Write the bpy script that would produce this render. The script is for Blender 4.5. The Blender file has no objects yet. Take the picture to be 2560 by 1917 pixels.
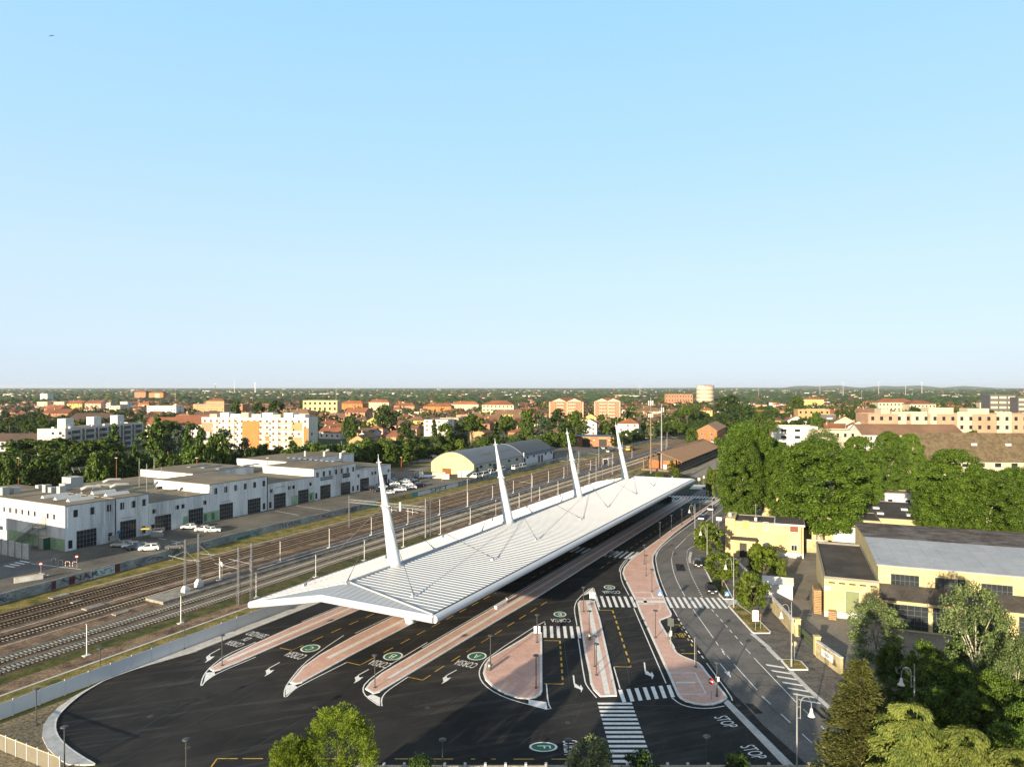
import bpy, bmesh, math, random
import numpy as np
from mathutils import Vector, Matrix
R = math.radians
rnd = random.Random(7)
SC = bpy.context.scene
COL = SC.collection

# ---------------------------------------------------------------- camera, sky, sun, exposure
CAM_H, FPX, HOR, CX = 40.0, 1707.0, 967.0, 1280.0     # drone height, focal length / horizon / centre in photo pixels
cam = bpy.data.objects.new('camera', bpy.data.cameras.new('camera'))
COL.objects.link(cam)
cam.location = (0, 0, CAM_H); cam.rotation_euler = (R(90), 0, 0)
cam.data.sensor_width = 36; cam.data.lens = 24.0
cam.data.shift_y = 8.5 / 2560
cam.data.clip_start = 1; cam.data.clip_end = 60000
SC.camera = cam
SUN_EL, SUN_AZ = 11.2, 29.0                            # light travels towards azimuth 29 deg right of +Y
w = bpy.data.worlds.new('World'); SC.world = w; w.use_nodes = True
nt = w.node_tree; bg = nt.nodes['Background']
sky = nt.nodes.new('ShaderNodeTexSky'); sky.sky_type = 'NISHITA'
sky.sun_disc = False; sky.sun_elevation = R(SUN_EL); sky.sun_rotation = R(180 + SUN_AZ)
sky.altitude = 0; sky.air_density = 1.0; sky.dust_density = 0.3; sky.ozone_density = 2.5
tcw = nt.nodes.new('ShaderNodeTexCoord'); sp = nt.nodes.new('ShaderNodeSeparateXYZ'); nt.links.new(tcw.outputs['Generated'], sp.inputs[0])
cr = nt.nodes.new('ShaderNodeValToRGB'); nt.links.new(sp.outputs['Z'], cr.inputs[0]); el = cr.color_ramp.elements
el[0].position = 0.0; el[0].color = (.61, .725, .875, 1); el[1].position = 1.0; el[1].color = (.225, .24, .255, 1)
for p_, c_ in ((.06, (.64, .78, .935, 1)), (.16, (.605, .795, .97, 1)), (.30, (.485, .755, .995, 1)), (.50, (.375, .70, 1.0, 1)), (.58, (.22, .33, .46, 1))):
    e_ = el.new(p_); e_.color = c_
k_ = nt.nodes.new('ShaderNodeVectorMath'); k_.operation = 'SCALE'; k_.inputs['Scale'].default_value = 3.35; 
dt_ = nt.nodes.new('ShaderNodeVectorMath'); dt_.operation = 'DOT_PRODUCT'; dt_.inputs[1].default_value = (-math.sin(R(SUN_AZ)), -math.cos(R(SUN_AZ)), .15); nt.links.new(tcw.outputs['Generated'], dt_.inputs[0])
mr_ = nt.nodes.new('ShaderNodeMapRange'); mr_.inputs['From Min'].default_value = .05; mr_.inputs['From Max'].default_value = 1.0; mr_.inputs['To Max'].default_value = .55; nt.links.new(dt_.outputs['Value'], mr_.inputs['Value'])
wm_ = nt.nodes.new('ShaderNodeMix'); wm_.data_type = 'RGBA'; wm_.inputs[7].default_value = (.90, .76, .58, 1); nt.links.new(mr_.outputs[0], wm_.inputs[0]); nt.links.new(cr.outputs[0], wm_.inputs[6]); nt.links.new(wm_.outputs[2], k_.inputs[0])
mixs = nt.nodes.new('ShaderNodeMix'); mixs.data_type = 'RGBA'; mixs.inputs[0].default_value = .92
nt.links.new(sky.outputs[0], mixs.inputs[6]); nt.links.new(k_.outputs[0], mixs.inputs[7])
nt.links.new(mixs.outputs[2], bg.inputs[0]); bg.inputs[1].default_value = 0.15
sl = bpy.data.lights.new('sun', 'SUN'); sl.energy = 5.0; sl.angle = R(0.5); sl.color = (1.0, 0.835, 0.60)
sun = bpy.data.objects.new('sun', sl); COL.objects.link(sun)
sd = Vector((math.sin(R(SUN_AZ)) * math.cos(R(SUN_EL)), math.cos(R(SUN_AZ)) * math.cos(R(SUN_EL)), -math.sin(R(SUN_EL))))
sun.rotation_euler = sd.to_track_quat('-Z', 'Y').to_euler()
sun.location = (-80, -150, 120)
SC.view_settings.view_transform = 'Standard'; SC.view_settings.look = 'None'
SC.view_settings.exposure = 1.08; SC.view_settings.gamma = 1
SC.cycles.max_bounces = 5; SC.cycles.diffuse_bounces = 2; SC.cycles.glossy_bounces = 2
SC.cycles.transmission_bounces = 2; SC.cycles.transparent_max_bounces = 4; SC.cycles.volume_bounces = 0
SC.cycles.caustics_reflective = False; SC.cycles.caustics_refractive = False

# ---------------------------------------------------------------- survey helpers
def G(px, py, z=0.0):                                  # point of the photo -> point of the place at height z
    Y = (CAM_H - z) * FPX / (py - HOR)
    return Vector(((px - CX) / FPX * Y, Y, z))
def at(px, py, Y):                                     # point of the photo at distance Y
    return Vector(((px - CX) / FPX * Y, Y, CAM_H - (py - HOR) / FPX * Y))
TL = {'1': (0, 920, .2898), '2': (0, 1400, .3122), '3': (600, 1400, .3122), '4': (1160, 1400, .3122), '5': (1760, 1400, .36166),
      '6': (600, 1000, .2898), '7': (1160, 1000, .2898), '8': (1760, 1000, .36166), 'L': (0, 1220, .14493), 'M': (300, 1140, .14493),
      'N': (600, 1100, .16304), 'W': (960, 1080, .14493), 'X': (1060, 1040, .154), 'Y': (1640, 1160, .14493), 'Z': (1780, 1260, .14493),
      'P': (1500, 1080, .14493), 'R': (1640, 1380, .14493), 'S': (1680, 1620, .18083), 'Q': (1900, 1440, .154), 'A': (0, 1440, .14493),
      'B': (400, 1300, .14493), 'C': (980, 1180, .14493), 's': (0, 0, 1)}
def T(k, x, y, z=0.0):
    a = TL[k]; return G(a[0] + x * a[2], a[1] + y * a[2], z)
def TP(k, pts, z=0.0): return [T(k, x, y, z) for x, y in pts]
AX = R(27.65)
U = Vector((math.sin(AX), math.cos(AX), 0)); V = Vector((math.cos(AX), -math.sin(AX), 0))
P1 = Vector((-20.1, 117.1, 0))
def uv(u, v, z=0.0): return P1 + U * u + V * v + Vector((0, 0, z))
RZU = math.pi / 2 - AX                                 # z rotation that turns +X into U

# ---------------------------------------------------------------- materials
MATS = {}
def mat(name, col, rough=0.85, var=0.25, scale=0.6, metal=0.0, bump=0.0, scale2=None, spec=None, stain=None, coat=0.0, obj_var=0.0):
    """procedural surface: base colour broken up by two noises, optional streaky stains, optional per-object variation"""
    if name in MATS: return MATS[name]
    m = bpy.data.materials.new(name); m.use_nodes = True
    n = m.node_tree; b = n.nodes['Principled BSDF']; L = n.links.new
    b.inputs['Roughness'].default_value = rough; b.inputs['Metallic'].default_value = metal
    if spec is not None: b.inputs['Specular IOR Level'].default_value = spec
    if coat: b.inputs['Coat Weight'].default_value = coat
    geo = n.nodes.new('ShaderNodeNewGeometry') if stain is None else None
    tc = n.nodes.new('ShaderNodeTexCoord')
    src = tc.outputs['Object'] if stain == 'obj' else (geo.outputs['Position'] if geo else tc.outputs['Object'])
    n1 = n.nodes.new('ShaderNodeTexNoise'); n1.inputs['Scale'].default_value = scale; n1.inputs['Detail'].default_value = 6
    n1.inputs['Roughness'].default_value = 0.65
    L(src, n1.inputs['Vector'])
    r = n.nodes.new('ShaderNodeMapRange'); r.inputs['From Min'].default_value = 0.3; r.inputs['From Max'].default_value = 0.7
    r.inputs['To Min'].default_value = 1 - var; r.inputs['To Max'].default_value = 1 + var
    L(n1.outputs['Fac'], r.inputs['Value'])
    last = r.outputs['Result']
    if scale2:
        n2 = n.nodes.new('ShaderNodeTexNoise'); n2.inputs['Scale'].default_value = scale2; n2.inputs['Detail'].default_value = 3
        L(src, n2.inputs['Vector'])
        r2 = n.nodes.new('ShaderNodeMapRange'); r2.inputs['From Min'].default_value = 0.3; r2.inputs['From Max'].default_value = 0.7
        r2.inputs['To Min'].default_value = 1 - var; r2.inputs['To Max'].default_value = 1 + var
        L(n2.outputs['Fac'], r2.inputs['Value'])
        mu = n.nodes.new('ShaderNodeMath'); mu.operation = 'MULTIPLY'; L(last, mu.inputs[0]); L(r2.outputs['Result'], mu.inputs[1]); last = mu.outputs[0]
    if obj_var:
        oi = n.nodes.new('ShaderNodeObjectInfo'); r3 = n.nodes.new('ShaderNodeMapRange')
        r3.inputs['To Min'].default_value = 1 - obj_var; r3.inputs['To Max'].default_value = 1 + obj_var
        L(oi.outputs['Random'], r3.inputs['Value'])
        mu = n.nodes.new('ShaderNodeMath'); mu.operation = 'MULTIPLY'; L(last, mu.inputs[0]); L(r3.outputs['Result'], mu.inputs[1]); last = mu.outputs[0]
    mx = n.nodes.new('ShaderNodeVectorMath'); mx.operation = 'SCALE'
    mx.inputs[0].default_value = col[:3]; L(last, mx.inputs['Scale'])
    L(mx.outputs[0], b.inputs['Base Color'])
    if bump:
        bp = n.nodes.new('ShaderNodeBump'); bp.inputs['Strength'].default_value = bump; bp.inputs['Distance'].default_value = 0.05
        L(n1.outputs['Fac'], bp.inputs['Height']); L(bp.outputs[0], b.inputs['Normal'])
    MATS[name] = m
    return m
def mix_mat(name, c1, c2, scale=0.3, lo=0.42, hi=0.58, rough=0.9, var=0.25, c3=None, stretch=None, detail=8):
    """two (three) colours in patches: grass and soil, worn paint, stained concrete"""
    if name in MATS: return MATS[name]
    m = bpy.data.materials.new(name); m.use_nodes = True
    n = m.node_tree; b = n.nodes['Principled BSDF']; L = n.links.new; b.inputs['Roughness'].default_value = rough
    b.inputs['Specular IOR Level'].default_value = 0.25
    geo = n.nodes.new('ShaderNodeNewGeometry'); src = geo.outputs['Position']
    if stretch:
        mp = n.nodes.new('ShaderNodeMapping'); mp.inputs['Rotation'].default_value = (0, 0, stretch[3] if len(stretch) > 3 else 0)
        mp.inputs['Scale'].default_value = stretch[:3]; mp.vector_type = 'TEXTURE' if len(stretch) > 3 else 'POINT'
        L(src, mp.inputs['Vector']); src = mp.outputs[0]
    n1 = n.nodes.new('ShaderNodeTexNoise'); n1.inputs['Scale'].default_value = scale; n1.inputs['Detail'].default_value = detail
    n1.inputs['Roughness'].default_value = 0.7; L(src, n1.inputs['Vector'])
    cr = n.nodes.new('ShaderNodeValToRGB'); e = cr.color_ramp.elements
    e[0].position = lo; e[0].color = (*c1, 1); e[1].position = hi; e[1].color = (*c2, 1)
    if c3: x = e.new(min(0.95, hi + 0.12)); x.color = (*c3, 1)
    L(n1.outputs['Fac'], cr.inputs[0])
    n2 = n.nodes.new('ShaderNodeTexNoise'); n2.inputs['Scale'].default_value = 3.0; n2.inputs['Detail'].default_value = 5
    L(geo.outputs['Position'], n2.inputs['Vector'])
    r = n.nodes.new('ShaderNodeMapRange'); r.inputs['From Min'].default_value = 0.3; r.inputs['From Max'].default_value = 0.7
    r.inputs['To Min'].default_value = 1 - var; r.inputs['To Max'].default_value = 1 + var; L(n2.outputs['Fac'], r.inputs['Value'])
    mx = n.nodes.new('ShaderNodeVectorMath'); mx.operation = 'SCALE'; L(cr.outputs[0], mx.inputs[0]); L(r.outputs[0], mx.inputs['Scale'])
    L(mx.outputs[0], b.inputs['Base Color'])
    MATS[name] = m
    return m
def plain(name, col, rough=0.6, metal=0.0, spec=None, coat=0.0): return mat(name, col, rough, 0.06, 2.0, metal, spec=spec, coat=coat)
def glass(name, col=(0.02, 0.025, 0.03), rough=0.08):
    return mat(name, col, rough, 0.3, 0.35, 0.0, spec=0.6)

# ---------------------------------------------------------------- mesh building
class MB:
    def __init__(s): s.v = []; s.f = []; s.mi = []; s.sm = []; s.M = Matrix.Identity(4)
    def add(s, vs, fs, mi=0, smooth=False):
        o = len(s.v); s.v += [s.M @ Vector(v) for v in vs]
        for f in fs: s.f.append([o + i for i in f]); s.mi.append(mi); s.sm.append(smooth)
    def box(s, x0, x1, y0, y1, z0, z1, mi=0, top=None, no_top=False, no_bottom=False):
        vs = [(x0, y0, z0), (x1, y0, z0), (x1, y1, z0), (x0, y1, z0), (x0, y0, z1), (x1, y0, z1), (x1, y1, z1), (x0, y1, z1)]
        fs = [(0, 1, 5, 4), (1, 2, 6, 5), (2, 3, 7, 6), (3, 0, 4, 7)]
        s.add(vs, fs, mi)
        if not no_top: s.add(vs[4:], [(0, 1, 2, 3)], mi if top is None else top)
        if not no_bottom: s.add(vs[:4], [(3, 2, 1, 0)], mi)
    def cbox(s, c, d, rz=0.0, mi=0):
        k = s.M; s.M = k @ Matrix.Translation(Vector(c)) @ Matrix.Rotation(rz, 4, 'Z')
        s.box(-d[0] / 2, d[0] / 2, -d[1] / 2, d[1] / 2, -d[2] / 2, d[2] / 2, mi); s.M = k
    def prism(s, poly, z0, z1, mi=0, top=None, bottom=False):
        n = len(poly); vs = [(p[0], p[1], z0) for p in poly] + [(p[0], p[1], z1) for p in poly]
        if sum(poly[i][0] * poly[(i + 1) % n][1] - poly[(i + 1) % n][0] * poly[i][1] for i in range(n)) < 0:
            vs = [(p[0], p[1], z0) for p in reversed(poly)] + [(p[0], p[1], z1) for p in reversed(poly)]
        s.add(vs, [(i, (i + 1) % n, n + (i + 1) % n, n + i) for i in range(n)], mi)
        s.add(vs[n:], [tuple(range(n))], mi if top is None else top)
        if bottom: s.add(vs[:n], [tuple(reversed(range(n)))], mi)
    def poly(s, poly, z=None, mi=0):
        n = len(poly)
        vs = [(p[0], p[1], p[2] if z is None else z) for p in poly]
        if sum(vs[i][0] * vs[(i + 1) % n][1] - vs[(i + 1) % n][0] * vs[i][1] for i in range(n)) < 0: vs.reverse()
        s.add(vs, [tuple(range(n))], mi)
    def tube(s, pts, r, n=8, mi=0, smooth=True, caps=True):
        pts = [Vector(p) for p in pts]; rs = r if isinstance(r, (list, tuple)) else [r] * len(pts)
        vs = []
        for i, p in enumerate(pts):
            d = (pts[min(i + 1, len(pts) - 1)] - pts[max(i - 1, 0)]).normalized()
            a = d.cross(Vector((0, 0, 1)) if abs(d.z) < 0.95 else Vector((1, 0, 0))).normalized(); b = a.cross(d)
            vs += [p + (a * math.cos(k * 2 * math.pi / n) + b * math.sin(k * 2 * math.pi / n)) * rs[i] for k in range(n)]
        fs = [(i * n + k, i * n + (k + 1) % n, (i + 1) * n + (k + 1) % n, (i + 1) * n + k) for i in range(len(pts) - 1) for k in range(n)]
        s.add(vs, fs, mi, smooth)
        if caps: s.add(vs[:n], [tuple(reversed(range(n)))], mi); s.add(vs[-n:], [tuple(range(n))], mi)
    def lathe(s, prof, c=(0, 0, 0), n=12, mi=0, smooth=True):
        vs = [(c[0] + r * math.cos(k * 2 * math.pi / n), c[1] + r * math.sin(k * 2 * math.pi / n), c[2] + z) for r, z in prof for k in range(n)]
        fs = [(i * n + k, i * n + (k + 1) % n, (i + 1) * n + (k + 1) % n, (i + 1) * n + k) for i in range(len(prof) - 1) for k in range(n)]
        s.add(vs, fs, mi, smooth)
    def ribbon(s, pts, wd, z, mi=0):                     # a painted line along a polyline
        pts = [Vector((p[0], p[1], 0)) for p in pts]; L, Rr = [], []
        for i, p in enumerate(pts):
            d = (pts[min(i + 1, len(pts) - 1)] - pts[max(i - 1, 0)]).normalized(); nn = Vector((-d.y, d.x, 0)) * wd / 2
            L.append(p + nn); Rr.append(p - nn)
        for i in range(len(pts) - 1):
            s.add([(*Rr[i].xy, z), (*Rr[i + 1].xy, z), (*L[i + 1].xy, z), (*L[i].xy, z)], [(0, 1, 2, 3)], mi)
    def dashes(s, pts, wd, on, off, z, mi=0):
        pts = [Vector((p[0], p[1], 0)) for p in pts]; t = 0.0
        for i in range(len(pts) - 1):
            a, b = pts[i], pts[i + 1]; L = (b - a).length; d = (b - a).normalized(); x = -t if t else 0.0
            while x < L:
                x0, x1 = max(x, 0), min(x + on, L)
                if x1 > x0 + 0.1: s.ribbon([a + d * x0, a + d * x1], wd, z, mi)
                x += on + off
            t = (on + off) - (x - L) if x > L else 0.0
    def mesh(s, name, mats):
        me = bpy.data.meshes.new(name)
        me.from_pydata([tuple(v) for v in s.v], [], s.f)
        for m in (mats if isinstance(mats, (list, tuple)) else [mats]): me.materials.append(m)
        me.polygons.foreach_set('material_index', s.mi); me.polygons.foreach_set('use_smooth', s.sm)
        me.update(); return me
    def build(s, name, mats, parent=None, loc=None, rz=0.0):
        return link(name, s.mesh(name, mats), parent, loc, rz)
def link(name, me, parent=None, loc=None, rz=0.0, scale=None):
    o = bpy.data.objects.new(name, me); COL.objects.link(o)
    if parent is not None: o.parent = parent
    if loc is not None: o.location = loc
    o.rotation_euler = (0, 0, rz)
    if scale is not None: o.scale = scale
    return o
def tag(o, label=None, cat=None, group=None, kind=None):
    if label: o['label'] = label
    if cat: o['category'] = cat
    if group: o['group'] = group
    if kind: o['kind'] = kind
    return o
def thing(name, label, cat, loc=(0, 0, 0), rz=0.0, group=None, scale=None):
    return tag(link(name, None, None, loc, rz, scale), label, cat, group)
def struct(name, mb, mats, label=None, cat=None): return tag(mb.build(name, mats), label, cat, kind='structure')
def dup(root, loc, rz=None, label=None, group=None, scale=None):
    r = root.copy(); COL.objects.link(r); r.location = loc
    if rz is not None: r.rotation_euler = (0, 0, rz)
    if label: r['label'] = label
    if group: r['group'] = group
    if scale is not None: r.scale = scale if isinstance(scale, (tuple, list)) else (scale,) * 3
    for ch in root.children:
        c = ch.copy(); COL.objects.link(c); c.parent = r
        for g in ch.children:
            d = g.copy(); COL.objects.link(d); d.parent = c
    return r
def inset(poly, d):
    n = len(poly); P = [Vector((p[0], p[1])) for p in poly]
    if sum(P[i].x * P[(i + 1) % n].y - P[(i + 1) % n].x * P[i].y for i in range(n)) < 0: P.reverse()
    out = []
    for i in range(n):
        a, b, c = P[i - 1], P[i], P[(i + 1) % n]
        e1 = (b - a).normalized(); e2 = (c - b).normalized()
        n1 = Vector((-e1.y, e1.x)); n2 = Vector((-e2.y, e2.x)); k = 1 + n1.dot(n2)
        out.append(b + (n1 + n2) * (d / max(k, 0.6)))
    return [Vector((p.x, p.y, 0)) for p in out]
def smooth_poly(pts, it=2, closed=True):
    pts = [Vector((p[0], p[1], 0)) for p in pts]
    for _ in range(it):
        q = []; n = len(pts); rng = range(n if closed else n - 1)
        if not closed: q.append(pts[0])
        for i in rng:
            a, b = pts[i], pts[(i + 1) % n]; q += [a * .75 + b * .25, a * .25 + b * .75]
        if not closed: q.append(pts[-1])
        pts = q
    return pts
_tcache = {}
def text_mesh(name, txt, m, size=1.0, depth=0.0):
    key = (txt, size, depth, m.name)
    if key in _tcache: return _tcache[key]
    cu = bpy.data.curves.new('lettering', 'FONT'); cu.body = txt; cu.size = size; cu.align_x = 'CENTER'; cu.align_y = 'CENTER'; cu.extrude = depth
    cu.resolution_u = 3
    o = bpy.data.objects.new('lettering', cu); COL.objects.link(o)
    dg = bpy.context.evaluated_depsgraph_get()
    me = bpy.data.meshes.new_from_object(o.evaluated_get(dg)); me.name = name
    bpy.data.objects.remove(o); bpy.data.curves.remove(cu)
    me.materials.clear(); me.materials.append(m); _tcache[key] = me
    return me
def basis(o, x, y, z, loc):
    M = Matrix((x, y, z)).transposed().to_4x4(); M.translation = loc; o.matrix_world = M; return o
# ================================================================ GROUND, ROADS, RAILWAY BED, MARKINGS
white_paint = mix_mat('white_paint', (.62, .63, .63), (.86, .86, .85), 1.2, .3, .5, .7, .12)
yellow_paint = mix_mat('yellow_paint', (.30, .19, .03), (.62, .40, .05), 1.2, .3, .5, .7, .12)
green_paint = mat('green_paint', (.025, .17, .075), .7, .2, 1.0)
def asphalt(name, base, patch, sc, streak=None):
    return mix_mat(name, base, patch, sc, .38, .68, .92, .22, stretch=streak)
def worn_asphalt(name, base, dust, ang):
    """black asphalt: broad tone patches, dusty scuffs drawn out along the driving direction, pale specks"""
    m = bpy.data.materials.new(name); m.use_nodes = True; n = m.node_tree; b = n.nodes['Principled BSDF']; L = n.links.new; b.inputs['Roughness'].default_value = .9; b.inputs['Specular IOR Level'].default_value = .3
    g = n.nodes.new('ShaderNodeNewGeometry')
    def nz(sc, det, lo, hi, a=0.0, st=(1, 1, 1), dist=0.0):
        mp = n.nodes.new('ShaderNodeMapping'); mp.vector_type = 'TEXTURE'; mp.inputs['Rotation'].default_value = (0, 0, a); mp.inputs['Scale'].default_value = st; L(g.outputs['Position'], mp.inputs['Vector'])
        t = n.nodes.new('ShaderNodeTexNoise'); t.inputs['Scale'].default_value = sc; t.inputs['Detail'].default_value = det; t.inputs['Roughness'].default_value = .65; t.inputs['Distortion'].default_value = dist; L(mp.outputs[0], t.inputs['Vector'])
        r = n.nodes.new('ShaderNodeMapRange'); r.inputs['From Min'].default_value = lo; r.inputs['From Max'].default_value = hi; L(t.outputs['Fac'], r.inputs['Value']); return r.outputs[0]
    def mth(op, a, c):
        q = n.nodes.new('ShaderNodeMath'); q.operation = op
        for i, x in enumerate((a, c)):
            if isinstance(x, (int, float)): q.inputs[i].default_value = x
            else: L(x, q.inputs[i])
        return q.outputs[0]
    f = mth('ADD', mth('MULTIPLY', nz(.07, 5, .38, .68), .46), mth('MULTIPLY', nz(.55, 5, .52, .80, ang, (9, .8, 1), .6), 1.0))
    f = mth('ADD', f, mth('MULTIPLY', nz(.45, 6, .58, .80, ang + .9, (6, .7, 1), 1.2), .55)); f = mth('ADD', f, mth('MULTIPLY', nz(3.2, 2, .70, .78), .55)); f = mth('MULTIPLY', f, nz(14, 3, .1, .75))
    mx = n.nodes.new('ShaderNodeMix'); mx.data_type = 'RGBA'; mx.inputs[6].default_value = (*base, 1); mx.inputs[7].default_value = (*dust, 1); L(f, mx.inputs[0]); L(mx.outputs[2], b.inputs['Base Color']); MATS[name] = m
    return m
asphalt_new = worn_asphalt('asphalt_new', (.0105, .0108, .0115), (.095, .089, .082), R(20))
asphalt_old = asphalt('asphalt_old', (.125, .121, .117), (.20, .19, .18), .18)
asphalt_yard = asphalt('asphalt_yard', (.17, .155, .13), (.28, .25, .205), .14)
asphalt_fore = asphalt('asphalt_forecourt', (.10, .092, .078), (.20, .18, .145), .09)
concrete = mix_mat('concrete', (.46, .455, .44), (.64, .635, .61), .5, .35, .65, .85, .12)
kerb_m = mix_mat('kerb_stone', (.62, .61, .59), (.82, .81, .79), 1.0, .3, .6, .8, .08)
pink = mix_mat('pink_concrete', (.58, .36, .29), (.72, .475, .395), .35, .35, .65, .8, .10)
orange_pave = pink
tact = mix_mat('tactile_paving', (.66, .65, .62), (.82, .81, .78), 2.0, .3, .6, .8, .08)
grass_dry = mix_mat('dry_grass', (.055, .075, .012), (.25, .195, .055), .35, .36, .56, .95, .45, (.36, .27, .10))
grass_green = mix_mat('green_grass', (.030, .048, .008), (.125, .115, .03), .5, .4, .62, .95, .4)
ballast = mix_mat('ballast', (.075, .047, .029), (.27, .185, .118), .30, .36, .60, .95, .55, (.27, .225, .095), (1, 1, 1))
ballast_dark = mix_mat('ballast_dark', (.042, .030, .021), (.13, .092, .064), .35, .38, .62, .95, .5)
field = mix_mat('plain_ground', (.020, .035, .010), (.07, .085, .025), .011, .38, .62, .95, .35, (.14, .12, .06))
m = MB(); m.poly([(-16000, -300), (16000, -300), (16000, 22000), (-16000, 22000)], 0); struct('ground', m, field)

yard_in = TP('2', [(760, 1640), (640, 1570), (540, 1500), (470, 1430), (440, 1360), (445, 1290), (480, 1230), (560, 1150), (660, 1070), (760, 1010), (850, 960), (1100, 870)])
kerbline = yard_in + [uv(-25, -18.0), uv(165, -18.0)]
m = MB(); m.poly([uv(-85, -23), uv(180, -23), uv(420, -30), uv(430, -66), uv(420, -66.5), uv(250, -74), uv(31, -74), uv(0, -72), uv(-27, -69.5), uv(-85, -64)], .006); struct('railway_ballast', m, ballast)
# old asphalt under the whole east side, then the new yard above it
m = MB(); m.poly([uv(-10, 18), uv(150, 18), uv(190, 14), uv(192, 24), uv(420, 40), uv(430, 52), uv(200, 60), uv(150, 130), uv(40, 150), uv(-60, 130), uv(-110, 60), uv(-60, 30)], .010); struct('road', m, asphalt_old)
right = [T('Y', 1150, 640), T('Y', 1000, 745), T('Y', 700, 960), T('Y', 300, 1220), T('Y', 110, 1370), T('Y', 40, 1440), T('Y', -12, 1560), T('R', 5, 300), T('R', 70, 480), T('R', 185, 760), T('R', 290, 970), T('R', 370, 1110), T('R', 750, 1656),
         T('S', 390, 0), T('S', 620, 330), T('S', 700, 450), T('S', 870, 650), T('S', 1000, 770), T('S', 1250, 1050), T('S', 1750, 1500), T('S', 1900, 1642)]
m = MB(); m.poly(kerbline + [uv(165, 12), uv(150, 30)] + right + [Vector((38, 68.9, 0)), Vector((-28, 68.9, 0)), Vector((-33, 69.5, 0))], .020); struct('bus_yard_asphalt', m, asphalt_new)
# wheel-polished streaks are part of the asphalt material; concrete kerb strip round the yard
outer = TP('2', [(690, 1645), (540, 1640), (460, 1590), (380, 1510), (335, 1420), (345, 1330), (390, 1260), (470, 1180), (600, 1090)]) + [uv(-38, -20.2), uv(-25, -20.2), uv(165, -20.2)]
m = MB(); m.prism(kerbline + list(reversed(outer)), 0, .14); struct('kerb_path', m, concrete)
m = MB()
for i in range(3, len(yard_in) - 1):
    pass
m.ribbon([p + Vector((0, 0, 0)) for p in smooth_poly(kerbline, 1, False)], .18, .146); struct('kerb', m, kerb_m)
m = MB(); m.poly(TP('2', [(0, 1310), (240, 1220), (600, 1085), (470, 1185), (390, 1262), (345, 1330), (335, 1420), (380, 1510), (460, 1590), (540, 1640), (690, 1645)]) + [Vector((-34, 60, 0)), Vector((-75, 60, 0))], .012)
struct('gravel', m, mix_mat('gravel', (.12, .10, .065), (.30, .25, .16), 2.2, .38, .62, .95, .45))
# grass verges along the railway
m = MB(); m.poly([uv(-85, -20.4), uv(170, -20.4), uv(330, -24), uv(330, -33), uv(170, -30), uv(60, -29.2), uv(10, -28.8), uv(-20, -27.6), uv(-85, -27)], .012); struct('grass_verge', m, grass_dry)
m = MB(); m.poly([uv(-85, -30.5), uv(-30, -31.5), uv(60, -30.6), uv(60, -34), uv(-15, -34.4), uv(-85, -34)], .011); struct('grass_verge', m, grass_green)
m = MB(); m.poly([uv(-85, -64), uv(-27, -69.3), uv(0, -71.8), uv(31, -73.8), uv(250, -73.8), uv(420, -66), uv(420, -62), uv(250, -67.5), uv(40, -66.5), uv(0, -65.3), uv(-85, -61.8)], .012); struct('grass_verge', m, grass_dry)
m = MB(); m.poly([uv(-30, -38.8), uv(170, -38.0), uv(170, -38.9), uv(-30, -39.5)], .0125); struct('grass_verge', m, grass_green)
m = MB(); m.ribbon([uv(-85, -27.3), uv(-20, -27.7), uv(20, -27.9), uv(250, -28.2)], .45, .05); m.ribbon([uv(-19, -65.6), uv(60, -66.4), uv(300, -66)], .35, .05)
m.ribbon([uv(-60, -53.0), uv(20, -53.2)], .25, .05); m.ribbon([uv(-60, -46.5), uv(-14, -46)], .2, .05); struct('cable_duct', m, concrete)
m = MB()
for a, b in ((-59.2, -63.6), (-54.4, -58.6), (-47.0, -51.4), (-38.6, -42.4), (-34.3, -38.2)):
    m.poly([uv(-85, a), uv(340, a), uv(340, b), uv(-85, b)], .014)
struct('railway_ballast', m, ballast_dark)

# ---------------------------------------------------------------- islands and pavements
def island(poly, label, strips=(), top=pink, sm=0):
    p = smooth_poly(poly, sm) if sm else poly
    m = MB(); m.prism(p, 0, .14); k = struct('pavement', m, kerb_m)
    m = MB(); m.poly(inset(p, .32), .145); m.build('paving', top, k)
    for st in strips:
        m = MB(); m.poly(st, .150); m.build('tactile_strip', tact, k)
    return k
ustrip = lambda u0, u1, v0, v1: [uv(u0, v0), uv(u1, v0), uv(u1, v1), uv(u0, v1)]
island([uv(-28.9, -9.5), uv(-28.6, -10.7), uv(-25, -11.9), uv(-18.7, -12.6), uv(-11, -13), uv(150, -13), uv(150, -8.7), uv(-24.8, -8.9), uv(-28, -9.1)], '', [ustrip(-25.5, 149, -11.2, -10.5)])
island([uv(-26.6, 3.8), uv(-26.6, 2.7), uv(-22, .5), uv(-17.5, -.5), uv(-9.7, -1.1), uv(1, -1.3), uv(150, -1.3), uv(150, 4), uv(-15, 3.8), uv(-25.8, 4.2)], '', [ustrip(-18, 149, 1.1, 1.9)])
island([uv(-24, 14.9), uv(-23.4, 13.0), uv(-21.6, 12.3), uv(-18.4, 11.8), uv(-7, 11.8), uv(152, 12.0), uv(152, 16.2), uv(20, 16.2), uv(7, 15.8), uv(-12.7, 15.5), uv(-23.2, 15.3)], '', [ustrip(-19.5, 150, 13.5, 14.2)])
island(TP('4', [(545, 580), (480, 625), (200, 790), (165, 840), (152, 905), (170, 960), (230, 1020), (330, 1075), (430, 1108), (520, 1115), (580, 1102), (615, 1080), (628, 1050), (625, 585), (605, 576)]), '')
island(TP('4', [(910, 350), (925, 328), (1010, 325), (1045, 330), (1090, 470), (1225, 1070), (1225, 1090), (1090, 1095), (1035, 1040), (1010, 985), (1000, 900), (965, 740), (930, 500)]), '', [TP('4', [(975, 335), (1010, 335), (1172, 1080), (1128, 1080)])])
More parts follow.
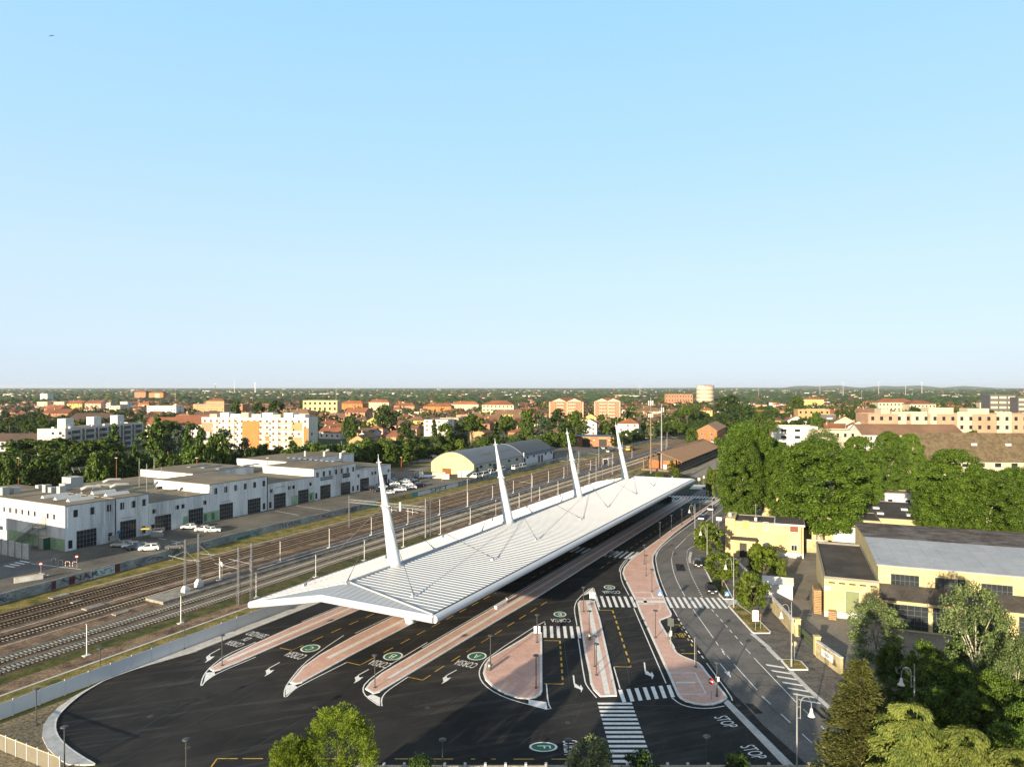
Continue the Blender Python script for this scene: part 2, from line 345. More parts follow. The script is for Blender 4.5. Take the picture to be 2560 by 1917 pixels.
pv = [G(*p) for p in ((1793.6, 1247), (1770, 1264), (1727, 1293), (1683, 1321), (1640, 1353.5), (1615, 1371), (1590, 1389), (1572, 1404), (1560, 1419), (1556, 1433), (1561, 1447), (1578, 1481), (1588, 1500), (1597, 1525), (1672, 1690))] + \
     TP('S', [(75, 660), (110, 700), (190, 745), (320, 780), (450, 795), (570, 790), (680, 755), (750, 715), (768, 690), (740, 640), (500, 360), (420, 250), (370, 205), (310, 180), (150, 115), (75, 70), (30, 0)]) + \
     TP('R', [(330, 1656), (85, 1230), (75, 1200), (100, 1170), (260, 1110), (275, 1090), (270, 1060), (200, 930), (60, 590), (0, 400)]) + \
     [G(*p) for p in ((1633, 1405), (1634, 1390), (1643, 1376), (1657, 1360), (1683.5, 1336), (1741, 1293), (1785, 1261), (1805, 1248))]
k = island(pv, '', [TP('4', [(1355, 262), (1500, 262), (1500, 266), (1355, 266)]), TP('4', [(1500, 262), (1520, 302), (1598, 306), (1598, 312), (1375, 309), (1375, 303), (1508, 304), (1494, 266)]),
    TP('4', [(1395, 354), (1525, 356), (1525, 361), (1395, 359)]), TP('4', [(1432, 312), (1456, 312), (1470, 354), (1444, 354)]), TP('4', [(1385, 328), (1612, 328), (1620, 348), (1392, 346)]),
    TP('4', [(1645, 907), (1855, 907), (1857, 912), (1647, 912)]), TP('4', [(1846, 910), (1857, 910), (1945, 1080), (1932, 1076)]), TP('4', [(1720, 1077), (1935, 1076), (1935, 1080), (1722, 1082)]), TP('4', [(1697, 980), (1850, 980), (1854, 992), (1700, 993)])])

# ---------------------------------------------------------------- painted markings
ZM = .028
def mark(name, fn, mt, label=None):
    m = MB(); fn(m); return struct(name, m, mt)
def lines(m):
    W = .16
    for k, pts in (('2', [(2048, 655), (1800, 762), (1690, 850), (1640, 905), (1615, 960), (1606, 1020), (1650, 960), (1760, 895), (2048, 775)]),
                   ('3', [(830, 602), (660, 715), (500, 835), (380, 985), (352, 1050), (356, 1110), (420, 1045), (480, 1005), (850, 820)]),
                   ('3', [(1500, 658), (1130, 880), (1000, 985), (980, 1040), (1010, 1095), (1140, 1185), (1130, 1120), (1150, 1075), (1200, 1030), (1345, 935)]),
                   ('4', [(650, 520), (646, 480), (190, 775), (135, 850), (118, 905), (138, 970), (200, 1032), (330, 1102), (520, 1157), (704, 1205), (672, 1140), (660, 990)]),
                   ('4', [(905, 522), (885, 420), (885, 365), (910, 310), (1032, 203), (1058, 285)]), ('4', [(915, 630), (965, 960), (985, 1010), (1062, 1102)]),
                   ('4', [(1320, 280), (1262, 170), (1250, 90), (1275, 40), (1310, 0)]), ('7', [(1340, 1480), (1345, 1440), (1400, 1370), (1510, 1310)]), ('4', [(1360, 385), (1618, 985)]),
                   ('4', [(1200, 855), (1250, 1030)]), ('4', [(1075, 375), (1083, 402)]), ('S', [(0, 685), (100, 765), (230, 812), (400, 832), (560, 828), (725, 798)]),
                   ('S', [(478, 205), (600, 370), (815, 660), (835, 725)]), ('Y', [(1220, 560), (880, 830), (500, 1110), (130, 1390), (30, 1500), (5, 1600)]), ('R', [(5, 0), (-8, 120), (25, 300), (90, 520), (190, 755)]),
                   ('R', [(290, 970), (370, 1110)])):
        m.ribbon(smooth_poly(TP(k, pts), 1, False), W, ZM)
    for v0, s in ((-13.6, 1), (-1.9, 1), (11.3, 1)):
        m.ribbon([uv(-8, v0), uv(148, v0)], .14, ZM)
    for p in ([(240, 0)], ): pass
mark('lane_line', lines, white_paint)
def patches(m):
    for k, pts in (('2', [(1650, 900), (1718, 895), (1722, 918), (1628, 985)]), ('3', [(365, 1005), (428, 990), (458, 1015), (365, 1085)]), ('3', [(1015, 1090), (1060, 1073), (1122, 1100), (1120, 1165)]),
                   ('4', [(518, 1116), (658, 1136), (668, 1192), (515, 1155)]), ('4', [(1030, 218), (1050, 284), (992, 270), (945, 286)])):
        m.poly(TP(k, pts), ZM + .001)
mark('painted_patch', patches, white_paint)
def road_lines(m):
    m.ribbon(smooth_poly(TP('R', [(270, 130), (275, 210), (320, 400), (390, 560), (498, 760)]), 1, False), .13, ZM)
    m.ribbon(TP('R', [(640, 985), (990, 1480)]), .13, ZM); m.dashes(TP('R', [(1030, 1540), (1250, 1860)]), .13, 1.6, 2.2, ZM)
    m.dashes(TP('S', [(1020, 5), (1180, 180)]), .13, 2, 1.6, ZM); m.ribbon(TP('S', [(1178, 180), (1340, 350), (1740, 770)]), .13, ZM)
    m.dashes(TP('S', [(1815, 840), (2150, 1160)]), .13, 2.1, 2.2, ZM); m.ribbon(TP('S', [(858, 220), (1178, 578)]), .13, ZM); m.dashes(TP('S', [(1250, 665), (2040, 1410)]), .13, 2.2, 2.6, ZM)
    m.dashes(TP('S', [(680, 5), (810, 160)]), .13, 1.4, 1.3, ZM); m.ribbon(TP('S', [(660, 205), (760, 330)]), .16, ZM); m.poly(TP('S', [(718, 322), (798, 322), (816, 408)]), ZM)
    m.dashes(smooth_poly(TP('R', [(540, 0), (528, 110), (560, 260), (620, 420), (720, 620), (800, 770)]), 1, False), .16, .7, .6, ZM); m.dashes(TP('R', [(960, 985), (1510, 1610)]), .14, 1.4, 1.2, ZM)
    m.dashes(TP('R', [(380, 1140), (640, 1560)]), .2, 1.1, .9, ZM); m.dashes(TP('S', [(360, 35), (450, 160)]), .2, 1.0, .9, ZM)
    m.ribbon(TP('Y', [(330, 1460), (520, 1275)]), .14, ZM); m.dashes(TP('Y', [(300, 1500), (262, 1650)]), .14, .9, .7, ZM); m.dashes(TP('Y', [(540, 1250), (770, 1070)]), .14, .8, .8, ZM); m.ribbon(TP('Y', [(770, 1065), (1130, 780)]), .14, ZM)
    m.ribbon(TP('Y', [(980, 1085), (1200, 890)]), .14, ZM); m.dashes(TP('Y', [(1140, 770), (1230, 690)]), .14, .8, .8, ZM); m.ribbon(smooth_poly(TP('Y', [(670, 1410), (600, 1440), (550, 1480)]), 1, False), .14, ZM); m.dashes(TP('Y', [(540, 1500), (528, 1650)]), .16, .7, .6, ZM)
    for i in range(7):
        y0 = 218 + i * (700 - 218) / 6 * 1.0; x0 = 1292 + i * (1742 - 1292) / 6
        m.poly(TP('S', [(x0, y0), (x0 + 255 + i * 8, y0 + 40 + i * 2), (x0 + 272 + i * 8, y0 + 62 + i * 2), (x0 + 22, y0 + 22)]), ZM)
mark('road_line', road_lines, white_paint)
mark('stop_line', lambda m: m.poly(TP('S', [(715, 755), (772, 708), (1730, 1660), (1580, 1660)]), ZM), concrete)
def zebra(k, n, a, b, c, d, fill=.5):                   # stripes between edge a->b and edge d->c
    def f(m):
        A, B, Cc, D = [T(k, *p) for p in (a, b, c, d)]
        for i in range(n):
            t0 = i / (n - 1 + fill); t1 = t0 + fill / (n - 1 + fill)
            m.poly([A.lerp(B, t0), A.lerp(B, t1), D.lerp(Cc, t1), D.lerp(Cc, t0)], ZM)
    return mark('pedestrian_crossing', f, white_paint)
zebra('4', 14, (1068, 1140), (1196, 1620), (1512, 1620), (1343, 1140), .52)
zebra('4', 7, (1234, 1038), (1652, 998), (1690, 1096), (1268, 1138), .48)
zebra('4', 6, (634, 527), (922, 530), (940, 625), (636, 620), .48)
zebra('4', 7, (1042, 288), (1346, 292), (1385, 377), (1068, 375), .48)
zebra('R', 10, (160, 775), (1090, 785), (1245, 970), (252, 960), .5)
mark('pedestrian_crossing', lambda m: [m.poly(TP('S', p), ZM - .003) for p in ([(1930, 830), (1975, 820), (2150, 980), (2090, 985)], [(2035, 820), (2080, 815), (2230, 945), (2200, 970)])], asphalt_new)
zebra('7', 8, (985, 1265), (1345, 1310), (1280, 1345), (905, 1310), .5)
zebra('7', 6, (1272, 1298), (1515, 1312), (1440, 1372), (1200, 1345), .5)
zebra('P', 15, (1265, 1098), (2060, 1110), (2000, 1155), (1195, 1135), .5)
def yellow(m):
    W = .17
    m.dashes(TP('3', [(415, 720), (1070, 430)]), W, 2.3, 1.9, ZM); m.ribbon(TP('3', [(318, 702), (412, 720), (470, 695)]), W, ZM)
    m.dashes(TP('3', [(1000, 820), (2048, 262)]), W, 2.3, 1.9, ZM); m.ribbon(TP('3', [(852, 815), (960, 840), (1000, 820)]), W, ZM)
    m.dashes(TP('3', [(1560, 893), (2010, 610)]), W, 2.3, 1.9, ZM); m.ribbon(TP('3', [(1348, 935), (1462, 960), (1526, 920)]), W, ZM)
    m.dashes(TP('4', [(20, 735), (700, 310)]), W, 2.3, 1.9, ZM)
    m.ribbon(TP('4', [(640, 643), (770, 645)]), W, ZM); m.dashes(TP('4', [(768, 645), (792, 990)]), .25, 1.2, 1.0, ZM); m.ribbon(TP('4', [(638, 988), (793, 992)]), W, ZM)
    m.ribbon(TP('4', [(1083, 400), (1190, 402)]), W, ZM); m.dashes(TP('4', [(1190, 402), (1335, 850)]), .25, 1.5, 1.2, ZM); m.ribbon(TP('4', [(1200, 852), (1338, 855)]), W, ZM)
    m.ribbon(TP('R', [(255, 1250), (400, 1252), (415, 1278)]), .2, ZM); m.dashes(TP('R', [(435, 1310), (650, 1656)]), .24, 1.0, 1.3, ZM); m.ribbon(TP('S', [(130, 72), (348, 75)]), .2, ZM)
    m.dashes(TP('2', [(1740, 1588), (2048, 1588)]), .15, 2.2, 1.9, ZM); m.ribbon(TP('2', [(1690, 1656), (1738, 1588)]), .15, ZM)
    m.dashes(TP('3', [(20, 1588), (2048, 1592)]), .15, 2.2, 1.9, ZM); m.dashes(TP('4', [(90, 1592), (860, 1592)]), .15, 2.2, 1.9, ZM)
    for v0, u0 in ((9.5, 34), (19.6, 48)): m.dashes([uv(u0, v0), uv(140, v0)], .17, 2.3, 1.9, ZM)
mark('bay_line', yellow, yellow_paint)
def turn_arrow(k, dx, dy):
    def f(m):
        q = lambda pts: [T(k, x + dx, y + dy) for x, y in pts]
        m.ribbon(q([(1735, 878), (1650, 925)]), .17, ZM); m.poly(q([(1622, 945), (1652, 924), (1660, 944), (1692, 938), (1660, 966), (1612, 992), (1630, 970)]), ZM)
    mark('lane_arrow', f, white_paint)
turn_arrow('3', 0, 0); turn_arrow('3', -704, -4); turn_arrow('3', -1418, -60); turn_arrow('3', -1895, -170)
for dx, dy in ((0, 0), (568, -104)):
    mark('lane_arrow', lambda m: (m.ribbon([T('4', 876 + dx, 922 + dy), T('4', 884 + dx, 990 + dy)], .2, ZM), m.poly([T('4', x + dx, y + dy) for x, y in ((880, 990), (893, 988), (930, 1014), (934, 995), (953, 1028), (938, 1058), (934, 1036), (885, 1016))], ZM)), white_paint)
def lettering(txt, c, x, y, wd, ht, mt):
    me = text_mesh('lettering', txt, mt, 1.0); xs = [v.co.x for v in me.vertices]; ys = [v.co.y for v in me.vertices]
    o = link('lettering', me); o['kind'] = 'structure'; kx, ky = wd / (max(xs) - min(xs)), ht / (max(ys) - min(ys))
    x = Vector(x).normalized(); y = Vector(y).normalized(); M = Matrix((x * kx, y * ky, Vector((0, 0, 1)))).transposed().to_4x4(); M.translation = Vector((c.x, c.y, ZM + .002)); o.matrix_world = M
    return o
def lane_badge(letter, c, rx, ry, x, y):
    n = 36; x = Vector(x).normalized(); y = Vector(y).normalized()
    for k, mt, z in ((1, white_paint, ZM), (.83, green_paint, ZM + .001)):
        m = MB(); m.poly([c + x * rx * k * math.cos(i * 2 * math.pi / n) + y * ry * k * math.sin(i * 2 * math.pi / n) for i in range(n)], z); struct('lane_badge', m, mt)
    lettering(letter, c, x, y, rx * .62, ry * .95, white_paint)
for letter, c, tx in (('A', (1897, 768), (1812, 828)), ('B', (1225, 768), (1125, 828)), ('C', (563, 705), (448, 760))):
    lane_badge(letter, T('3', *c), 1.42, 1.55, -V, -U); lettering('CORSIA', T('3', *tx), -V, -U, 3.4, 1.9, white_paint)
lettering('SERVIZIO', T('3', 140, 595), -V, -U, 3.9, 1.7, white_paint); lettering('DI', T('2', 1978, 630), -V, -U, .9, 1.5, white_paint); lettering('CORSIA', T('2', 1882, 668), -V, -U, 3.1, 1.6, white_paint)
XM, YM = (-1, 0, 0), (0, -1, 0)
for letter, c, tx in (('D', (1165, 217), (1180, 254)), ('E', (768, 433), (775, 480))):
    lane_badge(letter, T('4', *c), 1.12, 1.42, XM, YM); lettering('CORSIA', T('4', *tx), XM, YM, 3.4, 1.75, white_paint)
lane_badge('F', T('4', 635, 1494), 1.02, 1.58, YM, (1, 0, 0)); lettering('CORSIA', T('4', 850, 1498), YM, (1, 0, 0), 3.1, 1.75, white_paint)
for l_, q, tx in (('A', (1265, 1170), (1225, 1193)), ('B', (1842, 1183), (1815, 1203))):
    lane_badge(l_, T('P', *q), 1.7, 2.0, XM, YM); lettering('CORSIA', T('P', *tx), XM, YM, 5.0, 2.0, white_paint)
for c in ((735, 1015), (1115, 1432)): lettering('STOP', T('S', *c), Vector((.36, -1, 0)), Vector((1, .12, 0)), 2.75, 1.75, white_paint)
lettering('BUS', T('R', 365, 1428), XM, YM, 2.05, 1.8, yellow_paint)

def seams(m):
    for k, pts in (('2', [(640, 1640), (1500, 1130)]), ('2', [(900, 1640), (2048, 1050)]), ('3', [(0, 1560), (850, 1075)]), ('3', [(1060, 1480), (1900, 1010)]), ('2', [(560, 1330), (1560, 930)]), ('4', [(1220, 420), (1330, 1000)]), ('4', [(800, 640), (850, 1040)]), ('4', [(700, 1240), (1100, 1238)]), ('4', [(1340, 1160), (2040, 1170)]), ('R', [(420, 1130), (900, 1640)]), ('R', [(300, 140), (500, 150)]), ('S', [(980, 350), (1340, 352)]), ('S', [(1120, 515), (1480, 520)]), ('S', [(560, 60), (1560, 1000)])): m.ribbon(TP(k, pts), .10, .0245)
mark('asphalt_seam', seams, mat('sealed_seam', (.006, .006, .007), .55, .2, 2))
def covers(m):
    for k, x, y in (('S', 1425, 412), ('R', 1840, 1630), ('R', 300, 1490), ('4', 1320, 1270), ('4', 830, 1300), ('3', 1500, 1180), ('3', 900, 1300), ('2', 1200, 1250), ('2', 1500, 1500), ('3', 600, 1180), ('S', 915, 790), ('Q', 770, 1405), ('Q', 860, 1508), ('Q', 810, 640), ('4', 1060, 700), ('4', 1750, 720)):
        c = T(k, x, y); m.poly([c + Vector((.36 * math.cos(a * .6283), .36 * math.sin(a * .6283), 0)) for a in range(10)], .0255)
mark('manhole_cover', covers, mat('cast_iron', (.05, .045, .04), .7, .3, 4))
def patches2(m):
    for k, q in (('4', [(1130, 480), (1200, 490), (1260, 700), (1180, 705)]), ('3', [(1250, 1180), (1480, 1110), (1520, 1135), (1290, 1205)]), ('2', [(1300, 1180), (1700, 1050), (1760, 1075), (1350, 1210)]), ('R', [(330, 200), (470, 210), (520, 330), (360, 320)]), ('S', [(1010, 760), (1120, 770), (1260, 900), (1150, 905)])): m.poly(TP(k, q), .0242)
mark('asphalt_patch', patches2, mix_mat('asphalt_patch', (.018, .018, .019), (.032, .031, .030), .8))
# ---------------------------------------------------------------- east side: kerbed grass strips, side pavement, yard
def verge(pts, mt=None):
    m = MB(); m.prism(pts, 0, .13); k = struct('kerb', m, kerb_m); m = MB(); m.poly(inset(pts, .25), .15); o = m.build('grass', mt or grass_dry, k); o['kind'] = 'structure'
cobble = mix_mat('cobble_paving', (.10, .092, .085), (.17, .156, .142), .6, .4, .6, .95, .35)
m = MB(); m.poly(TP('R', [(600, 0), (640, 195), (815, 250), (940, 500), (1240, 930), (1650, 1400)]) + TP('S', [(1500, 170), (1610, 290), (1880, 560), (2212, 860), (2500, 1150), (2900, 900)]) + TP('Q', [(1330, 1600), (920, 1310), (540, 960), (160, 520)]) + [T('R', 1366, 60), T('Y', 1200, 1400), T('Y', 1200, 900), T('Y', 900, 1180)], .016)
struct('pavement', m, cobble)
m = MB(); m.ribbon(TP('R', [(1650, 1400), (1960, 1656)]) , .75, .022); m.ribbon(TP('S', [(1330, 0), (1500, 165)]), .75, .022); m.ribbon(TP('S', [(1640, 315), (1880, 560), (2230, 870), (2500, 1150)]), .7, .022); m.ribbon(TP('R', [(605, 0), (578, 110), (588, 190)]), .6, .022)
struct('kerb', m, concrete)
verge(TP('R', [(640, 150), (640, 195), (815, 250), (940, 500), (1090, 740), (1160, 815), (1340, 815), (1210, 560), (1090, 380), (900, 150)]), grass_green)
verge(TP('R', [(1240, 930), (1300, 905), (1420, 905), (1700, 1100), (1985, 1380), (1970, 1405), (1690, 1405), (1640, 1375)]))
verge(TP('S', [(1505, 175), (1520, 160), (1700, 165), (1790, 185), (1885, 285), (1885, 305), (1630, 305), (1600, 285)]))
m = MB(); m.poly(TP('R', [(1165, 818), (1430, 818), (1440, 900), (1240, 905)]), .024); struct('pavement', m, concrete)
m = MB(); m.poly(TP('Q', [(1420, 1500), (1000, 1060), (620, 760), (160, 420)]) + TP('Z', [(640, 1330), (520, 1100), (560, 900), (1600, 930), (2100, 760)]) + [G(2560, 1440), G(2900, 1600), G(2560, 1760)], .018)
struct('yard_asphalt', m, asphalt_yard)
# lane and gravel ground north of the canopy
m = MB(); m.poly(TP('P', [(1540, 980), (1620, 905), (1990, 905), (1980, 985)]) , .024); struct('pavement', m, concrete)
m = MB(); m.poly(TP('P', [(1350, 700), (1560, 640), (2050, 420), (2200, 300), (2100, 640), (1900, 860), (1720, 800)]), .022); struct('gravel', m, mix_mat('pale_gravel', (.20, .175, .14), (.36, .32, .26), .4, .38, .62, .95, .25))
m = MB(); m.poly(TP('P', [(900, 700), (1350, 700), (1300, 560), (2060, 400), (2150, 300), (2000, 220), (1300, 420), (820, 560)]), .021); struct('gravel', m, mix_mat('brown_gravel', (.13, .10, .07), (.24, .19, .13), .4, .38, .62, .95, .3))
m = MB(); m.poly(TP('P', [(1700, 760), (1760, 900), (1980, 880), (2000, 780), (1880, 740)]), .023); struct('grass_verge', m, grass_dry)
m = MB(); m.poly([uv(142, 12), uv(150, 12), uv(150, 28), uv(142, 28)], .022); m.poly(TP('P', [(1560, 1105), (1740, 985), (1920, 990), (1790, 1108)]), .0225); struct('pavement', m, asphalt_old)
# ================================================================ STATION CANOPY
roof_white = mat('white_roof_sheet', (.39, .41, .44), .42, .05, .15, spec=.4)
fascia_white = mat('white_painted_steel', (.58, .61, .65), .4, .04, .3, spec=.4)
steel_dark = plain('dark_grey_steel', (.055, .058, .062), .5)
steel_grey = mat('galvanised_steel', (.30, .31, .31), .5, .15, 2.0, .2)
cable_m = plain('steel_cable', (.09, .09, .095), .5)
UE0, UE1, UR0, UR1, VR, VL = -17.1, 137.0, -11.5, 131.0, 19.5, -15.0
def zr(v): return 9.4 + (3.6 * v / 15 if v < 0 else -.4 * v / VR)
can = thing('station_canopy', 'long white ribbed metal canopy with four leaning masts over the bus lanes', 'canopy', P1, RZU)
# local frame: +x along the canopy (u), -y to the right (v)
c3 = lambda u, v, z: (u, -v, z)
def slope(side, name):
    m = MB(); ve = VR if side > 0 else VL
    pts = [c3(UR0, 0, zr(0)), c3(UR1, 0, zr(0)), c3(UE1, ve, zr(ve)), c3(UE0, ve, zr(ve))]
    m.add(pts, [(0, 1, 2, 3)] if side < 0 else [(3, 2, 1, 0)])
    u = UE0 + .5
    while u < UE1 - .3:
        v0 = .25
        if u < UR0: v0 = (UR0 - u) / (UR0 - UE0) * abs(ve) + .2
        if u > UR1: v0 = (u - UR1) / (UE1 - UR1) * abs(ve) + .2
        v1 = abs(ve) - .15
        if v1 - v0 > .3:
            a, b = v0 * side, v1 * side; h = .085; wd = .14
            vs = [c3(u, a, zr(a)), c3(u + wd, a, zr(a)), c3(u + wd, b, zr(b)), c3(u, b, zr(b))]
            vs += [(p[0] + (.02 if i in (0, 3) else -.02), p[1], p[2] + h) for i, p in enumerate(vs)]
            q = [(0, 1, 5, 4), (1, 2, 6, 5), (2, 3, 7, 6), (3, 0, 4, 7), (4, 5, 6, 7)]
            m.add(vs, q if side < 0 else [tuple(reversed(f)) for f in q])
        u += 1.1
    return m.build(name, roof_white, can)
slope(1, 'roof_slope'); slope(-1, 'roof_slope')
for ue, ur in ((UE0, UR0), (UE1, UR1)):
    m = MB(); s = 1 if ue < 0 else -1; zk = 9.0
    pts = [c3(ur, 0, zr(0)), c3(ue, 0, zk), c3(ue, VR, zr(VR)), c3(ue, VL, zr(VL))]
    m.add(pts, [(0, 1, 2), (3, 1, 0)] if s > 0 else [(2, 1, 0), (0, 1, 3)])
    v = VL + 1
    while v < VR - 1:
        u1 = ur - (ur - ue) * abs(v) / (VR if v > 0 else -VL)
        ze = zk + (zr(VR) - zk) * v / VR if v > 0 else zk + (zr(VL) - zk) * v / VL
        m.tube([c3(ue + .1 * s, v, ze + .02), c3(u1, v, zr(v) + .02)], .03, 4)
        v += 1.15
    m.tube([c3(ur, 0, zr(0) + .05), c3(ue, VR, zr(VR) + .05)], .16, 6); m.tube([c3(ur, 0, zr(0) + .05), c3(ue, VL, zr(VL) + .05)], .14, 6)
    m.build('roof_hip', roof_white, can)
m = MB(); m.tube([c3(UR0, -.05, 9.5), c3(UR1, -.05, 9.5)], .22, 6); m.build('ridge_cap', roof_white, can)
def fas(pts, r=.56, flat=1.0):
    m = MB(); m.tube([c3(u, v, z - .5) for u, v, z in pts], r, 14); m.build('fascia', fascia_white, can)
fas([(UE0 - .2, VL - .3, zr(VL)), (UE0 - .2, -.2, 9.0), (UE0 - .2, .2, 9.0), (UE0 - .2, VR + .3, zr(VR))])
fas([(UE1 + .2, VL - .3, zr(VL)), (UE1 + .2, 0, 9.0), (UE1 + .2, VR + .3, zr(VR))], .5)
fas([(UE0 - .2, VR + .3, zr(VR)), (UE1 + .2, VR + .3, zr(VR))]); fas([(UE0 - .2, VL - .3, zr(VL)), (UE1 + .2, VL - .3, zr(VL))], .5)
m = MB(); m.cbox(c3((UE0 + UE1) / 2, VR - .12, zr(VR) + .03), (UE1 - UE0, .26, .06)); m.build('gutter', steel_dark, can)
m = MB(); ds = .75
for pts in ([(UE0, 0), (UE1, 0), (UE1, VR), (UE0, VR)], [(UE0, VL), (UE1, VL), (UE1, 0), (UE0, 0)]):
    m.add([c3(u, v, zr(v) - ds) for u, v in pts], [(0, 1, 2, 3)])
m.build('soffit', plain('soffit_sheet', (.30, .30, .30), .6), can)
for i in range(4):
    u0 = 41.75 * i
    prof = [(9.3, 0, 1.16), (12.5, -.62, 1.0), (16, -1.3, .82), (20, -2.08, .58), (24, -2.85, .35), (27.0, -3.45, .17), (27.6, -3.55, .07)]
    m = MB(); m.tube([c3(u0, v, z) for z, v, r in prof], [r for z, v, r in prof], 18)
    k = m.build('mast', fascia_white, can)
    m = MB(); m.tube([c3(u0, -1.98, 19.45), c3(u0, -2.06, 19.85)], [.68, .66], 16)
    for a in range(6): m.tube([c3(u0, -2.0, 19.6), c3(u0 + .95 * math.cos(a * 1.047 + .5), -2.0 + .95 * math.sin(a * 1.047 + .5), 19.45)], .07, 5)
    m.build('collar', fascia_white, k)
    m = MB(); m.tube([c3(u0 - .55, -3.42, 26.9), c3(u0 + .55, -3.42, 26.9)], .07, 6); m.tube([c3(u0, -3.97, 26.85), c3(u0, -2.87, 26.95)], .07, 6); m.tube([c3(u0, -3.5, 27.4), c3(u0, -3.6, 28.3)], .05, 5); m.build('finial', fascia_white, k)
    m = MB(); m.lathe([(1.45, 9.2), (1.45, 9.55), (1.2, 9.7)], c3(u0, 0, 0), 18); m.build('mast_collar', roof_white, k)
    m = MB(); m.tube([c3(u0, 3.3, 0), c3(u0, 2.2, 3.3), c3(u0, .3, 9.0)], [.75, .85, 1.05], 16); m.build('column', fascia_white, can)
    for du, v in ((-12, 12.6), (12, 12.6), (-12, 0), (12, 0), (-9, -11.8), (11, -10.5)):
        top = c3(u0 + .07 * du, -2.0 + .03 * v, 19.45); end = c3(u0 + du, v, zr(v) + .35)
        m = MB(); m.tube([top, end], .042, 5)
        e = Vector(end); d = (Vector(top) - e).normalized(); m.tube([e, e + d * 1.5], [.11, .06], 6)
        cb = m.build('cable', cable_m, can)
        m = MB(); m.cbox(c3(u0 + du, v, zr(v) + .22), (.8, .12, .45)); m.cbox(c3(u0 + du, v, zr(v) + .06), (1.0, .6, .08)); m.build('bracket', fascia_white, cb)
for u0 in (20.9, 62.6, 104.4):
    m = MB(); m.tube([c3(u0, 2.4, 0), c3(u0, 1.4, 8.4)], [.35, .35], 12); m.build('column', fascia_white, can)

# ================================================================ LAMPS
def make_disc_lamp(name, label):
    t = thing(name, label, 'street lamp')
    m = MB(); m.tube([(0, 0, 0), (0, 0, 4.3)], [.075, .06], 8); m.build('pole', steel_dark, t)
    m = MB(); m.lathe([(.02, 4.42), (.3, 4.40), (.40, 4.34), (.38, 4.27), (.12, 4.22), (.06, 4.1)], n=16); m.build('lamp_head', steel_dark, t)
    m = MB(); m.lathe([(.0, .08), (.2, .08), (.22, 0)], n=8); m.build('base', steel_dark, t)
    return t
lamp0 = make_disc_lamp('street_lamp', 'slim dark disc-head lamp')
GL = 'slim disc-head lamps of the bus station'
spots = [('2', 800, 968, 'dark disc-head lamp at the grey panel fence, beside the start of the curved kerb'), ('2', 1475, 715, 'dark disc-head lamp at the grey panel fence, between the curved kerb and the canopy'), ('2', 2015, 505, 'dark disc-head lamp at the grey fence just left of the canopy tip'),
 ('2', 290, 1322, 'dark disc-head lamp standing in the gravel corner inside the curved kerb'), ('2', 515, 1675, 'pale disc-head lamp at the foot of the curved concrete kerb, bottom left'), ('2', 1490, 1775, 'disc-head lamp on the open black asphalt at the bottom edge, left of the thuja'),
 ('2', 1778, 850, 'disc-head lamp on the tip of the island nearest the railway fence'), ('3', 1080, 1028, 'disc-head lamp on the tip of the island between lanes B and A'), ('3', 1622, 1790, 'disc-head lamp at the bottom edge between the thuja and the flowering bush'),
 ('4', 212, 850, 'disc-head lamp beside the bin on the left corner of the drop-shaped pink island'), ('4', 585, 665, 'disc-head lamp by the white twin sign at the top of the drop-shaped island'), ('4', 577, 1030, 'disc-head lamp in the shade on the lower half of the drop-shaped island'),
 ('4', 957, 418, 'disc-head lamp at the far end of the narrow island E'), ('4', 1003, 632, 'disc-head lamp beside the bin halfway along the narrow island'), ('4', 1060, 928, 'disc-head lamp near the front end of the narrow island'), ('4', 1046, 858, 'disc-head lamp behind another one on the front half of the narrow island'),
 ('4', 1505, 258, 'disc-head lamp on the pink pavement just before the far crossing by the blue crossing sign'), ('4', 1458, 130, 'second disc-head lamp up the pink pavement from the blue crossing sign'), ('7', 1555, 1420, 'third disc-head lamp up the pink pavement from the blue crossing sign'),
 ('4', 1533, 628, 'disc-head lamp in the middle of the pink pavement left of the bus bay'), ('4', 1858, 862, 'disc-head lamp on the pink pavement at the lower end of the bus bay'), ('4', 2025, 1095, 'disc-head lamp with a small white plate at the tip of the pink pavement'),
 ('4', 835, 1790, 'disc-head lamp at the bottom edge beside the letters by badge F'), ('4', 1945, 1760, 'disc-head lamp at the bottom edge behind the concrete wall, left of the word STOP'),
 ('Y', 70, 1295, 'nearest of the disc-head lamps along the thin strip of pink pavement'), ('Y', 268, 1160, 'second nearest disc-head lamp along the thin strip of pink pavement'), ('Y', 447, 1045, 'third nearest disc-head lamp along the thin strip of pink pavement'), ('Y', 612, 930, 'fourth disc-head lamp along the thin strip of pink pavement, behind a bell lamp'),
 ('Y', 760, 810, 'disc-head lamp left of the upper car on the road, by the thin pink strip'), ('Y', 897, 690, 'disc-head lamp at the far crossing beyond the thin pink strip'), ('P', 1545, 1150, 'disc-head lamp in the shade of the canopy end by the far crossing')]
for i, (k, x, y, lb) in enumerate(spots):
    p = T(k, x, y); p.z = .14 if i not in (3, 5) else 0
    if i == 0: lamp0.location = p; lamp0['label'] = lb; lamp0['group'] = GL
    else: dup(lamp0, p, 0, lb, GL)
bell_m = mat('pale_lamp_bell', (.62, .60, .56), .4, .05, 1)
pole_m = mat('grey_lamp_post', (.24, .25, .25), .5, .15, 1)
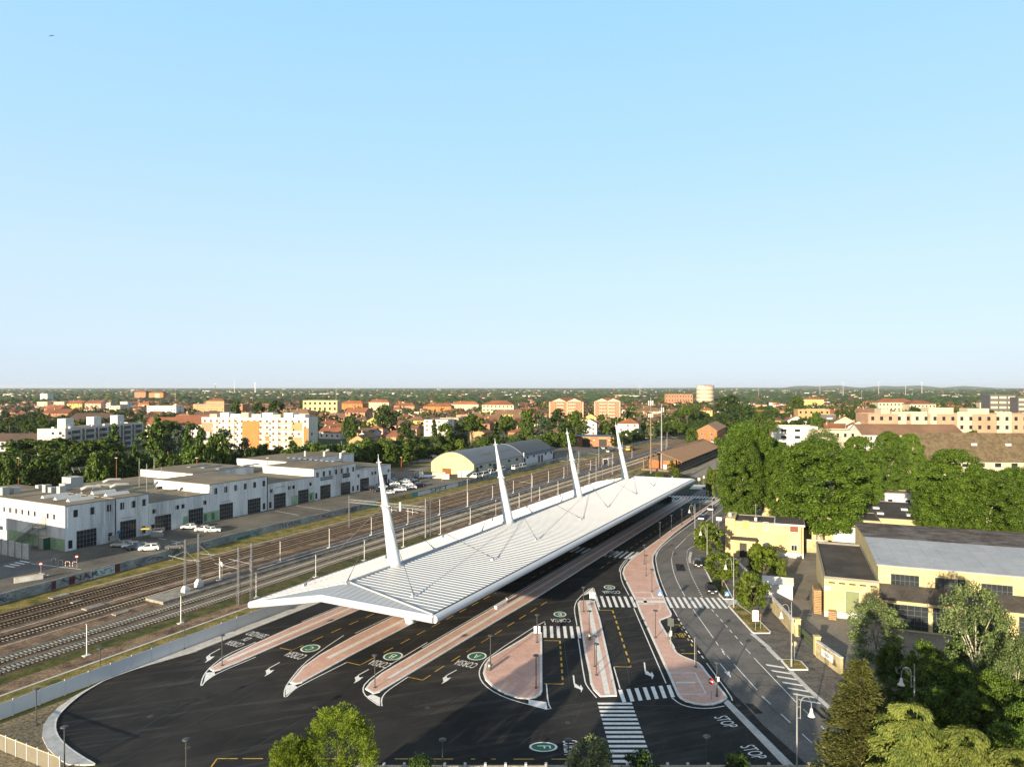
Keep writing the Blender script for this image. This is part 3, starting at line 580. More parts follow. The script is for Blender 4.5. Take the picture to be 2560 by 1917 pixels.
def make_bell_lamp(h=9.4):
    t = thing('bell_lamp', 'tall swan-neck lamp', 'street lamp')
    m = MB(); m.tube([(0, 0, 0), (0, 0, 1.2), (0, 0, 1.25), (0, 0, h - 1.6), (0, 0, h)], [.16, .15, .09, .075, .04], 8); m.build('pole', pole_m, t)
    m = MB(); pts = [(-.35, 0, h - 2.6), (-.35, 0, h - 1.1)] + [(-.35 - .55 + .55 * math.cos(a), 0, h - 1.1 + .55 * math.sin(a) * 1.3) for a in [i * math.pi / 8 for i in range(1, 9)]] + [(-1.45, 0, h - 1.55)]
    m.tube(pts, .045, 6); m.tube([(0, 0, h - 2.5), (-.35, 0, h - 2.5)], .04, 5); m.tube([(0, 0, h - 1.4), (-.35, 0, h - 1.4)], .04, 5); m.build('arm', pole_m, t)
    m = MB(); m.lathe([(.03, .1), (.12, 0), (.17, -.35), (.27, -.58), (.38, -.72), (.36, -.75), (0, -.66)], (-1.45, 0, h - 1.6), 14); m.build('lamp_shade', bell_m, t)
    return t
bell0 = make_bell_lamp()
GB = 'tall bell-shaded lamps along the road'
for i, (p, rz, lb) in enumerate(((T('Q', 512, 1480), 0, 'bell-shaded lamp in the tiny grass triangle by the yard gate'), (T('R', 1340, 965), 0, 'bell-shaded lamp in the kerbed grass by the crossing, right of the black hatchback'), (T('Y', 672, 1300), 0, 'bell-shaded lamp on the far bend, beside the small black cars'),
     (T('R', 882, 250), 0, 'bell-shaded lamp in front of the round street tree by the yellow house'), (G(1992.5, 1966), math.pi, 'bell-shaded lamp at the bottom edge of the road with its shade to the right'), (Vector((44.5, 75.5, 0)), 0, 'bell-shaded lamp rising among the dark trees at lower right'))):
    if i == 0: bell0.location = p; bell0['label'] = lb; bell0['group'] = GB
    else: dup(bell0, p, rz, lb, GB)
t = thing('lamp_post', 'plain tall grey lamp post in the road bend, without a bell', 'street lamp', T('Y', 975, 1160)); m = MB(); m.tube([(0, 0, 0), (0, 0, 8.8)], [.12, .05], 8); m.build('pole', pole_m, t); m = MB(); m.tube([(0, 0, 8.6), (-.5, 0, 8.8)], .05, 6); m.build('arm', pole_m, t)

# ================================================================ FENCE along the railway
panel_m = mat('grey_fence_panel', (.66, .67, .69), .5, .05, .3)
f = thing('panel_fence', 'long fence of light grey metal panels between the bus yard and the railway', 'fence')
m = MB(); n_ = 0
us = [-64 + 3.02 * i for i in range(75)]
v_f = -20.35
post = MB(); post.box(-.06, .06, -.06, .06, 0, 2.1); pme = post.mesh('post', plain('pale_post', (.62, .63, .64), .5))
pan = MB(); pan.box(.06, 2.96, -.03, .03, .12, 2.0); pan_me = pan.mesh('fence_panel', panel_m)
for u0 in us:
    p = uv(u0, v_f); link('post', pme, f, p, RZU)
    if u0 < 155: link('fence_panel', pan_me, f, p, RZU)
# pale translucent fence in the lower left corner
f2 = thing('mesh_fence', 'low pale cream fence with thin white posts in the bottom left corner', 'fence')
cream = mat('cream_mesh', (.42, .37, .27), .8, .1, 1)
a = G(-60, 1850); b = G(150, 1935)
dd = (b - a); n_ = 8; ang = math.atan2(dd.y, dd.x)
pan = MB(); [pan.box(q_ * .13, q_ * .13 + .05, -.015, .015, .05, 1.7) for q_ in range(int(dd.length / n_ / .13))]; pan.box(0, dd.length / n_, -.02, .02, 1.65, 1.75); pme2 = pan.mesh('fence_panel', cream); post = MB(); post.box(-.05, .05, -.05, .05, 0, 1.9); pme3 = post.mesh('post', fascia_white)
for i in range(n_ + 1):
    p = a + dd * (i / n_); link('post', pme3, f2, p, ang)
    if i < n_: link('fence_panel', pme2, f2, p, ang)

# ================================================================ RAILWAY
old_conc = mix_mat('old_concrete', (.20, .185, .16), (.33, .31, .27), .6)
rail_rust = mat('rusty_rail', (.045, .028, .020), .6, .2, 2); rail_pol = mat('pale_rail', (.33, .36, .35), .35, .1, 2, .3)
sleeper_c = mat('concrete_sleeper', (.28, .25, .20), .9, .25, 1.2); sleeper_w = mat('brown_sleeper', (.16, .125, .085), .9, .3, 1.2)
def track(v, u0, u1, rm, sm, label, dz=0.0):
    t = thing('railway_track', label, 'railway track', uv(u0, v), RZU, 'parallel railway tracks')
    L = u1 - u0
    m = MB(); x = 0
    while x < L: m.box(x, x + .26, -1.25, 1.25, .02, .14 + dz); x += .62 if u0 + x < 130 else 1.24
    m.build('sleepers', sm, t)
    for s in (-1, 1):
        m = MB(); y = s * .78; m.box(0, L, y - .075, y + .075, .14, .16); m.box(0, L, y - .05, y + .05, .16, .32); m.build('rail', rm, t)
track(-61.4, -85, 420, rail_rust, sleeper_w, 'rusty track nearest the graffiti wall'); track(-56.6, -85, 420, rail_rust, sleeper_w, 'rusty track second from the graffiti wall')
track(-49.4, -85, 8, rail_rust, sleeper_c, 'half overgrown rusty track that ends at the platform'); track(-40.5, -85, 420, rail_pol, sleeper_c, 'pale-railed track right beside the platform'); track(-36.3, -85, 420, rail_pol, sleeper_c, 'pale-railed track nearest the grey fence')
plat = thing('railway_platform', 'long dark asphalt platform with yellow edge lines between the tracks', 'platform', uv(0, 0), RZU)
m = MB(); m.box(-13, 350, 42.9, 48.0, 0, .5); m.build('platform_body', old_conc, plat)
m = MB(); m.box(-5, 349, 43.4, 47.6, .5, .515); m.build('surface', mix_mat('platform_asphalt', (.055, .058, .066), (.10, .10, .11), .3), plat)
for y in (43.9, 47.1): m = MB(); m.box(-5, 349, y - .09, y + .09, .515, .525); m.build('edge_line', mix_mat('orange_line', (.30, .16, .05), (.42, .24, .08), 1.0), plat)
m = MB(); m.box(-5, -4.8, 43.9, 47.1, .515, .526); m.box(10, 10.2, 43.9, 47.1, .515, .526); m.build('edge_line', MATS['orange_line'], plat)
m = MB(); m.box(11, 349, 45.2, 45.6, .515, .528); m.build('centre_line', concrete, plat)
pp = thing('platform_lamp', 'white post lamp', 'lamp')
m = MB(); m.tube([(0, 0, 0), (0, 0, 4.6)], [.07, .06], 8); m.build('pole', mat('white_post', (.72, .70, .68), .5, .05, 1), pp)
m = MB(); m.lathe([(.02, 4.75), (.16, 4.72), (.17, 4.6), (.05, 4.55)], n=8); m.build('lamp_head', steel_grey, pp); m = MB(); m.box(-.5, .5, -.4, .4, 0, .1); m.build('footing', concrete, pp)
GP = 'white lamp posts along the tracks'; first = True
for v, us_, z, w1 in ((-31.2, [-33.7, -18, -2, 13.8, 29.4, 44.3, 61, 76.6, 92, 108, 124, 140, 156, 172, 188], 0, 'in grass between tracks and fence'), (-45.6, [1.5, 17.7, 33.5, 49.5, 65.8, 82.2, 98.8, 115.6, 131.5, 147.5, 163, 179, 195, 211, 227, 243, 259, 275], .5, 'on the railway platform')):
    for i, u0 in enumerate(us_):
        lb = 'white lamp post %s, number %s from the viewer' % (w1, ('one', 'two', 'three', 'four', 'five', 'six', 'seven', 'eight', 'nine', 'ten', 'eleven', 'twelve', 'thirteen', 'fourteen', 'fifteen', 'sixteen', 'seventeen', 'eighteen')[i])
        p = uv(u0, v, z)
        if first: pp.location = p; pp.rotation_euler = (0, 0, RZU); pp['label'] = lb; pp['group'] = GP; first = False
        else: dup(pp, p, RZU, lb, GP)
def lattice(m, h, b=.22, t=.14):
    for s in ((-1, -1), (1, -1), (1, 1), (-1, 1)): m.tube([(s[0] * b, s[1] * b, 0), (s[0] * t, s[1] * t, h)], .05, 4)
    n = int(h / .45)
    for i in range(n):
        z0, z1 = h * i / n, h * (i + 1) / n; r0, r1 = b + (t - b) * i / n, b + (t - b) * (i + 1) / n; s = 1 if i % 2 else -1
        for q in (-1, 1): m.tube([(-r0 * s, q * r0, z0), (r1 * s, q * r1, z1)], .025, 3, caps=False); m.tube([(q * r0, -r0 * s, z0), (q * r1, r1 * s, z1)], .025, 3, caps=False)
mast_m = mat('catenary_steel', (.21, .21, .22), .6, .15, 1, .2)
def cat_mast(p, label, arms, h=10.5, foot=False, solid=False):
    t = thing('catenary_mast', label, 'railway mast', p, RZU, 'overhead line masts')
    m = MB()
    if solid: m.tube([(0, 0, 0), (0, 0, h)], [.22, .15], 8)
    else: lattice(m, h)
    m.build('mast', mast_m, t)
    for s, L, z in arms:
        m = MB(); m.tube([(0, s * .2, z), (0, s * L, z + .25)], .055, 6); m.tube([(0, s * .2, z + 1.6), (0, s * L * .72, z + .2)], .03, 4)
        m.tube([(0, s * L * .75, z + .15), (0, s * L * .75, z - .5)], .03, 4); m.tube([(0, s * L * .75, z - .5), (0, s * L * 1.02, z - .75)], .025, 4)
        m.build('cantilever_arm', steel_grey, t)
        m = MB(); m.lathe([(.03, 0), (.09, .05), (.05, .1), (.09, .15), (.05, .2), (.09, .25), (.03, .3)], (0, s * .62 * L, z + .05), 6); m.build('insulator', steel_grey, t)
    if foot: m = MB(); m.box(-.6, .6, -.6, .6, 0, .9); m.add([(-.6, -.6, .9), (.6, -.6, .9), (.6, .6, .9), (-.6, .6, .9), (-.28, -.28, 1.6), (.28, -.28, 1.6), (.28, .28, 1.6), (-.28, .28, 1.6)], [(0, 1, 5, 4), (1, 2, 6, 5), (2, 3, 7, 6), (3, 0, 4, 7), (4, 5, 6, 7)]); m.build('footing', concrete, t)
    return t
cat_mast(uv(-7, -44.7, .1), 'left lattice mast on a concrete block at the platform end, with arms both ways', [(1, 5.0, 6.6), (-1, 4.2, 6.6)], foot=True)
cat_mast(uv(-3.6, -45.3, .5), 'right lattice mast on a concrete block at the platform end, with one arm', [(-1, 4.6, 6.6)], foot=True)
cat_mast(uv(-6.6, -30.5), 'left of two lattice masts in the grass before the canopy tip', [(1, 6.5, 6.6)], 10.6); cat_mast(uv(-3.1, -31.1), 'right of two lattice masts in the grass before the canopy tip', [(1, 6.2, 6.6)], 10.6)
cat_mast(uv(55.5, -32.3), 'paler of the two close masts rising behind the canopy between its first masts', [(1, 4.5, 7.0)], 10.5, solid=True); cat_mast(uv(57.2, -32.0), 'darker lattice mast of the close pair behind the canopy', [], 10.5)
gt = thing('signal_gantry', 'horizontal lattice gantry beam over the tracks behind the first canopy mast', 'gantry', uv(56.3, -32.1), RZU)
m = MB(); n = 26; L = 27.0
for a, b in ((-.3, 7.2), (.3, 7.2), (-.3, 8.0), (.3, 8.0)): m.tube([(a, .3, b), (a, L, b)], .05, 4)
for i in range(n):
    y0, y1 = .3 + (L - .3) * i / n, .3 + (L - .3) * (i + 1) / n
    for a in (-.3, .3): m.tube([(a, y0, 7.2 if i % 2 else 8.0), (a, y1, 8.0 if i % 2 else 7.2)], .03, 3, caps=False)
m.build('beam', steel_grey, gt)
for y in (9, 15): m = MB(); m.box(-.25, .25, y - .3, y + .3, 6.2, 8.6); m.build('signal_box', plain('pale_signal', (.55, .55, .55)), gt)
for y in (5, 12): m = MB(); m.tube([(0, y, 7.2), (0, y, 5.6)], .06, 5); m.tube([(0, y - 1.8, 6.2), (0, y + 2.2, 6.4)], .06, 5); m.build('hanger', fascia_white, gt)
m = MB(); lattice(m, 9.0); k = m.build('leg', mast_m, gt, (0, L, 0))
cat_mast(T('C', 1300, 590), 'pale concrete mast at the platform between the first two canopy masts', [], 9.2, solid=True)
for p, lb, arms in ((T('X', 1745, 1390), 'grey mast behind the canopy, right of the second canopy mast', [(1, 5, 6.5)]), (T('7', 895, 655), 'lattice mast on the platform just left of the third canopy mast', [(1, 4, 6.5), (-1, 4.5, 6.5)]), (T('7', 1280, 640), 'short grey mast behind the canopy between its third and fourth masts', []),
     (uv(181, -31.5), 'grey mast beyond the canopy near the brown shed', [(1, 5, 6.5)]), (uv(196, -45.5, .5), 'mast on the platform left of the fourth canopy mast', [(1, 6, 6.5), (-1, 4, 6.5)]), (uv(222, -45.5, .5), 'mast on the platform beside the twin antenna poles', [(1, 6, 6.5)]), (uv(258, -45.5, .5), 'far mast on the platform by the small shelter', [(1, 7, 6.5), (-1, 5, 6.5)]),
     (uv(300, -33), 'far mast beside the brown shed roof', [(1, 9, 6.5)]), (uv(355, -47), 'farthest mast near the red brick building', [(1, 7, 6.5), (-1, 7, 6.5)])):
    cat_mast(p, lb, arms, 10.0, solid=not lb.startswith('lattice'))
# small concrete slabs beside the tracks
slab = MB(); slab.box(-1.6, 1.6, -.8, .8, 0, .22); sme = slab.mesh('concrete_slab', old_conc)
for (k, x, y, sc, lb) in (('A', 1020, 350, 1, 'concrete slab cover in the dry grass beside the wall-side track'), ('A', 1325, 445, .6, 'small concrete slab between the two rusty tracks'), ('A', 1610, 540, 1.05, 'large concrete slab in the brown ballast between the tracks'), ('A', 2080, 640, .8, 'concrete slab by the overgrown track before the platform')):
    tag(link('concrete_slab', sme, None, T(k, x, y), RZU, (sc, sc, 1)), lb, 'slab')
# signs on the platform
sg = thing('station_sign', 'dark blue station name sign on pale legs on the platform', 'sign', uv(9.2, -45.3, .5), RZU + R(60))
m = MB(); m.tube([(-.8, 0, 0), (-.8, 0, 2.6)], .06, 6); m.build('post', steel_grey, sg); m = MB(); m.tube([(.8, 0, 0), (.8, 0, 2.6)], .06, 6); m.build('post', steel_grey, sg)
m = MB(); m.box(-1.5, 1.5, -.05, .05, 2.5, 3.5); pn = m.build('sign_panel', plain('navy_sign', (.012, .028, .09)), sg)
o = link('lettering', text_mesh('sign_lettering', 'Cesena', plain('sign_white', (.8, .8, .8)), .8), pn); o.rotation_euler = (R(90), 0, 0); o.location = (0, -.065, 3.0)
sg = thing('white_board', 'white board on two thin legs at the platform end', 'sign', T('B', 1060, 1060), RZU + R(62))
for x in (-.75, .75): m = MB(); m.tube([(x, 0, 0), (x, 0, 3.4)], .05, 6); m.build('post', steel_grey, sg)
m = MB(); m.box(-.85, .85, -.04, .04, 3.2, 4.0); m.build('sign_panel', plain('sign_white', (.8, .8, .8)), sg)

# ================================================================ RETAINING WALL with graffiti
WL = [(-85, -64), (-27, -69.5), (0, -72), (31, -74), (250, -74), (420, -66)]
wl = thing('retaining_wall', 'long grey concrete wall covered in graffiti above the railway', 'wall')
wall_m = mix_mat('grey_concrete_wall', (.16, .18, .18), (.34, .36, .355), .35, .35, .65, .9, .2)
m = MB(); A_ = [uv(*p) for p in WL]; B_ = [p - V * .35 for p in A_]
for i in range(len(A_) - 1):
    a, b, c, d = A_[i], A_[i + 1], B_[i + 1], B_[i]
    m.add([a, b, c, d] + [p + Vector((0, 0, 1.95)) for p in (a, b, c, d)], [(0, 1, 5, 4), (1, 2, 6, 5), (2, 3, 7, 6), (3, 0, 4, 7), (4, 5, 6, 7)])
m.build('wall_body', wall_m, wl)
gcol = {n: plain('graffiti_' + n, c) for n, c in (('black', (.012, .012, .014)), ('white', (.55, .56, .56)), ('maroon', (.10, .02, .025)), ('yellow', (.36, .27, .08)), ('teal', (.05, .26, .22)), ('purple', (.07, .03, .12)), ('red', (.25, .02, .03)), ('green', (.02, .16, .09)), ('violet', (.14, .06, .16)))}
def on_wall(u, z):
    for i in range(len(WL) - 1):
        if WL[i][0] <= u <= WL[i + 1][0]:
            t_ = (u - WL[i][0]) / (WL[i + 1][0] - WL[i][0]); v = WL[i][1] + (WL[i + 1][1] - WL[i][1]) * t_
            d = (uv(*WL[i + 1]) - uv(*WL[i])).normalized(); return uv(u, v, z) + Vector((d.y, -d.x, 0)) * .012, d
def wall_text(txt, u, size, cname, sx=1.0, sy=1.0, z=.95):
    p, d = on_wall(u, z); o = link('graffiti', text_mesh('graffiti', txt, gcol[cname], 1.0), wl)
    M = Matrix((d * size * sx, Vector((0, 0, 1)) * size * sy, Vector((d.y, -d.x, 0)))).transposed().to_4x4(); M.translation = p; o.matrix_world = M
def wall_panel(u0, u1, z0, z1, cname, off=.006):
    m = MB(); n = max(1, int((u1 - u0) / 4))
    for i in range(n):
        p, d = on_wall(u0 + (u1 - u0) * i / n, 0); q, _ = on_wall(u0 + (u1 - u0) * (i + 1) / n, 0); k = Vector((d.y, -d.x, 0)) * (off - .012)
        m.add([p + k + Vector((0, 0, z0)), q + k + Vector((0, 0, z0)), q + k + Vector((0, 0, z1)), p + k + Vector((0, 0, z1))], [(0, 1, 2, 3)])
    m.build('graffiti', gcol[cname], wl)
def scribble(u0, u1, cname, seed, n=5):
    r = random.Random(seed); m = MB()
    for _ in range(n):
        uu = r.uniform(u0, u1); pts = []
        for j in range(7):
            p, d = on_wall(min(u1, max(u0, uu + r.uniform(-1.1, 1.1))), r.uniform(.25, 1.7)); pts.append(p)
        m.tube(pts, .05, 3, caps=False)
    m.build('graffiti', gcol[cname], wl)
wall_panel(110.5, 138, .15, 1.6, 'white', .004); wall_text('SPFT', 124.5, 2.1, 'black', 2.9, 1.0, .9)
wall_panel(87, 108, .1, 1.85, 'yellow'); wall_panel(83.5, 87, .1, 1.85, 'teal'); wall_panel(107, 110.5, .1, 1.85, 'teal', .009); scribble(87, 108, 'purple', 3, 8); scribble(70, 83, 'maroon', 4, 8); scribble(72, 80, 'violet', 9, 5)
wall_text('SEVEMS', 49, 1.5, 'black', 1.5, 1.0); scribble(56, 67, 'red', 5, 7); wall_panel(30, 34.5, .1, .7, 'green'); scribble(31, 38, 'teal', 6, 6); scribble(5, 29, 'black', 7, 9)
wall_panel(-17.5, -16.6, .1, 1.7, 'maroon'); wall_panel(-14, -12.8, .1, 1.7, 'maroon'); wall_text('NAK', -10.5, 1.7, 'maroon', 1.6, 1.0); wall_panel(-9.5, -4, .1, 1.8, 'white', .004); scribble(-9, -4.2, 'teal', 8, 7); scribble(-3, 8, 'violet', 10, 8); scribble(-30, -19, 'white', 11, 10); scribble(-27, -8, 'purple', 12, 10)
wall_panel(-4, -2.8, .1, 1.8, 'maroon'); wall_text('DOSE', 208, 1.7, 'black', 1.5); wall_text('TEKS', 219, 1.7, 'black', 1.4); wall_text('ZON', 230, 1.7, 'black', 1.5); scribble(146, 158, 'purple', 13, 12)
# ================================================================ BUILDINGS
glass_d = glass('window_glass', (.02, .024, .03)); glass_b = glass('shop_glass', (.028, .034, .042))
frame_w = plain('white_frame', (.62, .61, .58)); frame_g = plain('grey_frame', (.06, .065, .06)); shutter_b = mat('brown_shutter', (.13, .065, .035), .8, .15, 2); shutter_r = mat('red_shutter', (.20, .055, .03), .8, .1, 2)
roof_felt = mix_mat('roof_felt', (.15, .125, .09), (.27, .225, .16), .12, .35, .65, .95, .15)
roof_dark = mix_mat('dark_roof_felt', (.050, .046, .042), (.10, .09, .08), .2, .35, .65, .95, .2)
def tiles(name, c): return mat(name, c, .9, .22, .9, scale2=.07, obj_var=.18)
tile_red = tiles('red_roof_tiles', (.20, .075, .038)); tile_brown = tiles('brown_roof_tiles', (.165, .095, .055)); tile_dark = tiles('dark_roof_tiles', (.085, .055, .040)); tile_orange = tiles('orange_roof_tiles', (.27, .10, .042))
TILES = {'red': tile_red, 'brown': tile_brown, 'dark': tile_dark, 'orange': tile_orange}
def wallm(name, c, v=.1): return mix_mat(name + '_wall', tuple(x * (1 - v) for x in c), tuple(min(1, x * (1 + v)) for x in c), .35, .35, .65, .9, .08)
W_ = {'cream': wallm('cream', (.50, .43, .31)), 'white': wallm('white', (.62, .60, .56)), 'yellow': wallm('yellow', (.50, .38, .14)), 'tan': wallm('tan', (.40, .26, .135)), 'pink': wallm('pink', (.55, .34, .27)), 'salmon': wallm('salmon', (.42, .235, .155)),
      'orange': wallm('orange', (.42, .185, .065)), 'grey': wallm('grey', (.36, .36, .36)), 'brick': mix_mat('brick_wall', (.32, .15, .08), (.42, .21, .12), .8, .4, .6, .95, .15), 'redbrick': mix_mat('red_brick_wall', (.34, .11, .045), (.45, .17, .07), .6, .4, .6, .95, .15), 'darkgrey': wallm('darkgrey', (.10, .10, .11))}
yellow_st = mix_mat('yellow_stucco', (.46, .37, .18), (.57, .47, .25), .35, .36, .6, .9, .06, (.60, .51, .31))
panel_w = mix_mat('weathered_white_panel', (.38, .38, .385), (.68, .68, .675), .22, .36, .56, .85, .07, (.80, .80, .79), (.9, .9, .13))
def side(o): return o
_wc = {}
def win_mesh(w, h, fm, gm, bars=(1, 1), t=.07):
    key = (round(w, 2), round(h, 2), fm.name, gm.name, bars)
    if key in _wc: return _wc[key]
    m = MB(); d = .06
    for x0, x1, z0, z1 in ((-w / 2, w / 2, 0, t), (-w / 2, w / 2, h - t, h), (-w / 2, -w / 2 + t, t, h - t), (w / 2 - t, w / 2, t, h - t)): m.box(x0, x1, -d, 0, z0, z1)
    for i in range(1, bars[0]): x = -w / 2 + w * i / bars[0]; m.box(x - t / 2, x + t / 2, -d * .8, 0, t, h - t)
    for i in range(1, bars[1]): z = h * i / bars[1]; m.box(-w / 2 + t, w / 2 - t, -d * .7, 0, z - t / 2, z + t / 2)
    p = MB(); p.add([(-w / 2 + .02, -.02, .02), (w / 2 - .02, -.02, .02), (w / 2 - .02, -.02, h - .02), (-w / 2 + .02, -.02, h - .02)], [(0, 1, 2, 3)])
    _wc[key] = (m.mesh('window', fm), p.mesh('pane', gm)); return _wc[key]
_ws = {}
def win_single(w, h, fm, gm):
    key = (round(w, 2), round(h, 2), fm.name, gm.name)
    if key not in _ws:
        m = MB(); m.box(-w / 2, w / 2, -.05, 0, 0, h, 0); m.add([(-w / 2 + .1, -.06, .1), (w / 2 - .1, -.06, .1), (w / 2 - .1, -.06, h - .1), (-w / 2 + .1, -.06, h - .1)], [(0, 1, 2, 3)], 1); _ws[key] = m.mesh('window', [fm, gm])
    return _ws[key]
def face_xf(b, face, x):
    L, D = b['L'], b['D']
    return {'f': ((x, 0), 0), 'r': ((L, x), math.pi / 2), 'l': ((0, D - x), -math.pi / 2), 'b': ((L - x, D), math.pi)}[face]
def window(b, face, x, z, w, h, fm=None, gm=None, bars=(1, 1), name='window', far=False):
    (px, py), rz = face_xf(b, face, x)
    if far: return link(name, win_single(w, h, fm or frame_w, gm or glass_d), b['o'], (px, py, z), rz)
    f, p = win_mesh(w, h, fm or frame_w, gm or glass_d, bars)
    o = link(name, f, b['o'], (px, py, z), rz); link('pane' if name == 'window' else 'panel', p, o); return o
def building(name, label, cat, o, ang, L, D, h, wm, rm, roof='flat', rh=2.5, z0=0.0, over=.4, ridge='x', parapet=.35, group=None, wall_name='wall'):
    t = thing(name, label, cat, Vector((o[0], o[1], z0)), ang, group); b = dict(o=t, L=L, D=D, h=h)
    m = MB(); m.box(0, L, 0, D, 0, h, no_top=(roof != 'flat'), no_bottom=True)
    if roof == 'gable':
        if ridge == 'x': m.add([(0, 0, h), (0, D, h), (0, D / 2, h + rh)], [(0, 2, 1)]); m.add([(L, 0, h), (L, D, h), (L, D / 2, h + rh)], [(0, 1, 2)])
        else: m.add([(0, 0, h), (L, 0, h), (L / 2, 0, h + rh)], [(0, 1, 2)]); m.add([(0, D, h), (L, D, h), (L / 2, D, h + rh)], [(0, 2, 1)])
    m.build(wall_name, wm, t)
    m = MB(); e = over; k = .14
    if roof == 'flat':
        m.box(.2, L - .2, .2, D - .2, h + .02, h + .05, no_bottom=True); m.build('roof', rm, t)
        if parapet:
            m = MB(); p = .22
            for q in ((-.03, L + .03, -.03, p), (-.03, L + .03, D - p, D + .03), (-.03, p, p, D - p), (L - p, L + .03, p, D - p)): m.box(*q, h + .004, h + parapet)
            m.build('parapet', wm if parapet > .5 else roof_edge, t)
    else:
        dz = rh / (D / 2) * e if ridge == 'x' else rh / (L / 2) * e
        if roof == 'gable' and ridge == 'x': base = [(-e, -e, h - dz), (L + e, -e, h - dz), (L + e, D + e, h - dz), (-e, D + e, h - dz), (-e, D / 2, h + rh), (L + e, D / 2, h + rh)]; fs = [(0, 1, 5, 4), (2, 3, 4, 5)]
        elif roof == 'gable': base = [(-e, -e, h - dz), (-e, D + e, h - dz), (L + e, D + e, h - dz), (L + e, -e, h - dz), (L / 2, -e, h + rh), (L / 2, D + e, h + rh)]; fs = [(1, 0, 4, 5), (3, 2, 5, 4)]
        else:
            s = min(L, D) / 2
            base = [(-e, -e, h - .1), (L + e, -e, h - .1), (L + e, D + e, h - .1), (-e, D + e, h - .1)] + ([(s, D / 2, h + rh), (L - s, D / 2, h + rh)] if L >= D else [(L / 2, s, h + rh), (L / 2, D - s, h + rh)])
            fs = [(0, 1, 5, 4), (2, 3, 4, 5), (1, 2, 5), (3, 0, 4)] if L >= D else [(1, 2, 5, 4), (3, 0, 4, 5), (0, 1, 4), (2, 3, 5)]
        n = len(base); vs = base + [(x, y, z + k) for x, y, z in base]
        q = [tuple(i + n for i in f) for f in fs] + [tuple(reversed(f)) for f in fs]
        bd = {}
        for f in fs:
            for i in range(len(f)): bd[(f[i], f[(i + 1) % len(f)])] = 1
        q += [(a, c, c + n, a + n) for a, c in bd if (c, a) not in bd]
        m.add(vs, q); m.build('roof', rm, t)
    return b
roof_edge = mat('roof_edge', (.22, .20, .17), .85, .15, .5)
def part(b, name, mt, *boxes, parent=None):
    m = MB()
    for bx in boxes: m.box(*bx)
    return m.build(name, mt, parent or b['o'])
def px_on_line(px, o, d):                               # distance along o + s d where the photo column px meets the line
    k = (px - CX) / FPX; return (k * o[1] - o[0]) / (d[0] - k * d[1])
def z_at(py, Y): return CAM_H - (py - HOR) / FPX * Y
Z0 = 1.9
# ---------------------------------------------------------------- terrace behind the retaining wall
m = MB(); m.prism([uv(-85, -64.4), uv(-27, -69.9), uv(0, -72.4), uv(31, -74.4), uv(255, -74.4), uv(300, -72), uv(330, -130), uv(120, -190), uv(-85, -170)], .02, Z0, 0); struct('forecourt', m, asphalt_fore)
m = MB(); m.poly([uv(-85, -76), uv(-14, -80), uv(2, -97), uv(0, -130), uv(-85, -150)], Z0 + .006); struct('street', m, asphalt_old)
m = MB(); m.poly([uv(142, -97), uv(160, -103), uv(200, -108), uv(255, -112), uv(250, -126), uv(150, -124)], Z0 + .006); struct('car_park', m, mix_mat('car_park_gravel', (.16, .14, .10), (.27, .235, .17), .2, .4, .62, .95, .2))
m = MB(); m.poly([uv(135, -100), uv(150, -98), uv(255, -108), uv(255, -111), uv(150, -104)], Z0 + .012); m.poly([uv(135, -120), uv(330, -120), uv(330, -129), uv(120, -150)], Z0 + .012); struct('grass_verge', m, grass_dry)
m = MB(); m.ribbon([T('N', 865, 1005, Z0), T('N', 1380, 1080, Z0)], .2, Z0 + .012); m.ribbon([T('N', 540, 1085, Z0), T('N', 900, 1150, Z0)], .2, Z0 + .012); m.dashes([T('M', 670, 1415, Z0), T('M', 1060, 1490, Z0)], .2, 3, 2, Z0 + .012); m.dashes([T('L', 680, 1460, Z0), T('L', 830, 1500, Z0)], .3, 2, 1, Z0 + .012); m.ribbon([T('L', 540, 1300, Z0), T('L', 1400, 1400, Z0)], .2, Z0 + .012)
for i in range(4): m.ribbon([T('L', 80 + 88 * i, 1335 - 28 * i, Z0), T('L', 250 + 85 * i, 1362 - 26 * i, Z0)], .5, Z0 + .012)
struct('road_line', m, white_paint)
# ---------------------------------------------------------------- white workshop block on the left
c0 = T('L', 1115, 1095, Z0); v_fac = (c0 - P1).dot(V); u_c = (c0 - P1).dot(U)
uf = lambda px: px_on_line(px, c0, U)                    # metres along the facade at a photo column
fY = lambda s: (c0 + U * s).y
zf = lambda px, py: z_at(py, fY(uf(px))) - Z0
wk = thing('workshop_block', 'long weathered white workshop block with stepped flat roofs and dark garage doors', 'workshop', c0, RZU)
B = dict(o=wk, L=140, D=24, h=10)
secs = []
for a, b_, tp in ((162, 288, (162, 1265)), (288, 371, (300, 1243)), (371, 523, (400, 1250)), (523, 668, (600, 1194)), (668, 784, (700, 1205)), (784, 888.6, (800, 1169)), (888.6, 977, (930, 1165))):
    secs.append((uf(a), uf(b_), zf(*tp)))
hi = 10.4; lo = 8.0
hs = [hi, hi, lo, hi, lo, hi, lo]
rib = mat('pale_joint_strip', (.78, .80, .79), .7, .1, 1); green_w = mix_mat('green_band', (.22, .33, .21), (.33, .44, .28), .5, .35, .6, .9, .12)
garage_m = glass('garage_glass', (.018, .02, .024), .2); garage_f = plain('garage_frame', (.17, .18, .19))
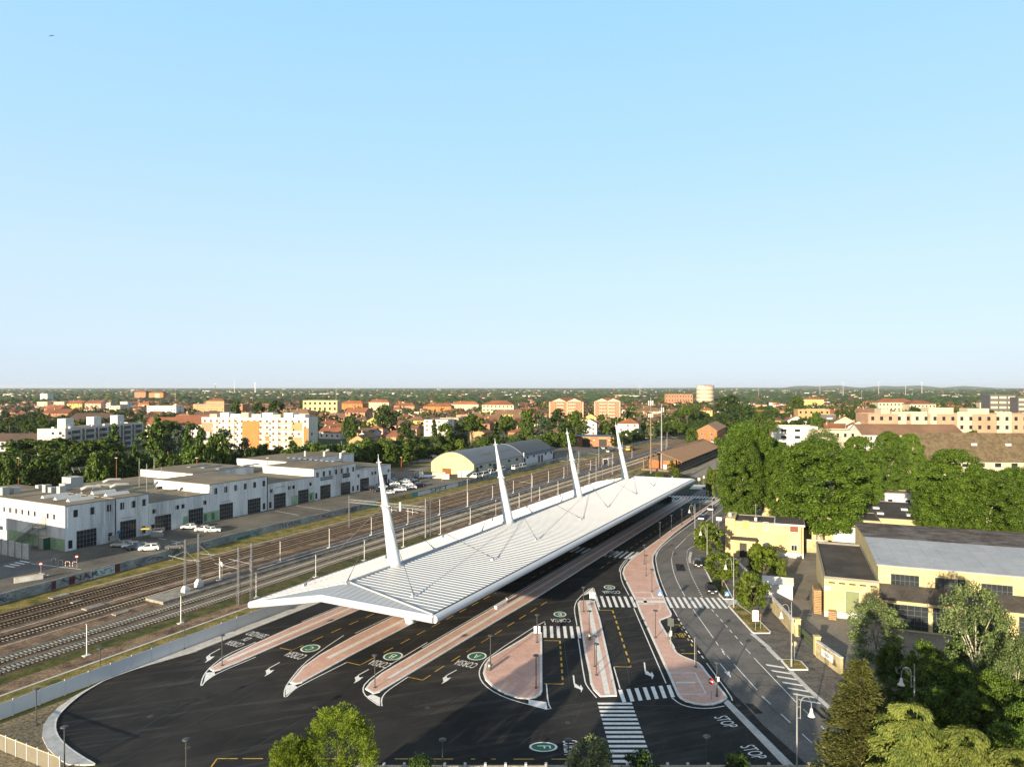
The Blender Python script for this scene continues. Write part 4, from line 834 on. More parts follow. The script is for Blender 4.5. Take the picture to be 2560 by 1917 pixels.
for i, ((a, b_, _), h) in enumerate(zip(secs, hs)):
    m = MB(); m.box(a + .02, b_ - .02, 0, 24, 0, h, 0, no_bottom=True); m.build('wall', panel_w, wk)
    m = MB(); m.box(a + .25, b_ - .25, .25, 23.8, h + .004, h + .05, no_bottom=True); m.build('roof', roof_felt, wk)
    m = MB(); m.box(a, b_, -.06, .22, h + .006, h + .2); m.box(a - .02, a + .2, .22, 24, h + .006, h + .2); m.build('parapet', roof_edge, wk)
    m = MB(); x = a + .6
    while x < b_ - .3: m.box(x, x + .09, -.035, 0, 4.9 if h > 9 else 4.6, h - .3); x += 1.22
    m.build('panel_joints', rib, wk)
doors = [(191, 241, 1322), (300, 340, 1299), (387, 427.5, 1286), (471, 507, 1270), (548.5, 582, 1257), (619, 651, 1245), (684.5, 714, 1232), (745, 771, 1223), (800.5, 826, 1211), (852, 875.5, 1204), (900, 922, 1194), (946, 968, 1186)]
for j, (a, b_, ty) in enumerate(doors):
    x0, x1 = uf(a), uf(b_); h = min(5.2, max(3.6, zf((a + b_) / 2, ty) * .97))
    window(B, 'f', (x0 + x1) / 2, 0.02, x1 - x0, h, garage_f, garage_m, (6, 4), 'garage_door')
for i, ((a, b_, _), h) in enumerate(zip(secs, hs)):
    if h > 9:
        n = max(3, int((b_ - a) / 3.0)); 
        for q in range(n): window(B, 'f', a + (b_ - a) * (q + .6) / n, 7.6, 1.0, 1.7, frame_g, glass_d)
    else:
        for q in (a + 1.6, (a + b_) / 2 - .9, (a + b_) / 2 + .9, b_ - 1.5): window(B, 'f', q, 5.2, 1.0, 1.1, frame_g, glass_d)
    for q in (a + 1.2, b_ - 1.3): window(B, 'f', q, .5, .9, 1.9, frame_g, glass_d)
for a, b_ in ((474, 470), ): pass
for a, b_ in ((457, 470), (508, 547), (728, 744), (771, 786)): part(B, 'green_band', green_w, (uf(min(a, b_)), uf(max(a, b_)), -.02, 0, .01, 2.9))
part(B, 'downpipe', plain('dark_pipe', (.03, .03, .03)), (secs[1][0] - .09, secs[1][0] + .09, -.14, 0, 0, 10.3)); part(B, 'downpipe', MATS['dark_pipe'], (secs[4][0] - .09, secs[4][0] + .09, -.14, 0, 0, 10.3))
def shop_sign(px0, px1, py, txt, tm, bm=None, h=1.0):
    x0, x1 = uf(px0), uf(px1); z = zf((px0 + px1) / 2, py)
    s_ = part(B, 'sign', bm or panel_w, (x0, x1, -.09, 0, z - h / 2, z + h / 2)); me = text_mesh('sign_lettering', txt, tm, 1.0)
    w0 = max(v.co.x for v in me.vertices) - min(v.co.x for v in me.vertices); k = (x1 - x0) * .92 / w0
    o = link('lettering', me, s_, ((x0 + x1) / 2, -.10, z)); o.rotation_euler = (R(90), 0, 0); o.scale = (k, min(k, h * 1.1), 1)
sw = plain('sign_white', (.8, .8, .8)); maroon = plain('maroon_letters', (.14, .02, .09)); navy = plain('navy_letters', (.02, .05, .12))
shop_sign(303, 336, 1293, 'Ricci Giannetto', maroon); shop_sign(552, 578, 1253, 'AUTOFFICINA', maroon); shop_sign(800.5, 831, 1195, 'CESENA RADIATORI', sw, plain('slate_blue_sign', (.07, .12, .17)), 1.1)
shop_sign(688, 712, 1217, 'LATTONERIE', navy); shop_sign(856, 874, 1188, 'GOMME', plain('sign_grey_text', (.3, .32, .36)), plain('dark_sign', (.02, .022, .028)), 1.5); shop_sign(901, 923, 1173, 'CARROZZERIA', plain('green_letters', (.05, .2, .1)), None, .9)
# left gable face, in the sun
for q in (73, 175, 280, 385, 492, 600, 822, 935):
    s = px_on_line(q * .14493, c0, -V); window(B, 'l', 24 - s, 7.0, .95, 1.35, frame_w, glass_d)
s = px_on_line(748 * .14493, c0, -V); window(B, 'l', 24 - s, 5.0, 1.7, 2.5, plain('cream_door', (.5, .46, .34)), plain('cream_door', (.5, .46, .34)), (1, 1), 'door')
part(B, 'green_band', green_w, (-.03, 0, .05, 24, .01, 2.8))
for q in (490, 600, 935): s = px_on_line(q * .14493, c0, -V); window(B, 'l', 24 - s, .8, .9, 1.5, frame_g, glass_d)
st = px_on_line(748 * .14493, c0, -V)
m = MB(); m.box(-1.7, -.05, st - 1.2, st + 1.6, 4.85, 5.0)
for i in range(17): m.box(-1.5, -.3, st + 1.6 + i * .55, st + 2.2 + i * .55, 4.75 - i * .29, 4.83 - i * .29)
m.tube([(-1.6, st - 1.2, 6.0), (-1.6, st + 1.6, 6.0), (-1.6, st + 11, 1.0)], .05, 4); m.tube([(-.15, st + 1.6, 6.0), (-.15, st + 11, 1.0)], .05, 4)
m.tube([(-1.6, st + 1.6, 4.8), (-1.6, st + 11, -.1)], .1, 4); m.tube([(-1.6, st - 1.2, 5.5), (-1.6, st + 1.6, 5.5), (-1.6, st + 11, .5)], .03, 4)
for y in (st - 1, st + 1.4): m.tube([(-1.6, y, 0), (-1.6, y, 6.0)], .08, 4)
m.tube([(-1.6, st + 5, 0), (-1.6, st + 5, 3.2)], .06, 4); m.build('outside_stair', plain('stair_steel', (.20, .21, .20)), wk)
# rear row
for a, b_, h in ((.03, 15, 10.4), (15.02, 52, 8.4), (52.02, 76, 10.6), (76, 91, 8.2), (91, 128, 10.6)):
    m = MB(); m.box(a, b_, 24.05, 50, 0, h, no_bottom=True); m.build('wall', panel_w, wk)
    m = MB(); m.box(a + .2, b_ - .2, 24.3, 49.8, h + .004, h + .05, no_bottom=True); m.build('roof', roof_felt, wk)
    m = MB(); m.box(a, b_, 24.0, 24.25, h + .006, h + .2); m.box(a - .02, a + .2, 24.25, 50, h + .006, h + .2); m.build('parapet', roof_edge, wk)
part(B, 'green_band', green_w, (27, 39, 24.0, 24.05, 8.05, 8.35)); part(B, 'green_band', green_w, (76.2, 86, 23.98, 24.04, 8.1, 8.2))
# rooftop plant
hvac = mat('pale_plant_metal', (.40, .40, .38), .6, .15, 1); skyl = mat('skylight_plastic', (.55, .57, .58), .4, .1, 1); solar = mat('blue_grey_panel', (.20, .22, .25), .3, .1, 1)
rp = lambda k, x, y, z: (lambda g: ((g - c0).dot(U), -(g - c0).dot(V)))(T(k, x, y, z + Z0))
part(B, 'plant_box', hvac, *[(x, x + 3.4, y, y + 4.2, 10.45, 13.2) for x, y in [rp('1', 610, 1035, 10.4)]])
for k_, (x, y) in enumerate([(330, 1060), (390, 1075), (440, 1080), (515, 1090), (120, 1085), (20, 1100), (560, 1050)]):
    a, b_ = rp('1', x, y, 10.4); part(B, 'air_unit', hvac, (a, a + 1.6, b_, b_ + (2.8 if k_ > 3 else 1.5), 10.45, 11.9 + .5 * (k_ % 2)))
m = MB()
for x, y in ((700, 1085), (790, 1075), (890, 1020), (950, 1065)): a, b_ = rp('1', x, y, 10.4); m.tube([(a, b_, 10.5), (a, b_, 11.7), (a + 1.2, b_ - .4, 12.1), (a + 4.2, b_ - 1.2, 11.9)], .42, 8)
m.build('duct', hvac, wk)
for x, y in ((440, 1130), (550, 1145), (660, 1160), (870, 1098), (985, 1112)):
    a, b_ = rp('1', x - 60, y - 4, 10.4); m = MB(); n = 11
    for i in range(n): x0 = a + i * .55; m.add([(x0, b_, 10.45), (x0 + .46, b_, 10.45), (x0 + .46, b_ + 1.6, 10.45), (x0, b_ + 1.6, 10.45), (x0, b_ + .8, 11.15), (x0 + .46, b_ + .8, 11.15)], [(0, 1, 5, 4), (2, 3, 4, 5), (1, 2, 5), (3, 0, 4)])
    m.build('skylight', skyl, wk)
for x, y, n in ((1640, 860, 3), (1760, 865, 3), (1890, 875, 3), (2100, 850, 2)):
    a, b_ = rp('1', x, y, 10.6); part(B, 'roof_panel', solar, (a, a + 7, b_, b_ + 1.7, 10.66, 10.95))
for i in range(9): a, b_ = rp('N', 760 + 85 * i, 280 + 7 * i, 10.6); part(B, 'roof_panel', solar, (a, a + 4.5, b_, b_ + 1.5, 10.66, 10.95))
for x, y in ((1000, 250), (1290, 260), (1540, 280)):
    a, b_ = rp('N', x, y, 10.6); m = MB(); m.tube([(a, b_, 10.6), (a, b_, 12.6), (a + .8, b_ - .3, 13.2), (a + 1.9, b_ - .6, 13.2)] if x > 1100 else [(a, b_, 10.6), (a, b_, 12.8)], .45, 8); m.build('duct', hvac, wk)
for x, y, h in ((330, 560, 9), (460, 610, 8), (587, 520, 9), (712, 500, 5.5)):
    a, b_ = rp('M', x, y, 8); m = MB(); m.tube([(a, b_, 8), (a, b_, 8 + h)], .07, 5); m.tube([(a, b_, 8 + h * .45), (a + 2.4, b_ - .8, 8 + h * .45)], .08, 4); m.build('antenna_pole', steel_grey, wk)
for x, y in ((640, 575), (820, 540)): a, b_ = rp('M', x, y, 8.0); part(B, 'roof_duct', roof_dark, (a, a + 11, b_, b_ + .9, 8.1, 8.7))
for i in range(6): a, b_ = rp('M', 520 + i * 100, 650 - i * 14, 8.0); part(B, 'roof_vent', hvac, (a, a + .8, b_, b_ + .5, 8.05, 8.3))
m = MB()
for i in range(5): a, b_ = rp('M', 1040 + i * 100, 700 - i * 18, 8.0); m.tube([(a, .2, 8.0), (a, .2, 9.5)], .04, 4)
m.build('roof_rail', steel_grey, wk)
m = MB(); a, b_ = rp('1', 640, 905, 8.4)
for i in range(7): m.tube([(a + i * 2.2, b_, 8.4), (a + i * 2.2, b_ + 1.5, 10.2)], .06, 4)
m.tube([(a, b_ + 1.4, 10.1), (a + 14, b_ + 1.4, 10.1)], .06, 4); m.build('sign_frame', steel_grey, wk)
part(B, 'roof_sign', mat('faded_sign', (.30, .30, .22), .8, .4, 3), (a, a + 13.5, b_ + 1.3, b_ + 1.36, 9.2, 10.0))
# ---------------------------------------------------------------- barrel-roofed warehouses
def barrel(name, label, u0, u1, vr, wd, he, ha, wf, ws, rm, fascia_h=0):
    t = thing(name, label, 'warehouse', uv(u0, vr, Z0), RZU); L = u1 - u0; n = 20; b = dict(o=t, L=L, D=wd, h=he)
    arc = [(wd / 2 - wd / 2 * math.cos(i * math.pi / n) if False else wd * i / n, he + (ha - he) * math.sin(math.pi * i / n) ** .85) for i in range(n + 1)]
    m = MB(); m.add([(0, 0, 0)] + [(0, y, z) for y, z in arc] + [(0, wd, 0)], [tuple(reversed(range(n + 3)))]); m.build('gable_wall', wf, t)
    m = MB(); m.add([(L, 0, 0)] + [(L, y, z) for y, z in arc] + [(L, wd, 0)], [tuple(range(n + 3))]); m.build('gable_wall', wf, t)
    m = MB(); m.box(0.02, L - .02, 0, .25, 0, he); m.box(.02, L - .02, wd - .25, wd, 0, he); m.build('side_wall', ws, t)
    m = MB(); e = .35; P_ = [(y, z + .12) for y, z in arc]; P_[0] = (-e, he - .1); P_[-1] = (wd + e, he - .1)
    vs = [(-e, y, z) for y, z in P_] + [(L, y, z) for y, z in P_] + [(-e, y, z + .16) for y, z in P_] + [(L, y, z + .16) for y, z in P_]; N = n + 1
    fs = []
    for i in range(n): fs += [(2 * N + i, 3 * N + i, 3 * N + i + 1, 2 * N + i + 1), (i, i + 1, N + i + 1, N + i), (i, 2 * N + i, 2 * N + i + 1, i + 1), (N + i, N + i + 1, 3 * N + i + 1, 3 * N + i)]
    fs += [(0, N, 3 * N, 2 * N), (n, 2 * N + n, 3 * N + n, N + n)]
    m.add(vs, fs, 0, False); m.build('roof', rm, t); b['arc'] = arc
    return b
r1 = (T('W', 1600, 770, Z0) - P1); r2 = (T('X', 1555, 800, Z0) - P1); r3 = (T('X', 2110, 690, Z0) - P1)
ua, ub, uc, vr_ = r1.dot(U), r2.dot(U), r3.dot(U), (r1.dot(V) + r2.dot(V)) / 2
grey_roof = mat('grey_metal_roof', (.135, .145, .165), .55, .12, .3, spec=.5)
wd1 = px_on_line(1078, uv(ua, vr_), -V)
w1 = barrel('barrel_warehouse', 'barrel-roofed warehouse with sunlit pale yellow gable and grey metal roof', ua, ub, vr_, wd1, 5.0, 9.8, wallm('pale_yellow', (.58, .46, .24), .05), wallm('pale_green_grey', (.40, .42, .36)), grey_roof)
for x in (4, 12, 21, 30, 38): window(w1, 'f', x + 2, 3.0, 2.3, 1.1, frame_g, glass_d, (2, 1))
for x in (2.4, 18): window(w1, 'f', x, .02, 2.8, 3.6, frame_g, garage_m, (3, 1), 'door')
for i in range(4):
    for x0 in (12, 30): x = x0 + i * 2.4; part(w1, 'skylight', frame_g, (x, x + .7, 3.6, 5.3, 7.6, 8.35))
m = MB(); m.tube([(ub - ua + .1, y, z + .22) for y, z in w1['arc'][:12]], .13, 6); m.build('end_trim', fascia_white, w1['o'])
part(w1, 'vent_grille', plain('green_grille', (.35, .36, .10)), (-.04, 0, wd1 * .48, wd1 * .54, 8.0, 8.6))
w2 = barrel('barrel_warehouse', 'dark barrel-roofed warehouse with white side walls and grey eaves band', ub + .3, uc, vr_ + .2, wd1 + .6, 4.6, 9.6, W_['grey'], wallm('blue_white', (.58, .61, .66)), mat('dark_metal_roof', (.072, .076, .078), .6, .1, .3))
part(w2, 'eaves_band', wallm('slate_blue', (.17, .21, .25)), (.4, w2['L'] + .2, -.5, -.04, 4.3, 6.2)); part(w2, 'band_end', fascia_white, (.0, .4, -.55, -.02, 4.2, 6.2))
for x in (5, 12, 26, 33): window(w2, 'f', x, 3.0, 2.0, 1.0, frame_g, glass_d, (2, 1))
for x in (1.6, 18, 21.5, 36): window(w2, 'f', x, .02, 1.9, 3.3, frame_g, garage_m, (2, 1), 'door')
# ---------------------------------------------------------------- brick service building beyond the tracks
o = G(1436, 1116); L_ = (1534 - 1436) / FPX * o.y
b = building('brick_pavilion', 'flat-roofed brick pavilion with two dark open bays beyond the car park', 'building', o, R(-4), L_, 12, 6.6, W_['brick'], plain('dark_blue_roof', (.05, .055, .07)), z0=0, parapet=0)
for x0 in (.20, .62): part(b, 'bay_shade_sheet', plain('bay_shade', (.03, .025, .022)), (L_ * x0, L_ * (x0 + .2), -.05, -.01, .1, 5.6)); part(b, 'bay_head', W_['tan'], (L_ * x0 - .3, L_ * (x0 + .22), -.45, -.06, 5.0, 6.2))  # bays are flat dark sheets, coloured as the shade inside an opening
part(b, 'roof_slab', plain('dark_blue_roof', (.05, .055, .07)), (-.6, L_ + .6, -.9, 12.6, 6.7, 7.2)); part(b, 'eaves', W_['tan'], (-.3, L_ + .3, -.6, 12.3, 6.25, 6.68))
for x0 in (.1, .5, .88): part(b, 'round_vent', frame_w, (L_ * x0 - .35, L_ * x0 + .35, -.05, 0, 4.0, 4.7))
part(b, 'sign', plain('maroon_band', (.14, .02, .04)), (L_ + .01, L_ + .06, 1, 8, 4.6, 5.3))
# ---------------------------------------------------------------- goods shed and red brick house
sh = thing('goods_shed', 'long open timber goods shed with broad brown tiled roof beside the platform', 'shed', uv(226, -16), RZU)
m = MB(); Ls = 93
for sgn in (-1, 1):
    vs = [(-3, 0, 9.2), (Ls, 0, 9.2), (Ls, 11.2 * sgn, 4.9), (-3, 11.2 * sgn, 4.9)]; vs += [(x, y, z + .18) for x, y, z in vs]
    q = [(0, 1, 2, 3), (7, 6, 5, 4), (0, 4, 5, 1), (1, 5, 6, 2), (2, 6, 7, 3), (3, 7, 4, 0)]
    m.add(vs, q if sgn > 0 else [tuple(reversed(f)) for f in q])
m.build('roof', mat('sunny_brown_tiles', (.36, .20, .10), .9, .25, .8), sh)
timber = mat('brown_timber', (.20, .125, .065), .85, .2, 1); 
m = MB()
for i in range(12):
    for y in (-8.2, 8.2): m.box(i * 8, i * 8 + .5, y - .25, y + .25, 0, 5.6); m.tube([(i * 8 + .25, y, 3.6), (i * 8 + .25, y + (2.4 if y > 0 else -2.4), 5.2)], .12, 4)
m.build('posts', timber, sh)
m = MB(); m.box(3, Ls - 2, -6.5, 6.5, 0, 5.6); m.build('wall', W_['redbrick'], sh); m = MB(); m.box(-1, Ls, -9.0, 9.0, 0, .9); m.build('loading_dock', mat('old_dock', (.17, .13, .09), .9, .25, .6), sh)
m = MB(); m.add([(2.5, -7, 4.9), (2.5, 7, 4.9), (2.5, 0, 8.9)], [(0, 2, 1)]); m.build('gable_boards', mat('grey_boards', (.10, .08, .06), .9, .2, 2), sh)
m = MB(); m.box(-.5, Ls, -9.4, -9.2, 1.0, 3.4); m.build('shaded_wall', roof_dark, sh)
o = G(1742, 1106); rb = building('brick_station_house', 'red brick station house with hipped brown roof behind the goods shed', 'building', o, -R(23), 14, 64, 8.6, W_['redbrick'], MATS['sunny_brown_tiles'], 'hip', 4.2, over=.6)
for x in (3.5, 10.5):
    for z in (1, 5): window(rb, 'f', x, z, 1.4, 2.3, frame_w, glass_d, (2, 1))
for i in range(10):
    for z in (1, 5): window(rb, 'r', 4 + i * 6, z, 1.3, 2.2, frame_w, glass_d, (2, 1))
part(rb, 'plinth', frame_w, (-.04, 14.04, -.06, 0, 0, 1.2))
# ---------------------------------------------------------------- yellow house and works on the right
EA = R(21.5); E_ = Vector((math.cos(EA), -math.sin(EA), 0)); N_ = Vector((math.sin(EA), math.cos(EA), 0))
fr = T('Z', 1580, 940); Lh = px_on_line(1814, fr, -E_)
o = fr - E_ * Lh
yh = building('yellow_house', 'two-storey yellow flat-roofed house with a brown shutter and a small porch', 'house', o, -EA, Lh, 9, 7.6, yellow_st, roof_dark, parapet=.25)
hp = lambda px: px_on_line(px, o, E_)
zh = lambda px, py: z_at(py, (o + E_ * hp(px)).y)
Zp = lambda x, y: (1780 + x * .14493, 1260 + y * .14493)
for (x0, y0, x1, y1, fm, gm, br) in ((525, 280, 640, 435, W_['yellow'], W_['yellow'], (1, 1)), (880, 308, 975, 465, frame_w, W_['pink'], (1, 1)), (1340, 345, 1495, 485, frame_w, shutter_r, (1, 1)), (872, 660, 985, 775, frame_g, frame_w, (3, 1)), (1365, 705, 1470, 805, frame_w, glass_d, (2, 1))):
    a = hp(Zp(x0, 0)[0]); b_ = hp(Zp(x1, 0)[0]); zt = zh(*Zp((x0 + x1) / 2, y0)); zb = zh(*Zp((x0 + x1) / 2, y1)); window(yh, 'f', (a + b_) / 2, zb, b_ - a, zt - zb, fm, gm, br)
part(yh, 'white_plinth', frame_w, (hp(Zp(1060, 0)[0]), Lh, -.05, 0, 0, 1.1)); part(yh, 'string_course', W_['cream'], (hp(Zp(1060, 0)[0]), Lh, -.06, 0, zh(*Zp(1300, 505)) - .1, zh(*Zp(1300, 505)) + .12))
part(yh, 'roof_slab', concrete, (hp(Zp(1070, 0)[0]), Lh + .3, -.4, 9.2, 7.45, 7.85)); part(yh, 'roof', roof_dark, (hp(Zp(1090, 0)[0]), Lh + .2, -.3, 9.1, 7.855, 7.88))
part(yh, 'drainpipe', shutter_b, (Lh - .5, Lh - .36, -.15, 0, 0, 7.4)); part(yh, 'taller_corner', yellow_st, (-.02, hp(Zp(400, 0)[0]), -.35, 8.9, 0, 8.3)); part(yh, 'chimney', concrete, (hp(Zp(730, 0)[0]), hp(Zp(730, 0)[0]) + .6, .6, 1.2, 7.9, 8.7)); part(yh, 'chimney', concrete, (.6, 1.2, 2, 2.7, 8.3, 9.2))
m = MB(); x = hp(Zp(750, 0)[0]); m.tube([(x, 1, 8.7), (x, 1, 12)], .05, 5); m.tube([(x - .6, 1, 11.6), (x + .6, 1, 11.6)], .03, 4); m.build('aerial', steel_grey, yh['o'])
xa, xb = hp(Zp(340, 0)[0]), hp(Zp(760, 0)[0])
part(yh, 'porch', yellow_st, (xa, xb, -3.6, -.36, 0, 3.9)); part(yh, 'porch_roof', roof_dark, (xa - .25, xb + .25, -3.9, -.36, 3.9, 4.1)); part(yh, 'doorway', plain('dark_doorway', (.012, .012, .012)), (xa + 2.0, xa + 3.6, -3.65, -3.6, 0, 3.3))
# works: annex, main hall, lean-to
ao = T('5', 832, 388); La = px_on_line(2198, ao, E_)
an = building('works_annex', 'flat-roofed yellow annex with a green roller shutter, left of the grey-roofed works hall', 'building', ao, -EA, La, 29, 6.6, yellow_st, roof_dark, parapet=.45)
window(an, 'f', La * .52, 1.0, La * .27, 3.9, frame_w, mat('green_shutter', (.17, .20, .09), .7, .1, 1), (1, 1))
for i in range(5): part(an, 'vent_slot', plain('dark_doorway', (.012, .012, .012)), (La * (.08 + i * .19), La * (.20 + i * .19), -.02, .05, 5.9, 6.15))
part(an, 'plinth', concrete, (0, La, -.06, 0, 0, 1.0)); part(an, 'notice', sw, (.05, .9, -.08, -.02, 4.6, 5.4))
mo = ao + E_ * La + N_ * 1.2; Lm = 42; Dm = 39; hm = 9.6
hall = thing('works_hall', 'long yellow works hall with pale grey front roof slope and rusty brown rear slope', 'building', mo, -EA); H_ = dict(o=hall, L=Lm, D=Dm, h=hm)
m = MB(); m.box(0, Lm, 0, Dm, 0, hm, no_top=True); m.add([(0, 0, hm), (0, Dm, hm), (0, 18, hm + .9)], [(0, 2, 1)]); m.build('wall', yellow_st, hall)
def rslope(nm, y0, z0_, y1, z1_, mt):
    m = MB(); vs = [(-.3, y0, z0_), (Lm + 1, y0, z0_), (Lm + 1, y1, z1_), (-.3, y1, z1_)]; vs += [(x, y, z + .16) for x, y, z in vs]
    m.add(vs, [(3, 2, 1, 0), (4, 5, 6, 7), (0, 1, 5, 4), (1, 2, 6, 5), (2, 3, 7, 6), (3, 0, 4, 7)]); [m.tube([(x * 2.6 + .5, y0 + .1, z0_ + .17), (x * 2.6 + .5, y1 - .1, z1_ + .17)], .035, 4) for x in range(16)]; m.build(nm, mt, hall)
rslope('roof_slope', -.5, hm - .05, 18, hm + .9, mix_mat('pale_grey_membrane', (.30, .32, .35), (.40, .42, .45), .25, .35, .65, .6, .05)); rslope('roof_slope', 18.01, hm + .9, Dm + .5, hm - .1, mix_mat('rusty_roof', (.085, .058, .045), (.22, .19, .17), .35, .40, .62, .8, .3))
hx = lambda px: px_on_line(px, mo, E_); zhx = lambda px, py: z_at(py, (mo + E_ * hx(px)).y)
part(H_, 'gutter', steel_grey, (-.3, Lm, -.68, -.52, hm - .1, hm + .06)); [part(H_, 'downpipe', steel_grey, (x, x + .12, -.14, 0, 5.6, hm)) for x in (.4, 11.5, 23, 34)]
f5 = lambda x, y: (1760 + x * .36166, 1400 + y * .36166)
for x0, y0, x1, y1 in ((1292, 95, 1488, 190), (1597, 122, 1805, 220), (1917, 152, 2135, 262)):
    a, b_ = hx(f5(x0, 0)[0]), hx(f5(x1, 0)[0]); zb = zhx(*f5((x0 + x1) / 2, y1)); window(H_, 'f', (a + b_) / 2, zb + .1, b_ - a, 2.1, frame_g, glass_b, (6, 2))
lt = 4.6
m = MB(); vs = [(0, -lt, 4.9), (Lm, -lt, 4.9), (Lm, -.02, 6.3), (0, -.02, 6.3)]; vs += [(x, y, z + .14) for x, y, z in vs]; m.add(vs, [(3, 2, 1, 0), (4, 5, 6, 7), (0, 1, 5, 4), (1, 2, 6, 5), (3, 0, 4, 7)]); m.build('lean_to_roof', roof_dark, hall)
m = MB(); m.box(.1, Lm, -lt + .4, -lt + .7, 0, 4.9); m.build('lean_to_wall', yellow_st, hall)
lw = dict(o=hall, L=Lm, D=0, h=5)
for px0, px1 in ((1270, 1545), (1575, 1720), (1800, 2050), (2150, 2400)):
    a, b_ = hx(f5(px0, 0)[0]) - .6, hx(f5(px1, 0)[0]) - .6; o = window(lw, 'f', (a + b_) / 2, .3, b_ - a, 4.0, frame_g, glass_b, (6, 5), 'window_wall'); o.location.y = -lt + .4
# dark-roofed building with skylights, yellow buildings behind the planes
o = at(2158, 1300, 180); b = building('workshop', 'low yellow building with dark roof and pale skylights under the plane trees', 'building', (o.x, o.y), -EA, 19, 30, 5.6, yellow_st, roof_dark, parapet=.2)
for x in (4, 11):
    for y in (6, 15): part(b, 'skylight', skyl, (x, x + 1.6, y, y + 2, 5.66, 6.1))
o = G(1985, 1352); b = building('loading_building', 'yellow building with tall white sliding doors behind the largest plane trunk', 'building', (o.x, o.y), -EA, 20, 12, 6.4, yellow_st, roof_dark, parapet=.2)
window(b, 'f', 12, .1, 5.5, 4.4, frame_w, mat('white_sliding_door', (.48, .50, .48), .6, .1, 1), (5, 3), 'door'); window(b, 'f', 4, 3.2, 2.4, 1.5, frame_g, glass_d, (2, 1))
o = at(1905, 1290, 196); b = building('rear_yellow_building', 'tall yellow building glimpsed between the plane trees', 'building', (o.x, o.y), -EA, 22, 14, 9.0, yellow_st, tile_brown, 'hip', 2.6)
for i in range(5): window(b, 'f', 3 + i * 4, 5.5, 1.3, 1.9, frame_w, shutter_b)
o = at(2200, 1240, 225); b = building('white_shop', 'small white building in the gap between two dark-leaved planes', 'building', (o.x, o.y), -EA, 16, 8, 5, W_['white'], roof_felt)
for i in range(3): window(b, 'f', 3 + i * 5, 1.5, 1.5, 1.8, frame_w, glass_d)
dirty_y = mix_mat('dirty_yellow_wall', (.26, .22, .12), (.46, .39, .23), .5, .35, .6, .9, .15)
# yard walls, gate
def yard_wall(name, label, pts, h, th=.4, cap=True):
    t = thing(name, label, 'wall'); m = MB(); mc = MB()
    for a, b_ in zip(pts[:-1], pts[1:]):
        d = (b_ - a).normalized(); n = Vector((-d.y, d.x, 0)) * th / 2; m.prism([a - n, b_ - n, b_ + n, a + n], 0, h); n *= 1.25; mc.prism([a - n, b_ - n, b_ + n, a + n], h + .002, h + .14)
    m.build('wall_body', dirty_y, t); mc.build('coping', concrete, t); return t
wa = TP('Q', [(165, 520), (330, 700), (530, 930)]); yard_wall('yard_wall', 'yellow yard wall left of the green gate with a white sign strip', wa, 2.3)
wb = TP('Q', [(930, 1310), (1330, 1600)]); yard_wall('yard_wall', 'stained yellow wall with a banner right of the green gate', wb, 2.3)
wc = TP('Z', [(395, 1100), (560, 1290), (730, 1470)]); yard_wall('yard_wall', 'narrow yellow wall running from the porch towards the street trees', wc, 2.1)
yard_wall('yard_wall', 'low yellow wall between the yellow house and the works annex', [T('Z', 1615, 825), T('Z', 2000, 850)], 3.0)
d = (wb[1] - wb[0]).normalized(); n = Vector((d.y, -d.x, 0))
if n.y > 0: n = -n
bn = thing('banner', 'white banner with blue lettering hung on the wall by the gate', 'banner', wb[0] + d * 1.6 + n * .24, math.atan2(d.y, d.x)); m = MB(); m.box(0, 2.9, -.02, .0, .9, 1.9); m.build('cloth', sw, bn); o = link('lettering', text_mesh('banner_lettering', 'VENDESI', plain('blue_letters', (.04, .09, .3)), .62), bn, (1.45, -.035, 1.4)); o.rotation_euler = (R(90), 0, 0)
g0, g1 = T('Q', 600, 960), T('Q', 925, 1270); d = (g1 - g0).normalized(); Lg = (g1 - g0).length
gt = thing('yard_gate', 'dark green barred sliding gate between two yellow piers', 'gate', g0, math.atan2(d.y, d.x)); gm = plain('green_gate', (.045, .06, .03))
m = MB()
for z in (.25, 1.0, 1.9): m.box(.3, Lg - .3, -.04, .04, z, z + .09)
for i in range(int((Lg - .6) / .16)): x = .3 + i * .16; m.box(x, x + .035, -.02, .02, .3, 1.95)
m.build('bars', gm, gt)
for x in (-.15, Lg - .3): m = MB(); m.box(x, x + .7, -.4, .4, 0, 2.7); m.box(x - .08, x + .78, -.48, .48, 2.702, 2.85); m.build('gate_pier', yellow_st, gt)
m = MB(); m.box(0.05, .5, -.44, -.41, 1.2, 2.6); pn = m.build('blue_sign', sw, gt); m = MB(); m.lathe([(0, .02), (.22, .02), (.22, 0)], n=14); o = m.build('sign_disc', plain('sign_blue', (.03, .16, .42)), pn); o.location = (.27, -.45, 2.4); o.rotation_euler = (R(90), 0, 0); m = MB(); m.box(.1, .45, -.46, -.445, 1.25, 1.6); m.build('sign_panel', plain('sign_yellow', (.7, .48, .02)), pn)
